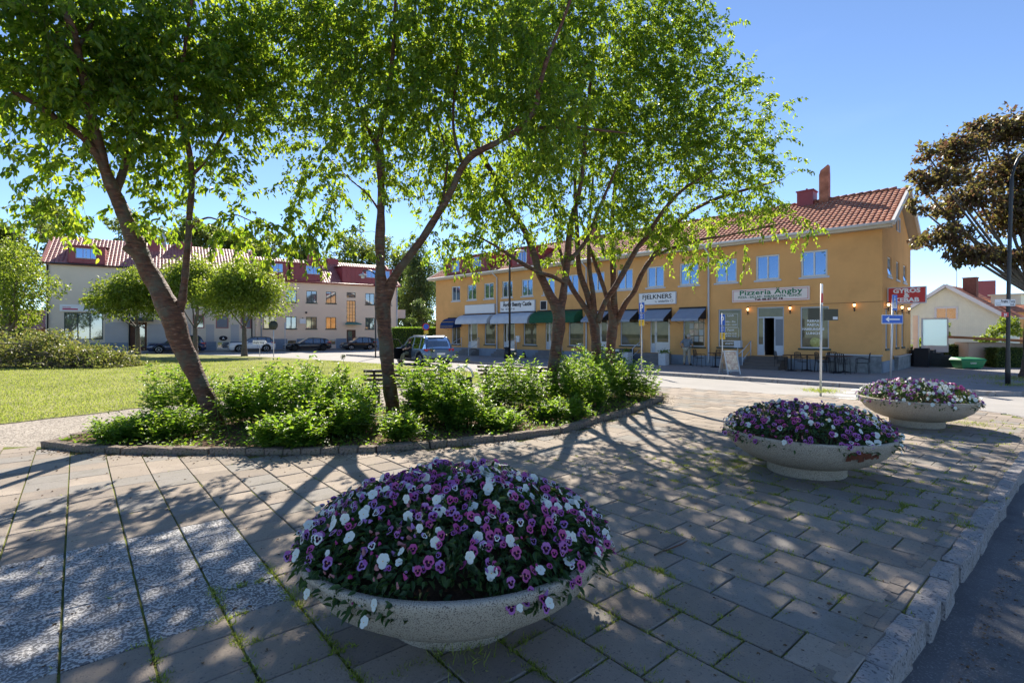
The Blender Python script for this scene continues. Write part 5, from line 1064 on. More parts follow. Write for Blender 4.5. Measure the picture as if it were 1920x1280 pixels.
# ------------------------------------------------------------------ cars (local +x forwards, z up)
def car(name, label, loc, rz, L_, Wd, H_, hood, roof_pts, paintm, rimm, belt=.95, wheel_r=.34, xw=None, open_door=False, roofm=None, plate_txt=True, suv=False):
    """roof_pts: (x, z) of the glasshouse outline from the windscreen foot to the tail"""
    t = thing(name, label, 'car', loc, rz, 'cars parked in the street' if not open_door else None)
    hl = L_ / 2; hw = Wd / 2; xw = xw or (hl - .92, -hl + .88); wr = wheel_r; ar = wr + .07
    n = 60; xs = [-hl + L_ * i / n for i in range(n + 1)]
    fx, rx = roof_pts[0][0], roof_pts[-1][0]
    def top(x):
        if x > fx: u = (x - fx) / (hl - fx); return hood - .04 * u - .22 * max(0, (u - .78) / .22) ** 2
        if x < rx: u = (rx - x) / max(.01, hl + rx); return belt + .03 - .12 * u * u
        return belt + (hood - belt) * max(0, (x - (fx - .7)) / .7) if x > fx - .7 else belt
    def halfw(x):
        u = abs(x) / hl; return hw * (1 - .16 * max(0, (u - .72) / .28) ** 2.2)
    V = []; m = 9
    for x in xs:
        zt = top(x); w_ = halfw(x); zb = .24
        for xc in xw:
            if abs(x - xc) < ar: zb = max(zb, wr + math.sqrt(ar * ar - (x - xc) ** 2))
        if abs(x) > hl - .12: zb = max(zb, .32)
        zm = min(zt - .08, .72)
        ys = [(w_ * .93, zb), (w_ * .985, zb + .05), (w_, max(zb + .07, .55)), (w_, max(zb + .09, zm)), (w_ * .965, zt - .03), (w_ * .93, zt), (w_ * .5, zt + .025), (0, zt + .032)]
        prof = [(-y, z) for y, z in ys] + [(y, z) for y, z in reversed(ys[:-1])]
        V.append([(x, y, z) for y, z in prof])
    k = len(V[0]); mb = MB(); flat = [p for r_ in V for p in r_]
    fs = [(i * k + j, i * k + j + 1, (i + 1) * k + j + 1, (i + 1) * k + j) for i in range(n) for j in range(k - 1)]
    fs = [f[::-1] for f in fs]
    mb.add(flat, fs, 0, True); mb.add([flat[j] for j in range(k)], [tuple(range(k))], 0); mb.add([flat[n * k + j] for j in range(k)], [tuple(reversed(range(k)))], 0)
    mb.build('body', paintm, t)
    # dark underside
    mb = MB(); mb.box(-hl + .15, hl - .15, -hw * .86, hw * .86, .22, .5); mb.build('underbody', M['plastic'], t)
    # glasshouse
    G = catmull([(x, z) for x, z in roof_pts], 5); mb = MB(); gv = []
    tuck = .17
    for x, z in G:
        hgt = max(0, z - belt); w0 = halfw(x) * .945; w1 = w0 - tuck * (hgt / (H_ - belt)) ; zb = belt - .02
        gv.append([(x, -w0, zb), (x, -w1, z - .03 if hgt > .05 else z), (x, -w1 * .82, z + .01), (x, 0, z + .03), (x, w1 * .82, z + .01), (x, w1, z - .03 if hgt > .05 else z), (x, w0, zb)])
    k = 7; fl = [p for r_ in gv for p in r_]; nn = len(gv)
    zmax = max(z for x, z in G)
    for i in range(nn - 1):
        steep = abs(G[i + 1][1] - G[i][1]) / max(1e-6, math.dist(G[i], G[i + 1]))
        for j in range(k - 1):
            side = j in (0, 5); f = (i * k + j, (i + 1) * k + j, (i + 1) * k + j + 1, i * k + j + 1)
            mi = 1 if side else (1 if steep > .30 else 2)
            mb.add([fl[q] for q in f], [(0, 1, 2, 3)], mi, False)
    mb.build('glasshouse', [paintm, M['carglass'], roofm or paintm], t)
    # pillars and window surrounds
    x0, x1 = min(G[:, 0]), max(G[:, 0]); mid = [p for p in G if p[1] > zmax - .06]; fa_, ra_ = max(p[0] for p in mid), min(p[0] for p in mid)
    for s in (-1, 1):
        pil = MB(); pr = [(x, s * (halfw(x) * .945 - tuck * (max(0, z - belt) / (H_ - belt)) + .008), z - .02) for x, z in G]
        pil.tube(pr, .034, 6); pil.tube([(x0 + .02, s * (halfw(x0) * .945 + .005), belt), (x1 - .02, s * (halfw(x1) * .945 + .005), belt)], .014, 5)
        for px_ in (fa_ - (fa_ - ra_) * .30, ra_ + (fa_ - ra_) * .18):
            w0 = halfw(px_) * .945; pil.beam((px_, s * (w0 + .003), belt - .02), (px_ - .03, s * (w0 - tuck + .012), H_ - .06), .075, .03)
        w0 = halfw(ra_ - .25) * .945; pil.add([(ra_ - .12, s * (w0 + .006), belt), (rx, s * (halfw(rx) * .945 + .006), belt), (ra_ - .25, s * (w0 - tuck + .04), H_ - .14), (ra_ + .02, s * (w0 - tuck + .012), H_ - .05)], [(0, 1, 2, 3)])
        pil.build('window_frame', paintm if suv else (roofm or paintm), t)
    if suv:
        for s in (-1, 1): mb = MB(); yy = s * (hw * .945 - tuck - .07); mb.tube([(fa_ - .1, yy, H_ - .02), (fa_ - .25, yy, H_ + .04), (ra_ + .05, yy, H_ + .04), (ra_ - .08, yy, H_ - .01)], .018, 6); mb.build('roof_rail', M['steel'], t)
        mb = MB(); mb.add([(ra_ + .05, -.52, H_ + .02), (ra_ + .05, .52, H_ + .02), (ra_ - .24, .50, H_ - .03), (ra_ - .24, -.50, H_ - .03), (ra_ - .24, .50, H_ - .08), (ra_ - .24, -.50, H_ - .08)], [(0, 1, 2, 3), (3, 2, 4, 5)]); mb.build('spoiler', paintm, t)
    # wheels
    for xc in xw:
        for s in (-1, 1):
            mb = MB(); y0 = s * (hw - .21); y1 = s * (hw - .012)
            mb.lathe([(.001, min(y0, y1)), (wr - .03, min(y0, y1)), (wr, min(y0, y1) + .03), (wr, max(y0, y1) - .03), (wr - .03, max(y0, y1)), (wr * .66, max(y0, y1) - .002 if s > 0 else max(y0, y1))], 24, (xc, 0, wr - .0), ax='y')
            if s < 0: mb.lathe([(wr * .66, y1 + .002), (wr - .03, y1)], 24, (xc, 0, wr), ax='y')
            wh = mb.build('wheel', M['tyre'], t)
            rm = MB(); yy = y1 + s * .001; rm.lathe([(wr * .60, yy), (wr * .68, yy + s * .004), (wr * .69, yy - s * .02)], 24, (xc, 0, wr), ax='y'); rm.lathe([(.001, yy + s * .002), (.06, yy + s * .002), (.065, yy - s * .01)], 12, (xc, 0, wr), ax='y')
            for a in range(5):
                an = a * 2 * math.pi / 5 + .3; c_, s_ = math.cos(an), math.sin(an); rm.beam((xc + .05 * c_, yy - s * .004, wr + .05 * s_), (xc + wr * .63 * c_, yy - s * .004, wr + wr * .63 * s_), .05, .012)
            rm.build('rim', rimm, wh)
            dk = MB(); dk.lathe([(.001, yy - s * .03), (wr * .67, yy - s * .03)], 18, (xc, 0, wr), ax='y'); dk.build('brake_disc', M['plastic'], wh)
            if suv or roofm:
                tr = MB(); pts = [(xc + (ar + .005) * math.cos(q), s * (halfw(xc) + .004), wr + (ar + .005) * math.sin(q)) for q in [math.pi * i / 12 for i in range(13)]]; tr.tube(pts, .026, 5); tr.build('arch_trim', M['plastic'], t)
    # lamps, plates, mirrors, bumpers, door lines
    for s in (-1, 1):
        mb = MB(); mb.add([(hl - .05, s * hw * .50, .62), (hl - .28, s * hw * .935, .66), (hl - .42, s * hw * .972, .76), (hl - .16, s * hw * .62, .74)], [(0, 1, 2, 3)]); mb.obox((hl - .12, s * hw * .70, .68), (.16, .30, .10), Matrix.Rotation(s * .5, 3, 'Z')); mb.build('headlight', M['headlight'], t)
        mb = MB(); mb.obox((-hl + .10, s * hw * .76, .93), (.14, .38, .13), Matrix.Rotation(s * -.32, 3, 'Z')); mb.obox((-hl + .30, s * hw * .93, .96), (.30, .05, .10), Matrix.Rotation(s * -.12, 3, 'Z')); mb.build('tail_light', M['taillight'], t)
        mb = MB(); mb.obox((fx - .42, s * (hw + .07), belt + .08), (.11, .19, .13)); mb.build('mirror', paintm, t)
        for dx in (fx - .30, fx - 1.38): 
            mb = MB(); mb.box(dx - .008, dx + .002, *sorted((s * (hw * .93), s * (hw + .0025))), .36, belt - .03); mb.build('door_seam', M['plastic'], t)
        mb = MB(); mb.box(fx - 1.3, fx - 1.12, *sorted((s * (hw - .01), s * (hw + .02))), .82, .845); mb.build('door_handle', paintm, t)
        mb = MB(); mb.box(-hl + 1.3, hl - 1.35, *sorted((s * (hw * .96), s * (hw + .012))), .25, .36); mb.build('sill_trim', M['plastic'], t)
    mb = MB(); mb.box(-hl - .02, -hl + .1, -hw * .78, hw * .78, .34, .50); mb.build('rear_bumper_trim', M['plastic'], t)
    mb = MB(); mb.box(hl - .1, hl + .012, -hw * .55, hw * .55, .34, .56); mb.build('grille', M['plastic'], t)
    mb = MB(); mb.box(-hl - .035, -hl - .012, -.26, .26, .66 if suv else .7, .77 if suv else .81); pl = mb.build('number_plate', M['signwhite'], t)
    mb = MB(); mb.box(hl + .014, hl + .024, -.26, .26, .40, .50); mb.build('number_plate', M['signwhite'], t)
    return t
def cplace(x0p, L_, v):   # place along the cream facade so that the front bumper is at image column x0p
    r_ = (x0p - 960) / 960; cx = CBR[0] + cb[1] * v; cyy = CBR[1] - cb[0] * v
    tt = (r_ * cyy - cx) / (cb[0] - r_ * cb[1]); q = (cx + cb[0] * (tt + L_ / 2), cyy + cb[1] * (tt + L_ / 2)); return (q[0], q[1], gz(q[1]) - .12)
HR = CBA + math.pi
suvpts = lambda L, H: [(L * .22, .98), (L * .08, H - .17), (-L * .02, H - .02), (-L * .20, H), (-L * .38, H - .07), (-L * .455, 1.08), (-L * .475, .98)]
car('parked_car', 'dark blue SUV parked behind the first round lawn tree', cplace(276, 4.75, 3.6), HR, 4.75, 1.92, 1.72, .98, suvpts(4.75, 1.72), M['car_blue'], M['rim'], .98, .37, suv=True)
car('parked_car', 'white compact SUV with black roof behind the road name sign', cplace(428, 4.3, 3.6), HR, 4.3, 1.8, 1.55, .96, suvpts(4.3, 1.55), M['car_white'], M['rim'], .96, .35, roofm=M['car_black'])
car('parked_car', 'low black estate car with dark wheels in front of the cream house', cplace(533, 4.75, 3.6), HR, 4.75, 1.84, 1.43, .84, [(4.75 * .20, .86), (4.75 * .03, 1.36), (-.3, 1.43), (-1.3, 1.40), (-1.95, 1.25), (-2.2, .92)], M['car_black'], M['rimdark'], .88, .34)
car('parked_car', 'black hatchback with bright wheels parked by the brown door', cplace(640, 3.95, 3.6), HR, 3.95, 1.7, 1.5, .9, [(3.95 * .25, .90), (.25, 1.40), (-.2, 1.5), (-1.0, 1.47), (-1.62, 1.30), (-1.86, .95)], M['car_black'], M['rim'], .9, .31)
al = R(36); fwd = Vector((-math.sin(al), math.cos(al), 0)); rear = Vector((-4.05, 29.1, 0)); ctr = rear + fwd * 2.32
G_ = car('slate_suv', 'slate grey SUV with its driver door open beside the lawn edge', (ctr.x, ctr.y, gz(ctr.y) - .12), math.atan2(fwd.y, fwd.x), 4.64, 1.84, 1.70, 1.0, suvpts(4.64, 1.70), M['car_grey'], M['rim'], 1.0, .37, suv=True)
G_['group'] = ''; del G_['group']
mb = MB(); hx0, hyy = 1.02 - .30, .925; a = R(62)
def dp(d, z): return (hx0 - d * math.cos(a), hyy + d * math.sin(a), z)
mb.add([dp(0, .36), dp(1.05, .36), dp(1.08, 1.0), dp(0, 1.0)] + [(p[0] + .05, p[1] + .03, p[2]) for p in (dp(0, .36), dp(1.05, .36), dp(1.08, 1.0), dp(0, 1.0))], [(0, 1, 2, 3), (7, 6, 5, 4), (0, 4, 5, 1), (1, 5, 6, 2), (3, 7, 4, 0)])
dr = mb.build('open_door', M['car_black'], G_); mb = MB(); mb.tube([dp(0, 1.0), dp(.45, 1.5), dp(.98, 1.55), dp(1.06, 1.0)], .025, 5); mb.build('window_frame', M['plastic'], dr)
mb = MB(); mb.box(-.40, .66, .9225, .9265, .40, .99); mb.build('shaded_cabin_panel', M['interior'], G_)  # flat near-black panel stands in for the shaded cabin inside

# ------------------------------------------------------------------ people
def skin_body(name, verts, edges, radii, m, parent, root=0, sub=2, scale_y=None):
    me = bpy.data.meshes.new(name); me.from_pydata([tuple(v) for v in verts], edges, []); o = mesh_obj(name, me, parent)
    sk = o.modifiers.new('skin', 'SKIN'); ss = o.modifiers.new('sub', 'SUBSURF'); ss.levels = sub; ss.render_levels = sub; sk.use_smooth_shade = True
    for i, r_ in enumerate(radii):
        d = me.skin_vertices[0].data[i]; d.radius = (r_, r_) if not hasattr(r_, '__len__') else r_; d.use_root = (i == root)
    dg = bpy.context.evaluated_depsgraph_get(); ev = o.evaluated_get(dg); nm = bpy.data.meshes.new_from_object(ev)
    nm.materials.clear(); nm.materials.append(m); o.modifiers.clear(); o.data = nm; nm.name = name
    for p in nm.polygons: p.use_smooth = True
    return o
def person(label, loc, rz, J, shirt, trousers, hair, hs=1.0):
    """J: joints dict; body one surface, clothes over it"""
    t = thing('person', label, 'person', loc, rz)
    order = ['pelvis', 'waist', 'chest', 'neck', 'head', 'crown', 'shoulder_l', 'elbow_l', 'wrist_l', 'hand_l', 'shoulder_r', 'elbow_r', 'wrist_r', 'hand_r', 'hip_l', 'knee_l', 'ankle_l', 'toe_l', 'hip_r', 'knee_r', 'ankle_r', 'toe_r']
    rad = [.13, .12, .13, .055, .085, .075, .055, .042, .028, .032, .055, .042, .028, .032, .09, .06, .04, .035, .09, .06, .04, .035]
    ix = {k_: i for i, k_ in enumerate(order)}; E_ = [('pelvis', 'waist'), ('waist', 'chest'), ('chest', 'neck'), ('neck', 'head'), ('head', 'crown'), ('chest', 'shoulder_l'), ('shoulder_l', 'elbow_l'), ('elbow_l', 'wrist_l'), ('wrist_l', 'hand_l'), ('chest', 'shoulder_r'), ('shoulder_r', 'elbow_r'), ('elbow_r', 'wrist_r'), ('wrist_r', 'hand_r'), ('pelvis', 'hip_l'), ('hip_l', 'knee_l'), ('knee_l', 'ankle_l'), ('ankle_l', 'toe_l'), ('pelvis', 'hip_r'), ('hip_r', 'knee_r'), ('knee_r', 'ankle_r'), ('ankle_r', 'toe_r')]
    skin_body('body', [J[k_] for k_ in order], [(ix[a], ix[b]) for a, b in E_], rad, M['skin'], t)
    def sub(name, keys, edges, rr, m):
        skin_body(name, [J[k_] if isinstance(k_, str) else k_ for k_ in keys], edges, rr, m, t)
    mid = lambda a, b, u: tuple(Vector(J[a]).lerp(Vector(J[b]), u))
    sub('shirt', ['pelvis', 'waist', 'chest', mid('chest', 'neck', .55), 'shoulder_l', mid('shoulder_l', 'elbow_l', .8), 'shoulder_r', mid('shoulder_r', 'elbow_r', .8)], [(0, 1), (1, 2), (2, 3), (2, 4), (4, 5), (2, 6), (6, 7)], [.165, .165, .17, .085, .085, .07, .085, .07], shirt)
    sub('trousers', [mid('pelvis', 'waist', .2), 'hip_l', 'knee_l', mid('knee_l', 'ankle_l', .92), 'hip_r', 'knee_r', mid('knee_r', 'ankle_r', .92)], [(0, 1), (1, 2), (2, 3), (0, 4), (4, 5), (5, 6)], [.155, .115, .085, .07, .115, .085, .07], trousers)
    for s in 'lr': skin_body('shoe', [J['ankle_' + s], J['toe_' + s]], [(0, 1)], [.055, .05], M['shoe'], t, sub=1)
    h = Vector(J['head']); c_ = Vector(J['crown'])
    mb = MB(); mb.lathe([(.098, -.06), (.106, 0), (.102, .05), (.08, .09), (.04, .115), (.001, .12)], 14); o = mb.build('hair', hair, t, tuple(h.lerp(c_, .5) + Vector((0, -.012, 0)))); 
    return t
J = dict(pelvis=(0, 0, .92), waist=(0, .03, 1.08), chest=(0, .08, 1.30), neck=(0, .16, 1.47), head=(0, .22, 1.56), crown=(0, .24, 1.64), shoulder_l=(-.20, .08, 1.38), elbow_l=(-.34, -.10, 1.16), wrist_l=(-.20, -.06, 1.0), hand_l=(-.14, -.02, .98),
         shoulder_r=(.20, .10, 1.38), elbow_r=(.26, .12, 1.10), wrist_r=(.22, .30, 1.02), hand_r=(.20, .38, 1.02), hip_l=(-.10, 0, .88), knee_l=(-.13, .01, .48), ankle_l=(-.15, -.02, .08), toe_l=(-.19, .14, .035), hip_r=(.10, 0, .88), knee_r=(.14, .01, .48), ankle_r=(.16, -.02, .08), toe_r=(.24, .12, .035))
q = ow(-8.72, .62); person('elderly man in grey shirt and beige trousers leaning towards the poster window', (q[0], q[1], gz(q[1]) + .003), OA, J, M['shirt'], M['trousers'], M['hairgrey'])
J = dict(pelvis=(0, 0, .72), waist=(0, .0, .90), chest=(0, -.04, 1.14), neck=(0, -.04, 1.30), head=(0, -.02, 1.40), crown=(0, -.01, 1.48), shoulder_l=(-.2, -.02, 1.22), elbow_l=(-.28, .14, 1.02), wrist_l=(-.2, .34, .95), hand_l=(-.17, .42, .95), shoulder_r=(.2, -.02, 1.22), elbow_r=(.28, .12, 1.0), wrist_r=(.2, .3, .9), hand_r=(.18, .38, .9), hip_l=(-.1, .04, .70), knee_l=(-.13, .44, .66), ankle_l=(-.13, .46, .24), toe_l=(-.13, .60, .18), hip_r=(.1, .04, .70), knee_r=(.14, .42, .62), ankle_r=(.16, .50, .22), toe_r=(.16, .64, .16))
sp = ctr + fwd * .12 + Vector((-math.cos(al), -math.sin(al), 0)) * .78
person('person in dark top sitting sideways in the open driver door of the slate car', (sp.x, sp.y, gz(sp.y) - .12), math.atan2(-math.sin(al), -math.cos(al)) - R(90), J, M['darkcloth'], mat('khaki_shorts', (.20, .19, .12), .9), M['brown'])
J2 = dict(J); J2 = {k_: (v[0], v[1] * .4, v[2] + .35) for k_, v in J.items()}
for k_, z in (('knee_l', .65), ('ankle_l', .3), ('toe_l', .25), ('knee_r', .65), ('ankle_r', .3), ('toe_r', .25)): J2[k_] = (J[k_][0], .02, z + .1)
q = cw(-12.95, -.55); person('person in dark clothes standing inside an open lower window of the cream house', (q[0], q[1], CBg + 1.1), CBA + math.pi, J2, M['darkcloth'], M['darkcloth'], M['brown'])

# ------------------------------------------------------------------ flower planters
PR = 1.03
bowl_prof = [(.001, .0), (.455, 0), (.47, .012), (.47, .11), (.48, .125), (.56, .14), (.74, .20), (.90, .30), (.985, .40), (1.02, .475), (PR, .50), (PR - .008, .513), (PR - .05, .513), (PR - .062, .50), (.955, .44), (.001, .43)]
mb = MB(); mb.lathe(bowl_prof, 72, mats=[0] * 12 + [1, 0, 0]); bowl_me = mb.mesh('bowl', [M['bowl'], M['bowl']])
def pansy(outer, inner_f, edge=None, seed=0):
    """flower facing +z, ~1 unit across"""
    r_ = random.Random(seed); mb = MB()
    def petal(ang_, dist, rx, ry, z, dark, mi=0, tiltz=.10):
        c_, s_ = math.cos(ang_), math.sin(ang_); n = 10; vs = [(dist * .35 * c_, dist * .35 * s_, z)]; 
        for i in range(n):
            a = 2 * math.pi * i / n; px_ = dist + rx * math.cos(a); py_ = ry * math.sin(a); x = px_ * c_ - py_ * s_; y = px_ * s_ + py_ * c_
            vs.append((x, y, z + tiltz * (px_ * px_ + py_ * py_) * (1 + .25 * math.sin(3 * a + seed)) + r_.uniform(-.012, .012)))
        mb.add(vs, [(0, i + 1, (i + 1) % n + 1) for i in range(n)], mi, True)
        if dark:
            vs = [(dist * .3 * c_, dist * .3 * s_, z + .02)]
            for i in range(n):
                a = 2 * math.pi * i / n; px_ = dist * .72 + rx * .56 * math.cos(a); py_ = ry * .60 * math.sin(a) * (1 + .15 * math.cos(3 * a)); vs.append((px_ * c_ - py_ * s_, px_ * s_ + py_ * c_, z + .018 + tiltz * px_ * px_))
            mb.add(vs, [(0, i + 1, (i + 1) % n + 1) for i in range(n)], 1, True)
    petal(R(62), .26, .25, .26, 0, False, 2 if edge else 0); petal(R(118), .26, .25, .26, .012, False, 2 if edge else 0)
    petal(R(8), .24, .23, .22, .03, inner_f); petal(R(172), .24, .23, .22, .035, inner_f); petal(R(270), .26, .25, .30, .05, inner_f)
    vs = [(0, -.02, .10)] + [(.045 * math.cos(a), -.02 + .045 * math.sin(a), .085) for a in [i * math.pi / 3 for i in range(6)]]; mb.add(vs, [(0, i + 1, (i + 1) % 6 + 1) for i in range(6)], 3)
    me = mb.mesh('pansy', [outer, M['petal_dark'], edge or outer, M['petal_eye']])
    a = me.attributes.new('tint', 'FLOAT', 'POINT'); a.data.foreach_set('value', np.full(len(me.vertices), r_.random(), np.float32)); return me
def wilted(m, seed):
    r_ = random.Random(seed); mb = MB(); n = 7; vs = [(0, 0, .5)]
    for rr, z in ((.10, .45), (.20, .15), (.30, -.15)):
        for i in range(n): a = 2 * math.pi * i / n; k_ = 1 + .35 * math.sin(i * 2.1 + seed); vs.append((rr * k_ * math.cos(a), rr * .7 * k_ * math.sin(a), z + r_.uniform(-.06, .06)))
    fs = [(0, 1 + i, 1 + (i + 1) % n) for i in range(n)] + [(1 + k_ * n + i, 1 + (k_ + 1) * n + i, 1 + (k_ + 1) * n + (i + 1) % n, 1 + k_ * n + (i + 1) % n) for k_ in range(2) for i in range(n)]
    mb.add(vs, fs, 0, True); me = mb.mesh('wilted_pansy', m); a = me.attributes.new('tint', 'FLOAT', 'POINT'); a.data.foreach_set('value', np.full(len(vs), r_.random(), np.float32)); return me
FL = {'purple': [pansy(M['petal_purple'], True, None, i) for i in range(3)] + [pansy(M['petal_purple'], True, M['petal_lilac'], 9)], 'magenta': [pansy(M['petal_magenta'], True, None, i + 3) for i in range(3)], 'lilac': [pansy(M['petal_lilac'], True, M['petal_purple'], 5), pansy(M['petal_white'], True, M['petal_lilac'], 6)],
      'white': [pansy(M['petal_white'], False, None, i + 7) for i in range(2)], 'wilt': [wilted(M['petal_pink'], 1), wilted(M['petal_lilac'], 2), wilted(M['petal_magenta'], 3)]}
def dome_z(r_, a, s0): 
    u = min(1, r_ / 1.06); return .50 + .335 * max(0, 1 - u ** 2.2) ** .75 + .03 * math.sin(3 * a + s0) * u + .02 * math.sin(7 * a + 2 * s0)
def planter(idx, x, y, lab1, lab2, nfl, fsize, seed, bald, nleaf, rz):
    r_ = random.Random(seed); t = thing('concrete_planter', lab1, 'planter', (x, y, .017), rz, 'round concrete flower planters'); sc_ = {1: .93, 2: .95, 3: .91}[idx]; t.scale = (sc_, sc_, 1.05)
    mesh_obj('bowl', bowl_me, t); mb = MB(); mb.lathe([(.96, .455), (.6, .475), (.001, .49)], 30); mb.build('soil', M['soil'], t)
    if idx == 2:   # rusty peeled patch on the outside
        mb = MB(); a0 = R(-83) - rz
        for i in range(26):
            aa = a0 + r_.uniform(-.20, .20); zz = .40 + r_.uniform(-.045, .03); rr_ = .985 + (zz - .40) * .45 + .003; w_ = r_.uniform(.015, .05); hh = r_.uniform(.015, .035)
            c_, s_ = math.cos(aa), math.sin(aa); tx, ty = -s_, c_; mb.add([(rr_ * c_ - tx * w_, rr_ * s_ - ty * w_, zz - hh), (rr_ * c_ + tx * w_, rr_ * s_ + ty * w_, zz - hh * .8), ((rr_ + .014) * c_ + tx * w_ * .8, (rr_ + .014) * s_ + ty * w_ * .8, zz + hh), ((rr_ + .014) * c_ - tx * w_ * .6, (rr_ + .014) * s_ - ty * w_ * .6, zz + hh)], [(0, 1, 2, 3)])
        tag(mb.build('rust_patch', M['rustdark'], t), kind='stuff')
    p = thing('pansies', lab2, 'flowers', (x, y, .017), 0, 'pansies filling the planters'); p.scale = (sc_, sc_, 1.02)
    def okpos(r0, a):
        X_, Y_ = r0 * math.cos(a), r0 * math.sin(a)
        for bx_, by_, br in bald:
            if math.hypot((X_ - bx_) / 2.0, Y_ - by_) < br: return False
        return True
    C = []; D = []; Nn = []; Ls = []
    while len(C) < nleaf:
        r0 = 1.02 * math.sqrt(r_.random()); a = r_.uniform(0, 2 * math.pi)
        if not okpos(r0, a): continue
        z = dome_z(r0, a, seed) - r_.random() ** 2 * .16 - .01; rim = r0 > .88
        if rim: z -= r_.random() * .05
        z = max(z, .49 if r0 < .95 else .44)
        C.append((r0 * math.cos(a), r0 * math.sin(a), z)); o_ = Vector((math.cos(a) * r0, math.sin(a) * r0, .5)).normalized()
        D.append((o_.x * 1.1 + r_.gauss(0, .7), o_.y * 1.1 + r_.gauss(0, .7), r_.gauss(.1, .5))); Nn.append((o_.x * .3 + r_.gauss(0, .4), o_.y * .3 + r_.gauss(0, .4), 1)); Ls.append(r_.uniform(.035, .07))
    tag(mesh_obj('foliage', leaf_mesh('foliage', np.array(C), np.array(D), np.array(Nn), np.array(Ls), np.array(Ls) * .48, M['leafpansy'], curl=.3), p), kind='stuff')
    # stems
    pl = []
    for i in range(260):
        r0 = 1.0 * math.sqrt(r_.random()); a = r_.uniform(0, 2 * math.pi)
        if okpos(r0, a): z = dome_z(r0, a, seed); pl.append((np.array([(r0 * .93 * math.cos(a), r0 * .93 * math.sin(a), .46), (r0 * math.cos(a), r0 * math.sin(a), z - .02)]), [.003, .002]))
    tag(mesh_obj('stems', tube_mesh('stems', pl, M['leafpansy']), p), kind='stuff')
    # flowers: colours grow in drifts
    drifts = [(r_.uniform(-1, 1), r_.uniform(-1, 1), k_) for k_ in ('purple', 'magenta', 'white', 'purple', 'lilac', 'white', 'magenta', 'purple', 'lilac', 'wilt', 'purple', 'lilac', 'white', 'magenta', 'white')]
    pos = []; tries = 0
    while len(pos) < nfl and tries < 20000:
        tries += 1; r0 = 1.07 * math.sqrt(r_.random()); a = r_.uniform(0, 2 * math.pi); X_, Y_ = r0 * math.cos(a), r0 * math.sin(a)
        if not okpos(r0, a) or any((X_ - q_[0]) ** 2 + (Y_ - q_[1]) ** 2 < (fsize * .42) ** 2 for q_ in pos): continue
        pos.append((X_, Y_, r0, a))
    cam_dir = Vector((-x, -y, 1.8 - .7)).normalized()
    stuffm = {}
    # the 290 nearest flowers are parts of their own
    pos.sort(key=lambda q_: math.hypot(q_[0] + x, q_[1] + y))
    for i, (X_, Y_, r0, a) in enumerate(pos):
        k_ = min(drifts, key=lambda d_: math.hypot(d_[0] - X_, d_[1] - Y_) * r_.uniform(.55, 1.45))[2]
        if r_.random() < .42: k_ = r_.choice(('purple', 'magenta', 'lilac', 'lilac', 'white', 'white', 'white'))
        if r_.random() < .17: k_ = 'wilt'
        z = dome_z(r0, a, seed) + r_.uniform(-.012, .03) - (.05 * r_.random() if r0 > .97 else 0)
        nrm = Vector((math.cos(a) * r0 * .8, math.sin(a) * r0 * .8, .55)) + Vector((r_.gauss(0, .38), r_.gauss(0, .38), r_.gauss(0, .25))) + cam_dir * .35
        s_ = fsize * r_.uniform(.62, 1.28) * (.75 if k_ == 'wilt' else 1) * (1.12 if k_ == 'white' else 1)
        up = nrm.normalized(); ref = Vector((0, 0, 1)); xx = ref.cross(up); xx = xx.normalized() if xx.length > .1 else Vector((1, 0, 0)); yy = up.cross(xx); Rm = Matrix((xx, yy, up)).transposed() @ Matrix.Rotation(r_.uniform(-.6, .6), 3, 'Z')
        if k_ == 'wilt': Rm = Rm @ Matrix.Rotation(r_.uniform(-1.2, 1.2), 3, 'X')
        Mx = Matrix.Translation((X_, Y_, z)) @ Rm.to_4x4() @ Matrix.Scale(s_, 4)
        me = r_.choice(FL[k_])
        if i < 290:
            o = mesh_obj('wilted_pansy' if k_ == 'wilt' else 'pansy', me, p); o.matrix_local = Mx
        else: stuffm.setdefault(me, []).append(Mx)
    if stuffm:
        bm = bmesh.new(); mats = []
        for me, ms in stuffm.items():
            base = len(mats); mats += [m_ for m_ in me.materials]
            for Mx in ms:
                n0 = len(bm.faces); n1 = len(bm.verts); bm.from_mesh(me); bm.verts.ensure_lookup_table(); bm.faces.ensure_lookup_table()
                for v in bm.verts[n1:]: v.co = Mx @ v.co
                for f in bm.faces[n0:]: f.material_index += base
        me = bpy.data.meshes.new('far_pansies'); bm.to_mesh(me); bm.free()
        for m_ in mats: me.materials.append(m_)
        tag(mesh_obj('far_pansies', me, p), kind='stuff')
planter(1, -.36, 3.28, 'nearest round exposed-aggregate planter, filled with purple and white pansies', 'purple and white pansies filling the nearest planter', 1000, .053, 3, [(.12, -1.02, .15), (-.62, -.95, .09)], 8000, 0)
planter(2, 3.76, 6.55, 'middle concrete planter with a rusty peeled patch on its side', 'pansies with white drifts filling the middle planter with the rusty patch', 620, .058, 8, [(.5, -.96, .10), (-.35, -.97, .07)], 4500, .5)
planter(3, 7.73, 9.78, 'farthest concrete planter, standing before the zebra crossing', 'pansies filling the farthest planter before the zebra crossing', 620, .060, 14, [(.1, -1.02, .06)], 4200, 1.1)

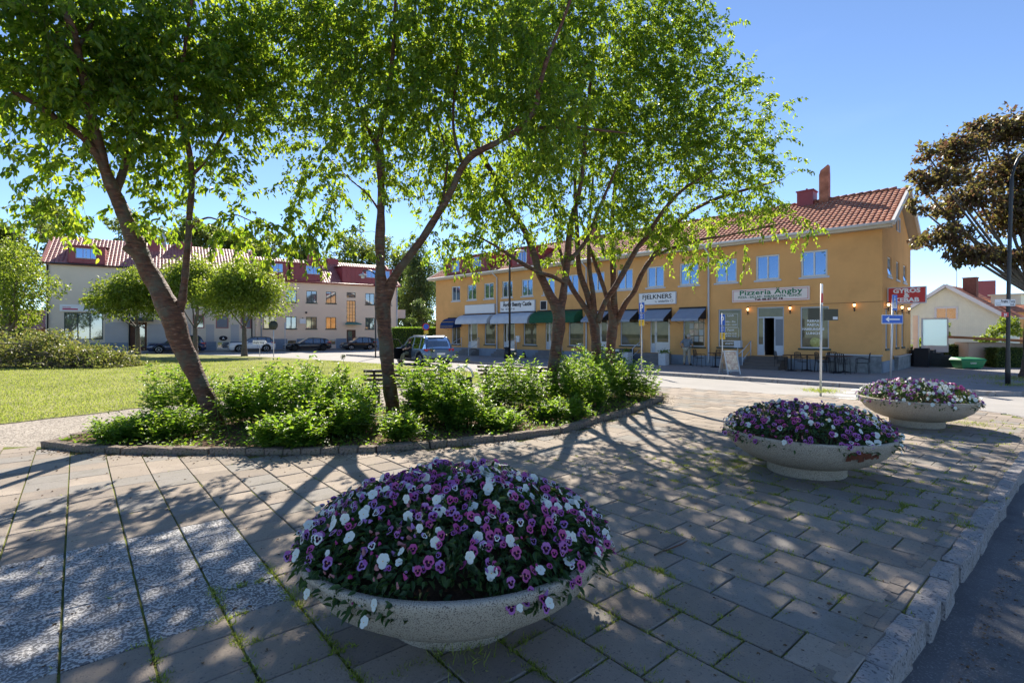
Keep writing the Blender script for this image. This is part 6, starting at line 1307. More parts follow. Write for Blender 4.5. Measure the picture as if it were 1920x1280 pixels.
# ------------------------------------------------------------------ cherry trees
def Q(px, py, Y, rpx):
    x, y, z = P(px, py, Y); return (x, y, z, rpx * .77 * Y / 960)
def grow(limbs, blobs, seed, dens=24.0, leafn=31, leafL=.1, seglen=.55, rmin=.0022, maxd=1e9, start=2.3):
    """limbs: lists of (x,y,z,r). blobs: (cx,cy,cz,rx,ry,rz,density factor). Returns twig polylines and leaf arrays"""
    rs = np.random.RandomState(seed); nodes = []; nr = []
    for L in limbs:
        A = catmull(L, 6)
        for p in A:
            if p[2] > start: nodes.append(p[:3]); nr.append(p[3])
    nodes = np.array(nodes); nr = np.array(nr); att = []
    for cx, cyy, cz, rx, ry, rz, f in blobs:
        n = int(dens * f * 4.19 * rx * ry * rz) + 1
        u = rs.randn(n, 3); u /= np.linalg.norm(u, axis=1, keepdims=True); r_ = rs.rand(n, 1) ** (1 / 2.4)
        a = u * r_ * [rx, ry, rz] + [cx, cyy, cz]; att.append(a)
    att = np.concatenate(att); d0 = np.array([np.min(np.linalg.norm(nodes - a, axis=1)) for a in att]); att = att[np.argsort(d0)]
    cap = len(nodes) + len(att) * 4; NB = np.zeros((cap, 3)); NB[:len(nodes)] = nodes; RB = np.zeros(cap); RB[:len(nodes)] = nr; cnt = len(nodes)
    polys = []; LC_ = []; LD = []; LN = []
    for a in att:
        d = np.linalg.norm(NB[:cnt] - a, axis=1) - np.minimum(RB[:cnt], .03) * 4; k_ = int(np.argmin(d)); b = NB[k_]; v = a - b; L = np.linalg.norm(v)
        if L < .05: continue
        rb0 = min(RB[k_] * .7, .0035 + .0065 * L); n = 5; ts = np.linspace(0, 1, n)[:, None]
        bend = np.array([rs.randn() * .10, rs.randn() * .10, .16]) * L
        pts = b + v * ts + bend * (4 * ts * (1 - ts)) * .6 + rs.randn(n, 3) * .02 * L * (ts > 0) * (ts < 1)
        # end droops
        t_dir = norm((v + np.array([0, 0, -.15 * L]) + rs.randn(3) * .35 * L)[None])[0]
        e1 = pts[-1] + t_dir * seglen * .5 + np.array([0, 0, -.02]); e2 = e1 + (t_dir + np.array([0, 0, -.55])) * seglen * .45
        pts = np.vstack([pts, e1, e2]); rad = np.concatenate([np.linspace(rb0, max(rmin * 1.5, rb0 * .5), n), [rmin * 1.1, rmin * .6]])
        polys.append((pts, rad)); m_ = 3
        NB[cnt:cnt + m_] = pts[[2, 3, 4]]; RB[cnt:cnt + m_] = rad[[2, 3, 4]]; cnt += m_
        # leaves alternate along the outer part
        s_ = np.sort(rs.rand(leafn) ** .8) * 3.0 + (n - 1 - 1.0); i0 = np.clip(s_.astype(int), 0, len(pts) - 2); fr = (s_ - i0)[:, None]
        base = pts[i0] * (1 - fr) + pts[i0 + 1] * fr; axis = norm(pts[i0 + 1] - pts[i0])
        side = np.cross(axis, [0, 0, 1]); side = norm(side + 1e-6) * np.where(np.arange(leafn) % 2, 1, -1)[:, None]
        dd = side * .8 + axis * .55 + np.array([0, 0, -.55]) + rs.randn(leafn, 3) * .38
        off = norm(rs.randn(leafn, 3)) * rs.rand(leafn, 1) * .09
        LC_.append(base + off); LD.append(dd); LN.append(np.array([0, 0, 1.0]) + rs.randn(leafn, 3) * .55)
    return polys, np.concatenate(LC_), np.concatenate(LD), np.concatenate(LN)
def cherry(label, limbs, blobs, seed, group='cherry trees in the planting bed', **kw):
    for Lm in limbs:
        a_, b_ = np.array(Lm[-2][:3]), np.array(Lm[-1][:3]); e_ = b_ + (b_ - a_) * .7
        if Lm[-1][3] < .08: Lm.append((*e_, Lm[-1][3] * .3))
    t = thing('cherry_tree', label, 'tree', (0, 0, 0), 0, group)
    mesh_obj('trunk', limb_mesh('trunk', limbs, M['bark'], 16, .2), t)
    leafL = kw.pop('leafL', .097); polys, C, D, Nn = grow(limbs, blobs, seed, **kw)
    tag(mesh_obj('twigs', tube_mesh('twigs', polys, M['bark'], 3), t), kind='stuff')
    n = len(C); L = leafL * (.65 + .6 * NP.rand(n)); 
    tint = np.clip(NP.rand(n) * .7 + .3 * (NP.rand(n) < .15), 0, 1)
    tag(mesh_obj('crown', leaf_mesh('crown', C, D, Nn, L, L * .50, M['leaf'], curl=.28, tint=tint), t), kind='stuff'); return n
def B(px, py, Y, rx, ry, rY, f=1.0):
    x, y, z = P(px, py, Y); return (x, y, z, rx * Y / 960, rY, ry * Y / 960, f)
nl = 0
T1 = [[Q(418, 835, 9.75, 30), Q(408, 800, 9.75, 24), Q(390, 750, 9.7, 21), Q(365, 700, 9.65, 20), Q(338, 640, 9.6, 22), Q(322, 590, 9.55, 27), Q(300, 545, 9.5, 22), Q(272, 495, 9.4, 20), Q(252, 450, 9.3, 20), Q(232, 400, 9.2, 15), Q(214, 362, 9.1, 14), Q(195, 310, 8.9, 12), Q(172, 220, 8.6, 11), Q(152, 130, 8.3, 9), Q(138, 60, 8.0, 8), Q(110, 0, 7.8, 7), Q(90, -80, 7.7, 5), Q(80, -200, 7.7, 3)],
      [Q(214, 365, 9.12, 11), Q(228, 330, 9.2, 9), Q(240, 280, 9.3, 8), Q(255, 200, 9.5, 7), Q(270, 110, 9.7, 6), Q(285, 20, 9.8, 5), Q(300, -80, 10, 3)],
      [Q(196, 315, 8.9, 9), Q(160, 262, 8.6, 8), Q(110, 225, 8.3, 7), Q(60, 192, 8.0, 6), Q(0, 160, 7.8, 5), Q(-80, 130, 7.6, 3)],
      [Q(330, 605, 9.55, 13), Q(344, 545, 9.6, 8.5), Q(350, 480, 9.6, 7.5), Q(356, 400, 9.6, 7), Q(360, 330, 9.6, 6.5), Q(352, 270, 9.5, 6), Q(338, 232, 9.4, 5), Q(330, 180, 9.3, 5), Q(345, 100, 9.2, 4), Q(360, 0, 9, 3)],
      [Q(357, 432, 9.6, 3.2), Q(366, 419, 9.55, 2.8), Q(390, 408, 9.4, 2.2), Q(412, 412, 9.3, 1.9), Q(438, 402, 9.2, 1.6), Q(470, 414, 9.1, 1.3), Q(505, 428, 9, 1)],
      [Q(152, 125, 8.3, 6), Q(128, 90, 8.2, 5.5), Q(95, 45, 8.1, 5), Q(50, 20, 7.9, 4), Q(0, -20, 7.7, 3)],
      [Q(145, 90, 8.2, 5), Q(190, 20, 8.6, 4), Q(250, -60, 9, 3)], [Q(360, 330, 9.6, 4), Q(395, 290, 9.6, 3.5), Q(430, 230, 9.7, 3)]]
B1 = [B(60, 60, 8.0, 150, 130, 1.3), B(210, 60, 8.9, 130, 130, 1.3), B(350, 70, 9.5, 130, 130, 1.3), B(50, 190, 8.2, 110, 60, 1.0), B(190, 210, 8.9, 120, 80, 1.1), B(320, 220, 9.5, 110, 90, 1.1), B(420, 190, 9.7, 70, 110, .9), B(160, 320, 9.0, 90, 55, .7, .8), B(310, 320, 9.5, 90, 60, .8, .7), B(430, 320, 9.4, 60, 55, .7, .5),
      B(440, 420, 9.2, 70, 32, .45, 1.6), B(530, 430, 9, 75, 40, .5, 1.2), B(100, 400, 8.8, 75, 40, .5, .9), B(270, 400, 9.3, 70, 45, .5, .8), B(40, 300, 8.2, 40, 40, .4, .5), B(540, 455, 9.1, 50, 25, .4, .6), B(120, -150, 8.2, 180, 110, 1.5, .35), B(370, -150, 9.6, 170, 120, 1.5, .35), B(-120, 60, 7.8, 80, 140, 1.2, .5)]
T1.append([Q(262, 478, 9.35, 15), Q(246, 466, 9.25, 14), Q(236, 459, 9.2, 13)])
nl += cherry('leaning cherry tree at the left end of the bed, with peeling red-brown bark', T1, B1, 21, leafL=.118, dens=22)
T2 = [[Q(741, 812, 10.3, 23), Q(738, 785, 10.3, 18), Q(734, 740, 10.3, 16.5), Q(728, 690, 10.3, 16), Q(723, 640, 10.3, 16.5), Q(720, 600, 10.3, 17), Q(717, 572, 10.3, 20), Q(718, 545, 10.3, 18), Q(714, 515, 10.3, 12), Q(713, 480, 10.3, 10.5), Q(712, 457, 10.3, 12), Q(714, 400, 10.3, 9.5), Q(715, 340, 10.3, 9.5), Q(712, 285, 10.3, 10), Q(709, 262, 10.3, 8), Q(725, 200, 10.1, 6), Q(735, 120, 9.9, 5), Q(740, 30, 9.8, 4), Q(745, -80, 9.7, 3)],
      [Q(712, 285, 10.3, 7), Q(690, 240, 10.5, 5), Q(660, 170, 10.7, 4), Q(640, 80, 11, 3), Q(620, -20, 11, 2)],
      [Q(722, 560, 10.3, 15), Q(736, 525, 10.25, 12), Q(752, 500, 10.2, 10), Q(790, 450, 10.1, 9.5), Q(825, 395, 10, 9), Q(850, 350, 9.9, 8.5), Q(868, 310, 9.8, 8.5), Q(890, 288, 9.7, 9), Q(930, 268, 9.6, 7), Q(975, 240, 9.5, 6.5), Q(1003, 205, 9.4, 6), Q(1012, 160, 9.3, 6), Q(1030, 100, 9.2, 5), Q(1055, 40, 9.1, 4), Q(1080, -30, 9, 3)],
      [Q(925, 270, 9.6, 6), Q(985, 245, 9.9, 5), Q(1060, 238, 10.2, 4), Q(1130, 245, 10.5, 3)], [Q(828, 395, 10, 3.5), Q(835, 340, 10, 3), Q(838, 290, 10, 2.5), Q(820, 230, 10.1, 2)],
      [Q(714, 400, 10.3, 3), Q(690, 365, 10.4, 2.2), Q(655, 335, 10.5, 1.7), Q(620, 300, 10.6, 1.2)], [Q(868, 310, 9.8, 4), Q(850, 240, 9.8, 3.5), Q(855, 150, 9.8, 3), Q(870, 60, 9.8, 2.5)]]
B2 = [B(560, 80, 10.6, 110, 110, 1.3), B(690, 80, 10.3, 110, 110, 1.4), B(830, 70, 10, 120, 120, 1.4), B(565, 220, 10.5, 80, 70, 1.0, .8), B(680, 220, 10.3, 100, 80, 1.1), B(810, 210, 10, 100, 80, 1.1), B(610, 330, 10.3, 80, 55, .8, .8), B(720, 330, 10.3, 60, 60, .8, .6), B(820, 320, 10.2, 70, 60, .8, .7), B(640, 415, 10.1, 70, 32, .5, 1.0), B(800, 430, 10.1, 50, 30, .4, .7), B(960, 110, 9.7, 110, 120, 1.3), B(1010, 240, 9.8, 110, 80, 1.0), B(720, 470, 10.0, 22, 30, .25, .3), B(700, -140, 10.4, 260, 110, 1.6, .35), B(960, -120, 9.9, 170, 100, 1.5, .35), B(480, 130, 10.6, 60, 110, 1, .7)]
nl += cherry('cherry tree with a straight dark trunk in front of the park bench', T2, B2, 22, dens=30)
T3 = [[Q(1030, 790, 12.4, 17), Q(1033, 755, 12.4, 14), Q(1036, 705, 12.4, 14), Q(1043, 650, 12.4, 14), Q(1048, 605, 12.4, 15), Q(1046, 580, 12.4, 15), Q(1030, 550, 12.4, 10.5), Q(1011, 510, 12.3, 9.5), Q(1002, 480, 12.3, 8.5), Q(985, 435, 12.2, 8), Q(962, 400, 12.1, 7.5), Q(940, 360, 12, 7), Q(920, 320, 11.9, 6.5), Q(903, 292, 11.8, 6), Q(885, 240, 11.7, 5), Q(870, 170, 11.6, 4), Q(850, 80, 11.5, 3)],
      [Q(1049, 590, 12.4, 12), Q(1057, 545, 12.4, 9), Q(1062, 500, 12.4, 9), Q(1068, 440, 12.4, 8), Q(1075, 400, 12.4, 6.5), Q(1088, 350, 12.5, 5.5), Q(1095, 290, 12.6, 5), Q(1100, 220, 12.7, 4), Q(1110, 130, 12.8, 3)],
      [Q(1062, 534, 12.4, 5), Q(1040, 520, 12.2, 5), Q(1005, 508, 12.0, 5), Q(965, 485, 11.8, 4.5), Q(935, 465, 11.7, 3.2), Q(905, 448, 11.6, 2.2), Q(880, 438, 11.5, 1.4)], [Q(1068, 487, 12.4, 6), Q(1085, 470, 12.4, 5), Q(1102, 445, 12.4, 4.5), Q(1120, 400, 12.4, 4), Q(1145, 340, 12.4, 3)]]
B3 = [B(900, 370, 11.8, 75, 60, .9), B(880, 455, 11.6, 70, 38, .55, 1.1), B(985, 330, 12.2, 90, 75, 1.0), B(1080, 200, 12.6, 110, 110, 1.2), B(960, 430, 12, 75, 40, .6, .8), B(1080, 400, 12.4, 70, 60, .8, .8), B(1080, 60, 12.6, 130, 100, 1.3), B(860, 300, 11.8, 50, 60, .7, .6), B(1040, 490, 12.3, 60, 22, .5, .5), B(1080, -60, 12.6, 120, 80, 1.2, .35)]
nl += cherry('forked cherry tree whose left stem crosses in front of the blue and grey awnings', T3, B3, 23, dens=28)
T4 = [[Q(1128, 775, 14.3, 15), Q(1122, 720, 14.3, 12.5), Q(1119, 680, 14.3, 12), Q(1117, 640, 14.3, 12), Q(1114, 610, 14.3, 12), Q(1104, 588, 14.3, 8), Q(1082, 555, 14.3, 6.5), Q(1070, 535, 14.3, 6), Q(1061, 510, 14.2, 5), Q(1050, 470, 14.1, 4), Q(1040, 400, 14, 3)],
      [Q(1113, 605, 14.3, 8), Q(1104, 560, 14.3, 7.5), Q(1093, 530, 14.3, 7), Q(1086, 505, 14.3, 6.5), Q(1083, 460, 14.3, 6), Q(1080, 400, 14.2, 5), Q(1078, 330, 14.2, 4), Q(1085, 250, 14, 3)],
      [Q(1116, 605, 14.3, 7), Q(1112, 550, 14.2, 6), Q(1105, 500, 14.2, 5), Q(1104, 440, 14.1, 4), Q(1110, 360, 14, 3)],
      [Q(1120, 605, 14.25, 8), Q(1135, 565, 14.2, 6.5), Q(1155, 535, 14, 7), Q(1175, 500, 13.9, 6.5), Q(1195, 465, 13.7, 6), Q(1215, 440, 13.6, 6), Q(1240, 400, 13.4, 5), Q(1275, 360, 13.2, 4), Q(1320, 330, 13, 3)]]
B4 = [B(1150, 280, 13.8, 105, 90, 1.4, .85), B(1225, 150, 13.4, 120, 110, 1.4, .75), B(1190, 400, 13.8, 95, 60, 1.1, .85), B(1300, 280, 13.0, 100, 80, 1.1, .65), B(1230, 40, 13.2, 100, 90, 1.2, .7), B(1130, 450, 14, 60, 35, .7, .6), B(1240, -70, 13, 110, 70, 1.2, .25)]
nl += cherry('many-stemmed cherry tree, left one of the close pair by the estate agent', T4, B4, 24, dens=28)
T5 = [[Q(1141, 770, 15.4, 13), Q(1143, 700, 15.4, 12), Q(1146, 640, 15.3, 12), Q(1150, 602, 15.3, 12), Q(1151, 550, 15.2, 7.5), Q(1149, 500, 15, 7), Q(1147, 450, 14.9, 6), Q(1150, 380, 14.7, 5), Q(1160, 300, 14.5, 4), Q(1170, 200, 14.3, 3)],
      [Q(1154, 608, 15.3, 8), Q(1172, 570, 15.1, 6.5), Q(1190, 545, 15, 6), Q(1205, 510, 14.8, 6), Q(1225, 480, 14.6, 5.5), Q(1250, 440, 14.3, 5), Q(1290, 400, 14, 4.5), Q(1350, 370, 13.8, 4), Q(1420, 350, 13.6, 3)],
      [Q(1148, 595, 15.2, 6), Q(1132, 540, 15.1, 5.5), Q(1120, 505, 15, 5), Q(1108, 470, 15, 4), Q(1095, 430, 15, 3)], [Q(1225, 480, 14.6, 4), Q(1262, 465, 14.4, 3.5), Q(1310, 450, 14.2, 3), Q(1370, 440, 14, 2.5), Q(1440, 425, 13.8, 2)]]
B5 = [B(1345, 210, 13.3, 105, 85, 1.1, .55), B(1345, 330, 13.6, 110, 70, 1.1, .65), B(1430, 290, 13.3, 65, 80, .9, .5), B(1410, 390, 13.8, 90, 45, .8, .7), B(1280, 430, 14.2, 95, 42, .9, .8), B(1455, 200, 13.2, 35, 30, .4, .4), B(1290, 490, 14.2, 50, 18, .4, .7), B(1310, 90, 13, 60, 70, .8, .5), B(1485, 425, 13.7, 50, 28, .4, .7), B(1360, 480, 14, 70, 16, .5, .6), B(1300, -40, 13, 60, 60, .9, .25)]
nl += cherry('cherry tree right one of the close pair, its crown reaching over the pizzeria roof', T5, B5, 25, dens=26)
print('cherry leaves', nl)

# ------------------------------------------------------------------ other trees
def blob_tree(name, label, base, trunk_h, trunk_r, blobs, n, leafL, lm, seed, group=None, barkm=None, limbs=True, lean=(0, 0), drip=0, lf=1.0, cs=.16):
    rs = np.random.RandomState(seed); t = thing(name, label, 'tree', (base[0], base[1], gz(base[1]) - .02), 0, group); L_ = []
    fork = (lean[0] * trunk_h, lean[1] * trunk_h, trunk_h)
    L_.append([(0, 0, -.05, trunk_r * 1.35), (lean[0] * .3 * trunk_h, 0, trunk_h * .3, trunk_r), (fork[0] * .8, 0, trunk_h * .75, trunk_r * .85), (*fork, trunk_r * .8)])
    for bx, by, bz, rx, ry, rz, f in blobs:
        m_ = (fork[0] * .5 + bx * .5 + rs.randn() * .1 * rx, fork[1] * .5 + by * .5, fork[2] * .55 + bz * .45); L_.append([(*fork[:2], fork[2] - .1, trunk_r * .55 * lf), (*m_, trunk_r * .38 * lf), (bx, by, bz, trunk_r * .2 * lf), (bx + rs.randn() * rx * .3, by, bz + rz * .7, trunk_r * .08)])
    mesh_obj('trunk', limb_mesh('trunk', L_, barkm or M['barkgrey'], 10, .1), t)
    vol = np.array([b[3] * b[4] * b[5] * b[6] for b in blobs]); vol /= vol.sum(); C = []
    for b, v in zip(blobs, vol):
        k_ = int(n * v); ncl = max(6, k_ // 22); u = norm(rs.randn(ncl, 3)); cl = u * (rs.rand(ncl, 1) ** .42) * [b[3], b[4], b[5]] + [b[0], b[1], b[2]]
        w_ = min(b[3], b[5]) * cs; ii = rs.randint(0, ncl, k_); sp_ = rs.randn(k_, 3) * w_
        if drip: sp_[:, 2] = -np.abs(sp_[:, 2]) * drip
        C.append(cl[ii] + sp_)
    C = np.concatenate(C); k_ = len(C); ctr_ = np.mean(np.array([b[:3] for b in blobs]), 0); D = norm(C - ctr_) * .6 + rs.randn(k_, 3) * .6 + [0, 0, -.4 - drip * .4]
    L = leafL * (.6 + .8 * rs.rand(k_)); tag(mesh_obj('crown', leaf_mesh('crown', C, D, rs.randn(k_, 3) * .8 + [0, 0, .8], L, L * .58, lm, simple=True), t), kind='stuff'); return t
# three round lawn trees
for i, (lab, px, Y, rx, zc, rz) in enumerate([('round lawn tree left of the leaning trunk, before the brown door', 258, 43.0, 3.5, 5.0, 2.5), ('round lawn tree partly hidden behind the leaning cherry trunk', 366, 42.5, 3.3, 5.8, 2.6), ('round lawn tree standing in front of the white car', 458, 40.0, 3.5, 5.1, 2.7)]):
    x = (px - 960) / 960 * Y; rs = random.Random(i + 3)
    bl = [(-rx * .55, 0, zc - .3, rx * .5, 1.6, rz * .62, 1), (rx * .5, .2, zc - .2, rx * .52, 1.6, rz * .66, 1), (0, 0, zc + .5, rx * .6, 1.8, rz * .72, 1), (rx * .1, -.6, zc - .3, rx * .6, 1.4, rz * .6, 1), (-rx * .2, .4, zc + .9, rx * .4, 1.2, rz * .5, 1)]
    if i == 0: bl.append((-rx * .95, 0, zc - .7, 1.2, 1.0, .9, 1))
    blob_tree('round_tree', lab, (x, Y), 2.3, .20, bl, 16000, .19, M['leafround'], 31 + i, 'round trees along the far lawn edge', lf=.6)
# copper maple at the right
bx, by = 20.45, 20.0
ml = [(-4.2, -.6, 7.6, .9, .9, .55, 1.0), (-4.0, -.4, 5.5, .9, 1.0, .42, 1.0), (-3.0, 0, 8.9, .9, 1.0, .6, 1), (-2.7, 0, 7.0, .9, 1.1, .5, 1), (-2.6, -.2, 4.9, .9, 1.1, .4, 1), (-1.2, 0, 9.7, 1.0, 1.2, .6, 1), (-.9, .3, 8.1, 1.1, 1.3, .7, 1), (-.6, 0, 6.5, 1.2, 1.4, .75, 1), (-1.2, -.5, 4.8, .9, 1.0, .4, .8), (-4.9, -.4, 6.6, .5, .5, .3, .9), (1.2, 0, 7.4, 1.5, 1.5, 1.4, .8), (1.0, 0, 9.6, 1.3, 1.4, 1.0, .8), (-4.6, -.5, 8.5, .55, .6, .35, .7), (-3.6, -.2, 6.4, .6, .7, .3, .8), (.6, -.4, 5.0, 1.3, 1.2, .55, .8), (-2.0, .2, 9.9, .6, .6, .3, .7), (-5.1, -.4, 7.7, .4, .5, .22, .6)]
blob_tree('maple_tree', 'copper-leaved maple with a thick grey trunk beside the tall black lamp post', (bx, by), 3.3, .37, ml, 30000, .165, M['leafmaple'], 40, lf=.32, cs=.24)
# far trees
def far(label, px, Y, wpx, ytop, ybot, n, lm='leaffar', name='tree', leafL=.42, nb=6, seed=0, drip=0, group='trees behind the houses', trunk=None):
    rs = random.Random(seed + int(px)); x = (px - 960) / 960 * Y; zt = 1.8 + (622 - ytop) / 960 * Y; zb = 1.8 + (622 - ybot) / 960 * Y; rw = wpx / 960 * Y / 2; hh = (zt - zb) / 2; zc = (zt + zb) / 2; bl = []
    for i in range(nb):
        u = i / max(1, nb - 1); w_ = math.sin(math.pi * (.2 + .65 * u)); bl.append((rs.uniform(-.45, .45) * rw, rs.uniform(-1, 1), zb + hh * .25 + u * hh * 1.5, rw * rs.uniform(.42, .62) * w_ + .3, rw * .4, hh * rs.uniform(.24, .38), 1))
    return blob_tree(name, label, (x, Y), max(1.2, zb * .7 + .5), trunk or .28, bl, n, leafL, M[lm], 60 + seed + int(px), group, drip=drip)
far('broad dark tree rising at the far left behind the greige house', 30, 62, 190, 395, 560, 9000, seed=1, nb=8)
far('loose dark tree rising behind the left gable of the greige house', 118, 70, 110, 375, 480, 4500, seed=2)
far('tree crown showing behind the greige roof left of the tall red chimney', 225, 78, 150, 400, 500, 6000, seed=3)
far('dense tree crown behind the greige roof right of the tall red chimney', 350, 80, 160, 400, 500, 8000, seed=4, nb=8)
far('tree crown above the joint of the two red roofs', 430, 84, 140, 420, 510, 7000, seed=5, nb=7)
far('tree crown left of the red roof chimney with the cap', 515, 86, 150, 438, 530, 7000, seed=6, nb=7)
far('low tree crown directly behind the capped red chimney', 590, 88, 130, 445, 530, 5000, seed=16)
far('tree crown right of the red roof chimney with the cap', 660, 84, 150, 432, 560, 8000, seed=7, nb=8)
far('tall tree crown behind the right end of the cream house', 738, 84, 120, 445, 620, 9000, seed=8, nb=8)
far('tall drooping birch between the cream house and the ochre house', 792, 74, 110, 440, 640, 14000, 'leafwillow', 'birch_tree', .30, 8, 9, 2.2)
far('drooping birch just left of the ochre gable', 842, 82, 100, 465, 640, 10000, 'leafwillow', 'birch_tree', .30, 7, 10, 2.2)
far('low pale willow shrub-tree above the bright hedge', 800, 58, 74, 556, 628, 5000, 'leafwillow', 'willow_tree', .20, 5, 11, 1.0)
far('leafy tree standing at the left edge over the brush pile', 15, 36, 190, 452, 615, 12000, 'leafround', 'lawn_tree', .16, 9, 12, 0, None, .2)
far('green garden bush left of the pale pink shed', 1762, 31.5, 68, 602, 660, 3500, 'leafround', 'garden_bush', .12, 4, 13, 0, None, .06)
far('green garden bush right of the cream gable window', 1850, 31.5, 85, 596, 655, 4000, 'leafround', 'garden_bush', .12, 4, 14, 0, None, .06)
far('dark shrubbery tree at the far left edge below the lawn tree', 15, 41, 110, 590, 665, 4000, 'leaffar', 'dark_shrub', .16, 5, 15, 0, None, .1)
# little house at the far left edge
x, y, _ = P(20, 640, 50); t = thing('far_bungalow', 'low ochre house with white bargeboard half hidden at the far left edge', 'building', (x, y, gz(y)), R(12)); mb = MB(); mb.box(-6, 2.6, 0, 6, 0, 2.4); mb.add([(2.6, 0, 2.4), (2.6, 6, 2.4), (2.6, 3, 4.0)], [(0, 1, 2)]); mb.build('wall', M['orange'], t); mb = MB(); mb.add([(-6, -.5, 2.2), (2.9, -.5, 2.2), (2.9, 3, 4.2), (-6, 3, 4.2), (2.9, 6.5, 2.2), (-6, 6.5, 2.2)], [(0, 1, 2, 3), (3, 2, 4, 5)]); mb.beam((3.0, -.5, 2.2), (3.0, 3, 4.2), .05, .25); mb.beam((3.0, 6.5, 2.2), (3.0, 3, 4.2), .05, .25); mb.build('roof', M['tile2'], t)

# ------------------------------------------------------------------ brush pile on the lawn
t = thing('brush_pile', 'big heap of cut leafy branches lying on the lawn at the left', 'brush pile', (-24.9, 26.8, -.03)); rs = np.random.RandomState(5); pl = []
def pile_h(x): return 1.5 * np.clip(1 - (np.abs(x) / 5.2) ** 2.2, 0, 1) * (.85 + .15 * np.sin(x * 2.3))
for i in range(420):
    x0 = rs.uniform(-4.8, 4.6); h0 = pile_h(x0); p0 = np.array([x0, rs.uniform(-1.3, 1.3), rs.rand() * h0 * .9]); dr = norm(np.array([[rs.randn(), rs.randn() * .5, rs.randn() * .22 + .05]]))[0]; L = rs.uniform(.8, 2.2); ts = np.linspace(-.5, .5, 5)[:, None]; pts = p0 + dr * ts * L + np.array([0, 0, -.3]) * ts ** 2 * L; pts[:, 2] = np.maximum(pts[:, 2], .02); pl.append((pts, np.linspace(.022, .006, 5) * rs.uniform(.6, 1.5)))
tag(mesh_obj('branches', tube_mesh('branches', pl, M['barkgrey'], 4), t), kind='stuff')
n = 17000; X_ = rs.uniform(-5.2, 5.0, n); H_ = pile_h(X_); Y_ = rs.randn(n) * .8 * (1 - H_ * .1); Z_ = H_ * np.sqrt(np.clip(1 - (Y_ / 2.0) ** 2, .05, 1)) * np.sqrt(rs.rand(n)) * 1.02 + .03
ex = rs.randint(0, 26, n); spx = rs.uniform(-4, 4.4, 26); sph = rs.uniform(.1, .8, 26); m_ = rs.rand(n) < .16; X_[m_] = spx[ex[m_]] + rs.randn(m_.sum()) * .16; Z_[m_] = pile_h(spx[ex[m_]]) + rs.rand(m_.sum()) * sph[ex[m_]]
C = np.stack([X_, Y_, Z_], 1); L = .13 * (.6 + .8 * rs.rand(n)); tag(mesh_obj('foliage', leaf_mesh('foliage', C, rs.randn(n, 3) + [0, 0, -.3], rs.randn(n, 3) + [0, 0, .6], L, L * .5, M['leafdry'], simple=True), t), kind='stuff')

# ------------------------------------------------------------------ shrubs and ground cover in the bed
def shrub(label, px, py, Y, wpx, ztop, nst, seed, spread=1.0, heads=0, lm='leafshrub', leafL=.068, front=0):
    """pinnate-leaved perennials; px,py only fix the spot on the ground"""
    rs = np.random.RandomState(seed); cx = (px - 960) / 960 * Y; rw = wpx / 960 * Y / 2; t = thing('leafy_shrub', label, 'shrub', (cx, Y, .05), 0, 'leafy shrubs in the planting bed')
    C = []; D = []; Nn = []; Ls = []; pl = []; hd = []
    for i in range(int(nst * 1.5)):
        r_ = math.sqrt(rs.rand()); a = rs.uniform(0, 2 * math.pi); b = np.array([rw * r_ * math.cos(a), .55 * spread * r_ * math.sin(a), 0]); h = 1.25 * ztop * (.35 + .65 * rs.rand() ** .8) * (1 - .35 * r_ ** 2)
        out = np.array([math.cos(a) * .28 * r_ + rs.randn() * .12, math.sin(a) * .28 * r_ + rs.randn() * .12, 0]); ts = np.linspace(0, 1, 5)[:, None]; st = b + out * h * ts ** 1.6 + np.array([0, 0, h]) * ts; pl.append((st, np.linspace(.007, .003, 5)))
        nf = 9
        for j in range(nf):
            u = .22 + .78 * (j + rs.rand()) / nf; q = b + out * h * u ** 1.6 + np.array([0, 0, h * u]); fa_ = rs.uniform(0, 2 * math.pi); fl = rs.uniform(.14, .27); fd = np.array([math.cos(fa_), math.sin(fa_), .35 + .5 * u]); fd /= np.linalg.norm(fd); sd_ = np.cross(fd, [0, 0, 1]); sd_ /= np.linalg.norm(sd_)
            pl.append((np.array([q, q + fd * fl * .6, q + fd * fl + [0, 0, -.04]]), [.003, .002, .001]))
            for k_ in range(5):
                w_ = .25 + .17 * k_
                for sg in (-1, 1): C.append(q + fd * fl * w_ + [0, 0, -.04 * w_ ** 2]); D.append(sd_ * sg + fd * .6 + rs.randn(3) * .25 + [0, 0, -.15]); Nn.append(np.array([0, 0, 1]) + rs.randn(3) * .4); Ls.append(leafL * rs.uniform(.7, 1.3))
            C.append(q + fd * fl); D.append(fd + rs.randn(3) * .2); Nn.append(np.array([0, 0, 1.0])); Ls.append(leafL * 1.2)
        if i < heads: hd.append(st[-1] + [rs.randn() * .05, rs.randn() * .05, .10 + rs.rand() * .15]); pl.append((np.array([st[-1] - [0, 0, .2], hd[-1]]), [.004, .003]))
    tag(mesh_obj('stems', tube_mesh('stems', pl, M['leafshrub'], 3), t), kind='stuff')
    C, D, Nn, Ls = map(np.array, (C, D, Nn, Ls)); C[:, 2] = np.maximum(C[:, 2], .02); tag(mesh_obj('foliage', leaf_mesh('foliage', C, D, Nn, Ls, Ls * .52, M[lm], curl=.2), t), kind='stuff')
    for h in hd:
        k_ = 60; u = norm(rs.randn(k_, 3)); o = mesh_obj('seed_head', tube_mesh('seed_head', [(np.array([h, h + v * .055]), [.001, .0035]) for v in u], M['leafdry'], 3), t)
shrub('low yellowish groundcover shrub at the left tip of the bed', 262, 0, 8.4, 130, .26, 60, 70, .7, leafL=.05)
shrub('arching shrub with long fronds left of the leaning cherry trunk', 338, 0, 10.2, 95, .98, 30, 71, 1.0)
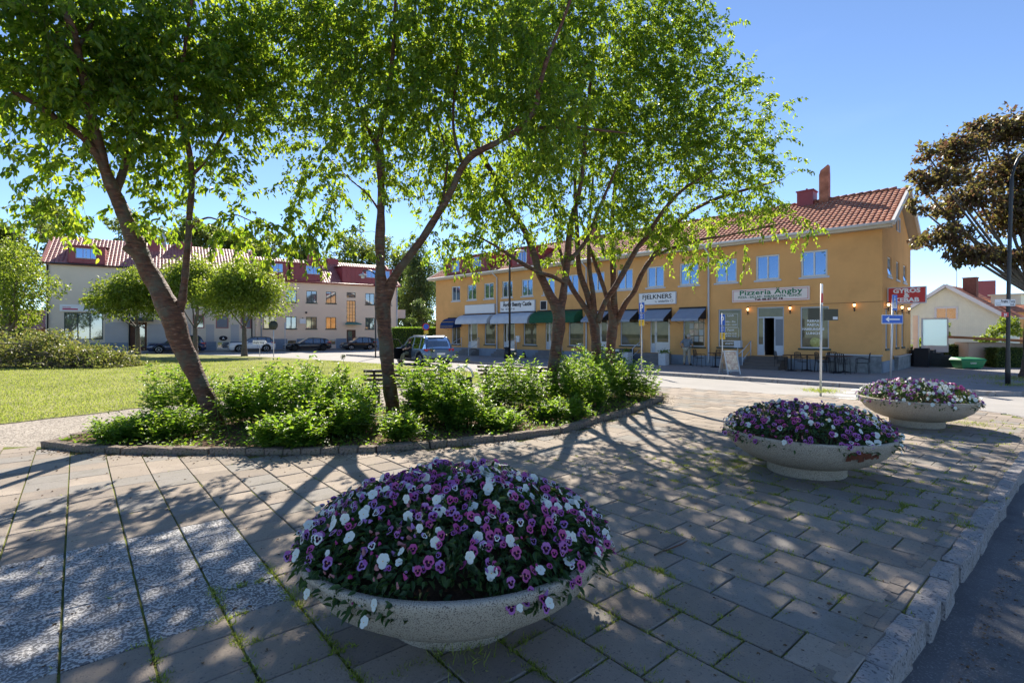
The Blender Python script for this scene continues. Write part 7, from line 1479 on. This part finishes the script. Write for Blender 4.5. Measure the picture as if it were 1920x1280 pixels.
shrub('low feathery plants in front of the fronds, left of the leaning trunk', 330, 0, 8.6, 90, .38, 24, 85, .6, leafL=.055)
shrub('feathery shrub just right of the leaning cherry trunk', 468, 0, 9.7, 80, .82, 34, 72, 1.0, 2)
shrub('tall leafy shrub midway between the leaning trunk and the straight trunk', 560, 0, 9.4, 125, 1.12, 64, 73, 1.3, 4)
shrub('ferny plant spilling over the edging stones midway between the two left trunks', 545, 0, 7.75, 90, .42, 36, 80, .55)
shrub('leafy shrub just left of the straight cherry trunk, in front of the park bench', 650, 0, 9.8, 85, .80, 34, 74, 1.1, 2)
shrub('low plants at the foot of the tall shrub midway between the left trunks', 620, 0, 8.6, 130, .6, 44, 86, .9)
shrub('shrub just right of the straight cherry trunk below the slate car', 815, 0, 9.9, 100, 1.1, 52, 75, 1.2, 3)
shrub('shrub directly in front of the round litter bin', 868, 0, 9.3, 75, .72, 34, 76, 1.0)
shrub('shrub left of the forked cherry trunk with pale seed heads', 960, 0, 11.4, 100, 1.02, 46, 77, 1.2, 5)
shrub('dense shrub right of the forked cherry trunk', 1085, 0, 11.9, 95, 1.02, 46, 78, 1.3, 2)
shrub('dense tall shrub at the foot of the close pair of cherry trunks', 1115, 0, 13.3, 110, 1.22, 52, 79, 1.3)
shrub('straggling shrub at the right tip of the bed near the parking sign', 1188, 0, 13.6, 70, .86, 26, 81, 1.1, 3)
shrub('sparse low shrub on bare soil between the bin and the forked trunk', 935, 0, 9.3, 70, .26, 18, 82, .7)
shrub('ferny plant spilling over the stones right beside the straight trunk', 752, 0, 8.15, 42, .34, 14, 83, .4)
shrub('fringe of low greenery along the stones below the forked trunk', 1050, 0, 10.2, 80, .34, 20, 84, .6)
# leaf litter and ivy between the shrubs
rs = np.random.RandomState(9); pts = []
while len(pts) < 9000:
    x, y = rs.uniform(-7.1, 4), rs.uniform(7.5, 16)
    if inside((x, y), bed): pts.append((x, y, .065 + rs.rand() * .10))
C = np.array(pts); L = .055 * (.6 + .8 * rs.rand(len(C))); tag(mesh_obj('ground_ivy', leaf_mesh('ground_ivy', C, rs.randn(len(C), 3) * [1, 1, .3], rs.randn(len(C), 3) * .35 + [0, 0, 1], L, L * .6, M['leafshrub'])), 'creeping green groundcover between the shrubs of the planting bed', None, None, 'stuff')
t = thing('bent_stalks', 'pale bent stalks leaning over the edging stones by the straight cherry trunk', 'stalks', (0, 0, 0))
pl = []
for a, b in ((( -2.3, 8.4, .35), (-1.3, 7.7, .05)), ((-2.3, 8.3, .45), (-1.0, 7.9, .12)), ((-2.1, 8.3, .3), (-1.75, 7.6, .03)), ((-2.3, 8.3, .3), (-3.0, 8.0, .2)), ((1.6, 9.9, .1), (2.2, 10.3, .7)), ((1.5, 9.9, .1), (1.1, 9.7, .6)), ((-4.9, 8.6, .1), (-5.1, 8.7, .95)), ((-4.7, 8.5, .1), (-4.9, 8.5, .8))):
    a, b = np.array(a), np.array(b); pl.append((np.array([a, (a + b) / 2 + [0, 0, .10], b]), [.006, .005, .003]))
for q_ in pl: mesh_obj('stalk', tube_mesh('stalk', [q_], M['leafdry'], 4), t)

# ------------------------------------------------------------------ grass
def blades(name, pts, hmin, hmax, label, m=None, w=.006, spread=.5):
    P_ = np.array(pts); n = len(P_); D = NP.randn(n, 3) * [spread, spread, 0] + [0, 0, 1]; h = NP.uniform(hmin, hmax, n)
    o = mesh_obj(name, leaf_mesh(name, P_, D, NP.randn(n, 3), h, w * (1 + P_[:, 1] * .05), m or M['grass'], curl=.25, simple=True)); return tag(o, label, kind='stuff')
rs = np.random.RandomState(4); pts = []
while len(pts) < 70000:
    y = 9 + 24 * rs.rand() ** 1.3; x = rs.uniform(-1.05, .15) * y
    if inside((x, y), lawn_poly): pts.append((x, y, gz(y)))
blades('lawn_grass', pts, .025, .065, 'short sunlit grass of the lawn', w=.010)
# moss and weeds in the joints: tufts near planters and along random joints
def joint_pts(cx_, cy_, rad, ntuft, per, seed):
    rs = np.random.RandomState(seed); out = []
    for i in range(ntuft * 6):
        if len(out) >= ntuft * per: break
        a = rs.uniform(0, 2 * math.pi); r_ = rad * math.sqrt(rs.rand()); x, y = cx_ + r_ * math.cos(a), cy_ + r_ * math.sin(a)
        v = np.array([x, y]) - O; c = v @ Cc; k = v @ K
        if k > .30:
            i_ = round((k - .30) / WK); 
            if rs.rand() < .6: k = .30 + WK * i_
            else: row = int((k - .30) // WK); ph = (-2.43 + .2 - LC / 2 + (LC * .5 if row % 2 else 0)); c = ph + round((c - ph) / LC) * LC
        else:
            if rs.rand() < .6: k = .30 - .392 * round((.30 - k) / .392)
            else: c = .385 * round((c + .04) / .385) - .04
        x, y = pc(c, k)
        if not inside((x, y), pave_poly) or math.hypot(x - cx_, y - cy_) > rad * 1.05: continue
        for _ in range(per): out.append((x + rs.randn() * .019, y + rs.randn() * .019, .006))
    return out
pts = joint_pts(-.37, 3.1, 1.7, 620, 34, 1) + joint_pts(3.76, 6.2, 1.8, 520, 26, 2) + joint_pts(7.7, 9.3, 2.2, 300, 20, 3) + joint_pts(2.0, 4.2, 3.4, 700, 16, 4) + joint_pts(-2, 5, 3, 60, 10, 5) + joint_pts(5.5, 7.5, 3.0, 120, 12, 6) + joint_pts(-.2, 2.5, 1.1, 120, 26, 7)
blades('joint_grass', pts, .012, .05, 'thin green grass and moss growing in the joints of the slabs', w=.0065, spread=1.0)
def tuft(x, y, n, r_, h, lab):
    p_ = [(x + rnd.gauss(0, r_), y + rnd.gauss(0, r_), .0) for _ in range(n)]; o = blades('grass_tuft', p_, h * .5, h, None, w=.006, spread=.7); tag(o, lab)
tuft(9.25, 15.35, 500, .22, .16, 'grass tuft round the foot of the pole with dark sign backs'); tuft(-1.38, 3.50, 160, .06, .09, 'grass tuft at the corner of the speckled slabs, left of the nearest planter')
tuft(2.75, 6.6, 900, .28, .06, 'flat grass patch left of the middle planter'); tuft(-.25, 2.86, 160, .10, .12, 'long grass blades at the front foot of the nearest planter'); tuft(8.9, 9.9, 500, .22, .06, 'grass patch right of the farthest planter'); tuft(16.9, 17.2, 400, .4, .12, 'grass tuft at the foot of the tall black lamp post')
tuft(19.4, 19.3, 1500, .9, .12, 'grass patch at the foot of the copper maple'); tuft(4.2, 4.75, 100, .05, .07, 'grass tuft against the kerb stones right of the slabs')

def litter(name, label, pts, m, L0, L1):
    C = np.array(pts); n = len(C); L = NP.uniform(L0, L1, n); return tag(mesh_obj(name, leaf_mesh(name, C, NP.randn(n, 3) * [1, 1, .15], NP.randn(n, 3) * .3 + [0, 0, 1], L, L * .6, m, curl=.3)), label, kind='stuff')
M['deadleaf'] = leaf_mat('dead_leaf', (.10, .055, .03), (.20, .13, .07), (.1, .06, .03), (.2, .12, .05), .15, .8)
rs = np.random.RandomState(77); pts = []
for x, y, a in walk([(.55, 1.36), (6.85, 6.72), (9.7, 9.2)], .02):
    if rs.rand() > .55: continue
    for _ in range(2 if y < 5 else 1): o_ = abs(rs.randn()) * .07 + .11; pts.append((x + math.sin(a) * o_ + rs.randn() * .02, y - math.cos(a) * o_, -.110))
litter('gutter_litter', 'brown leaf crumbs and grit lying in the gutter along the kerb stones', pts, M['deadleaf'], .008, .025)
pts = []
for x, y, a in walk(bed_front, .02):
    for _ in range(2): o_ = abs(rs.randn()) * .16 + .09; pts.append((x + math.sin(a) * o_, y - math.cos(a) * o_, .026))
for _ in range(700): y = rs.uniform(2.3, 9); x = rs.uniform(-1, 1) * y; c_ = (np.array([x, y]) - O) @ Cc; pts.append((x, y, .027)) if c_ > -2.7 and inside((x, y), pave_poly) and math.hypot(x + .37, y - 3.3) > 1.0 else None
litter('fallen_leaves', 'small dry leaves and petals scattered over the slabs', pts, M['deadleaf'], .015, .04)
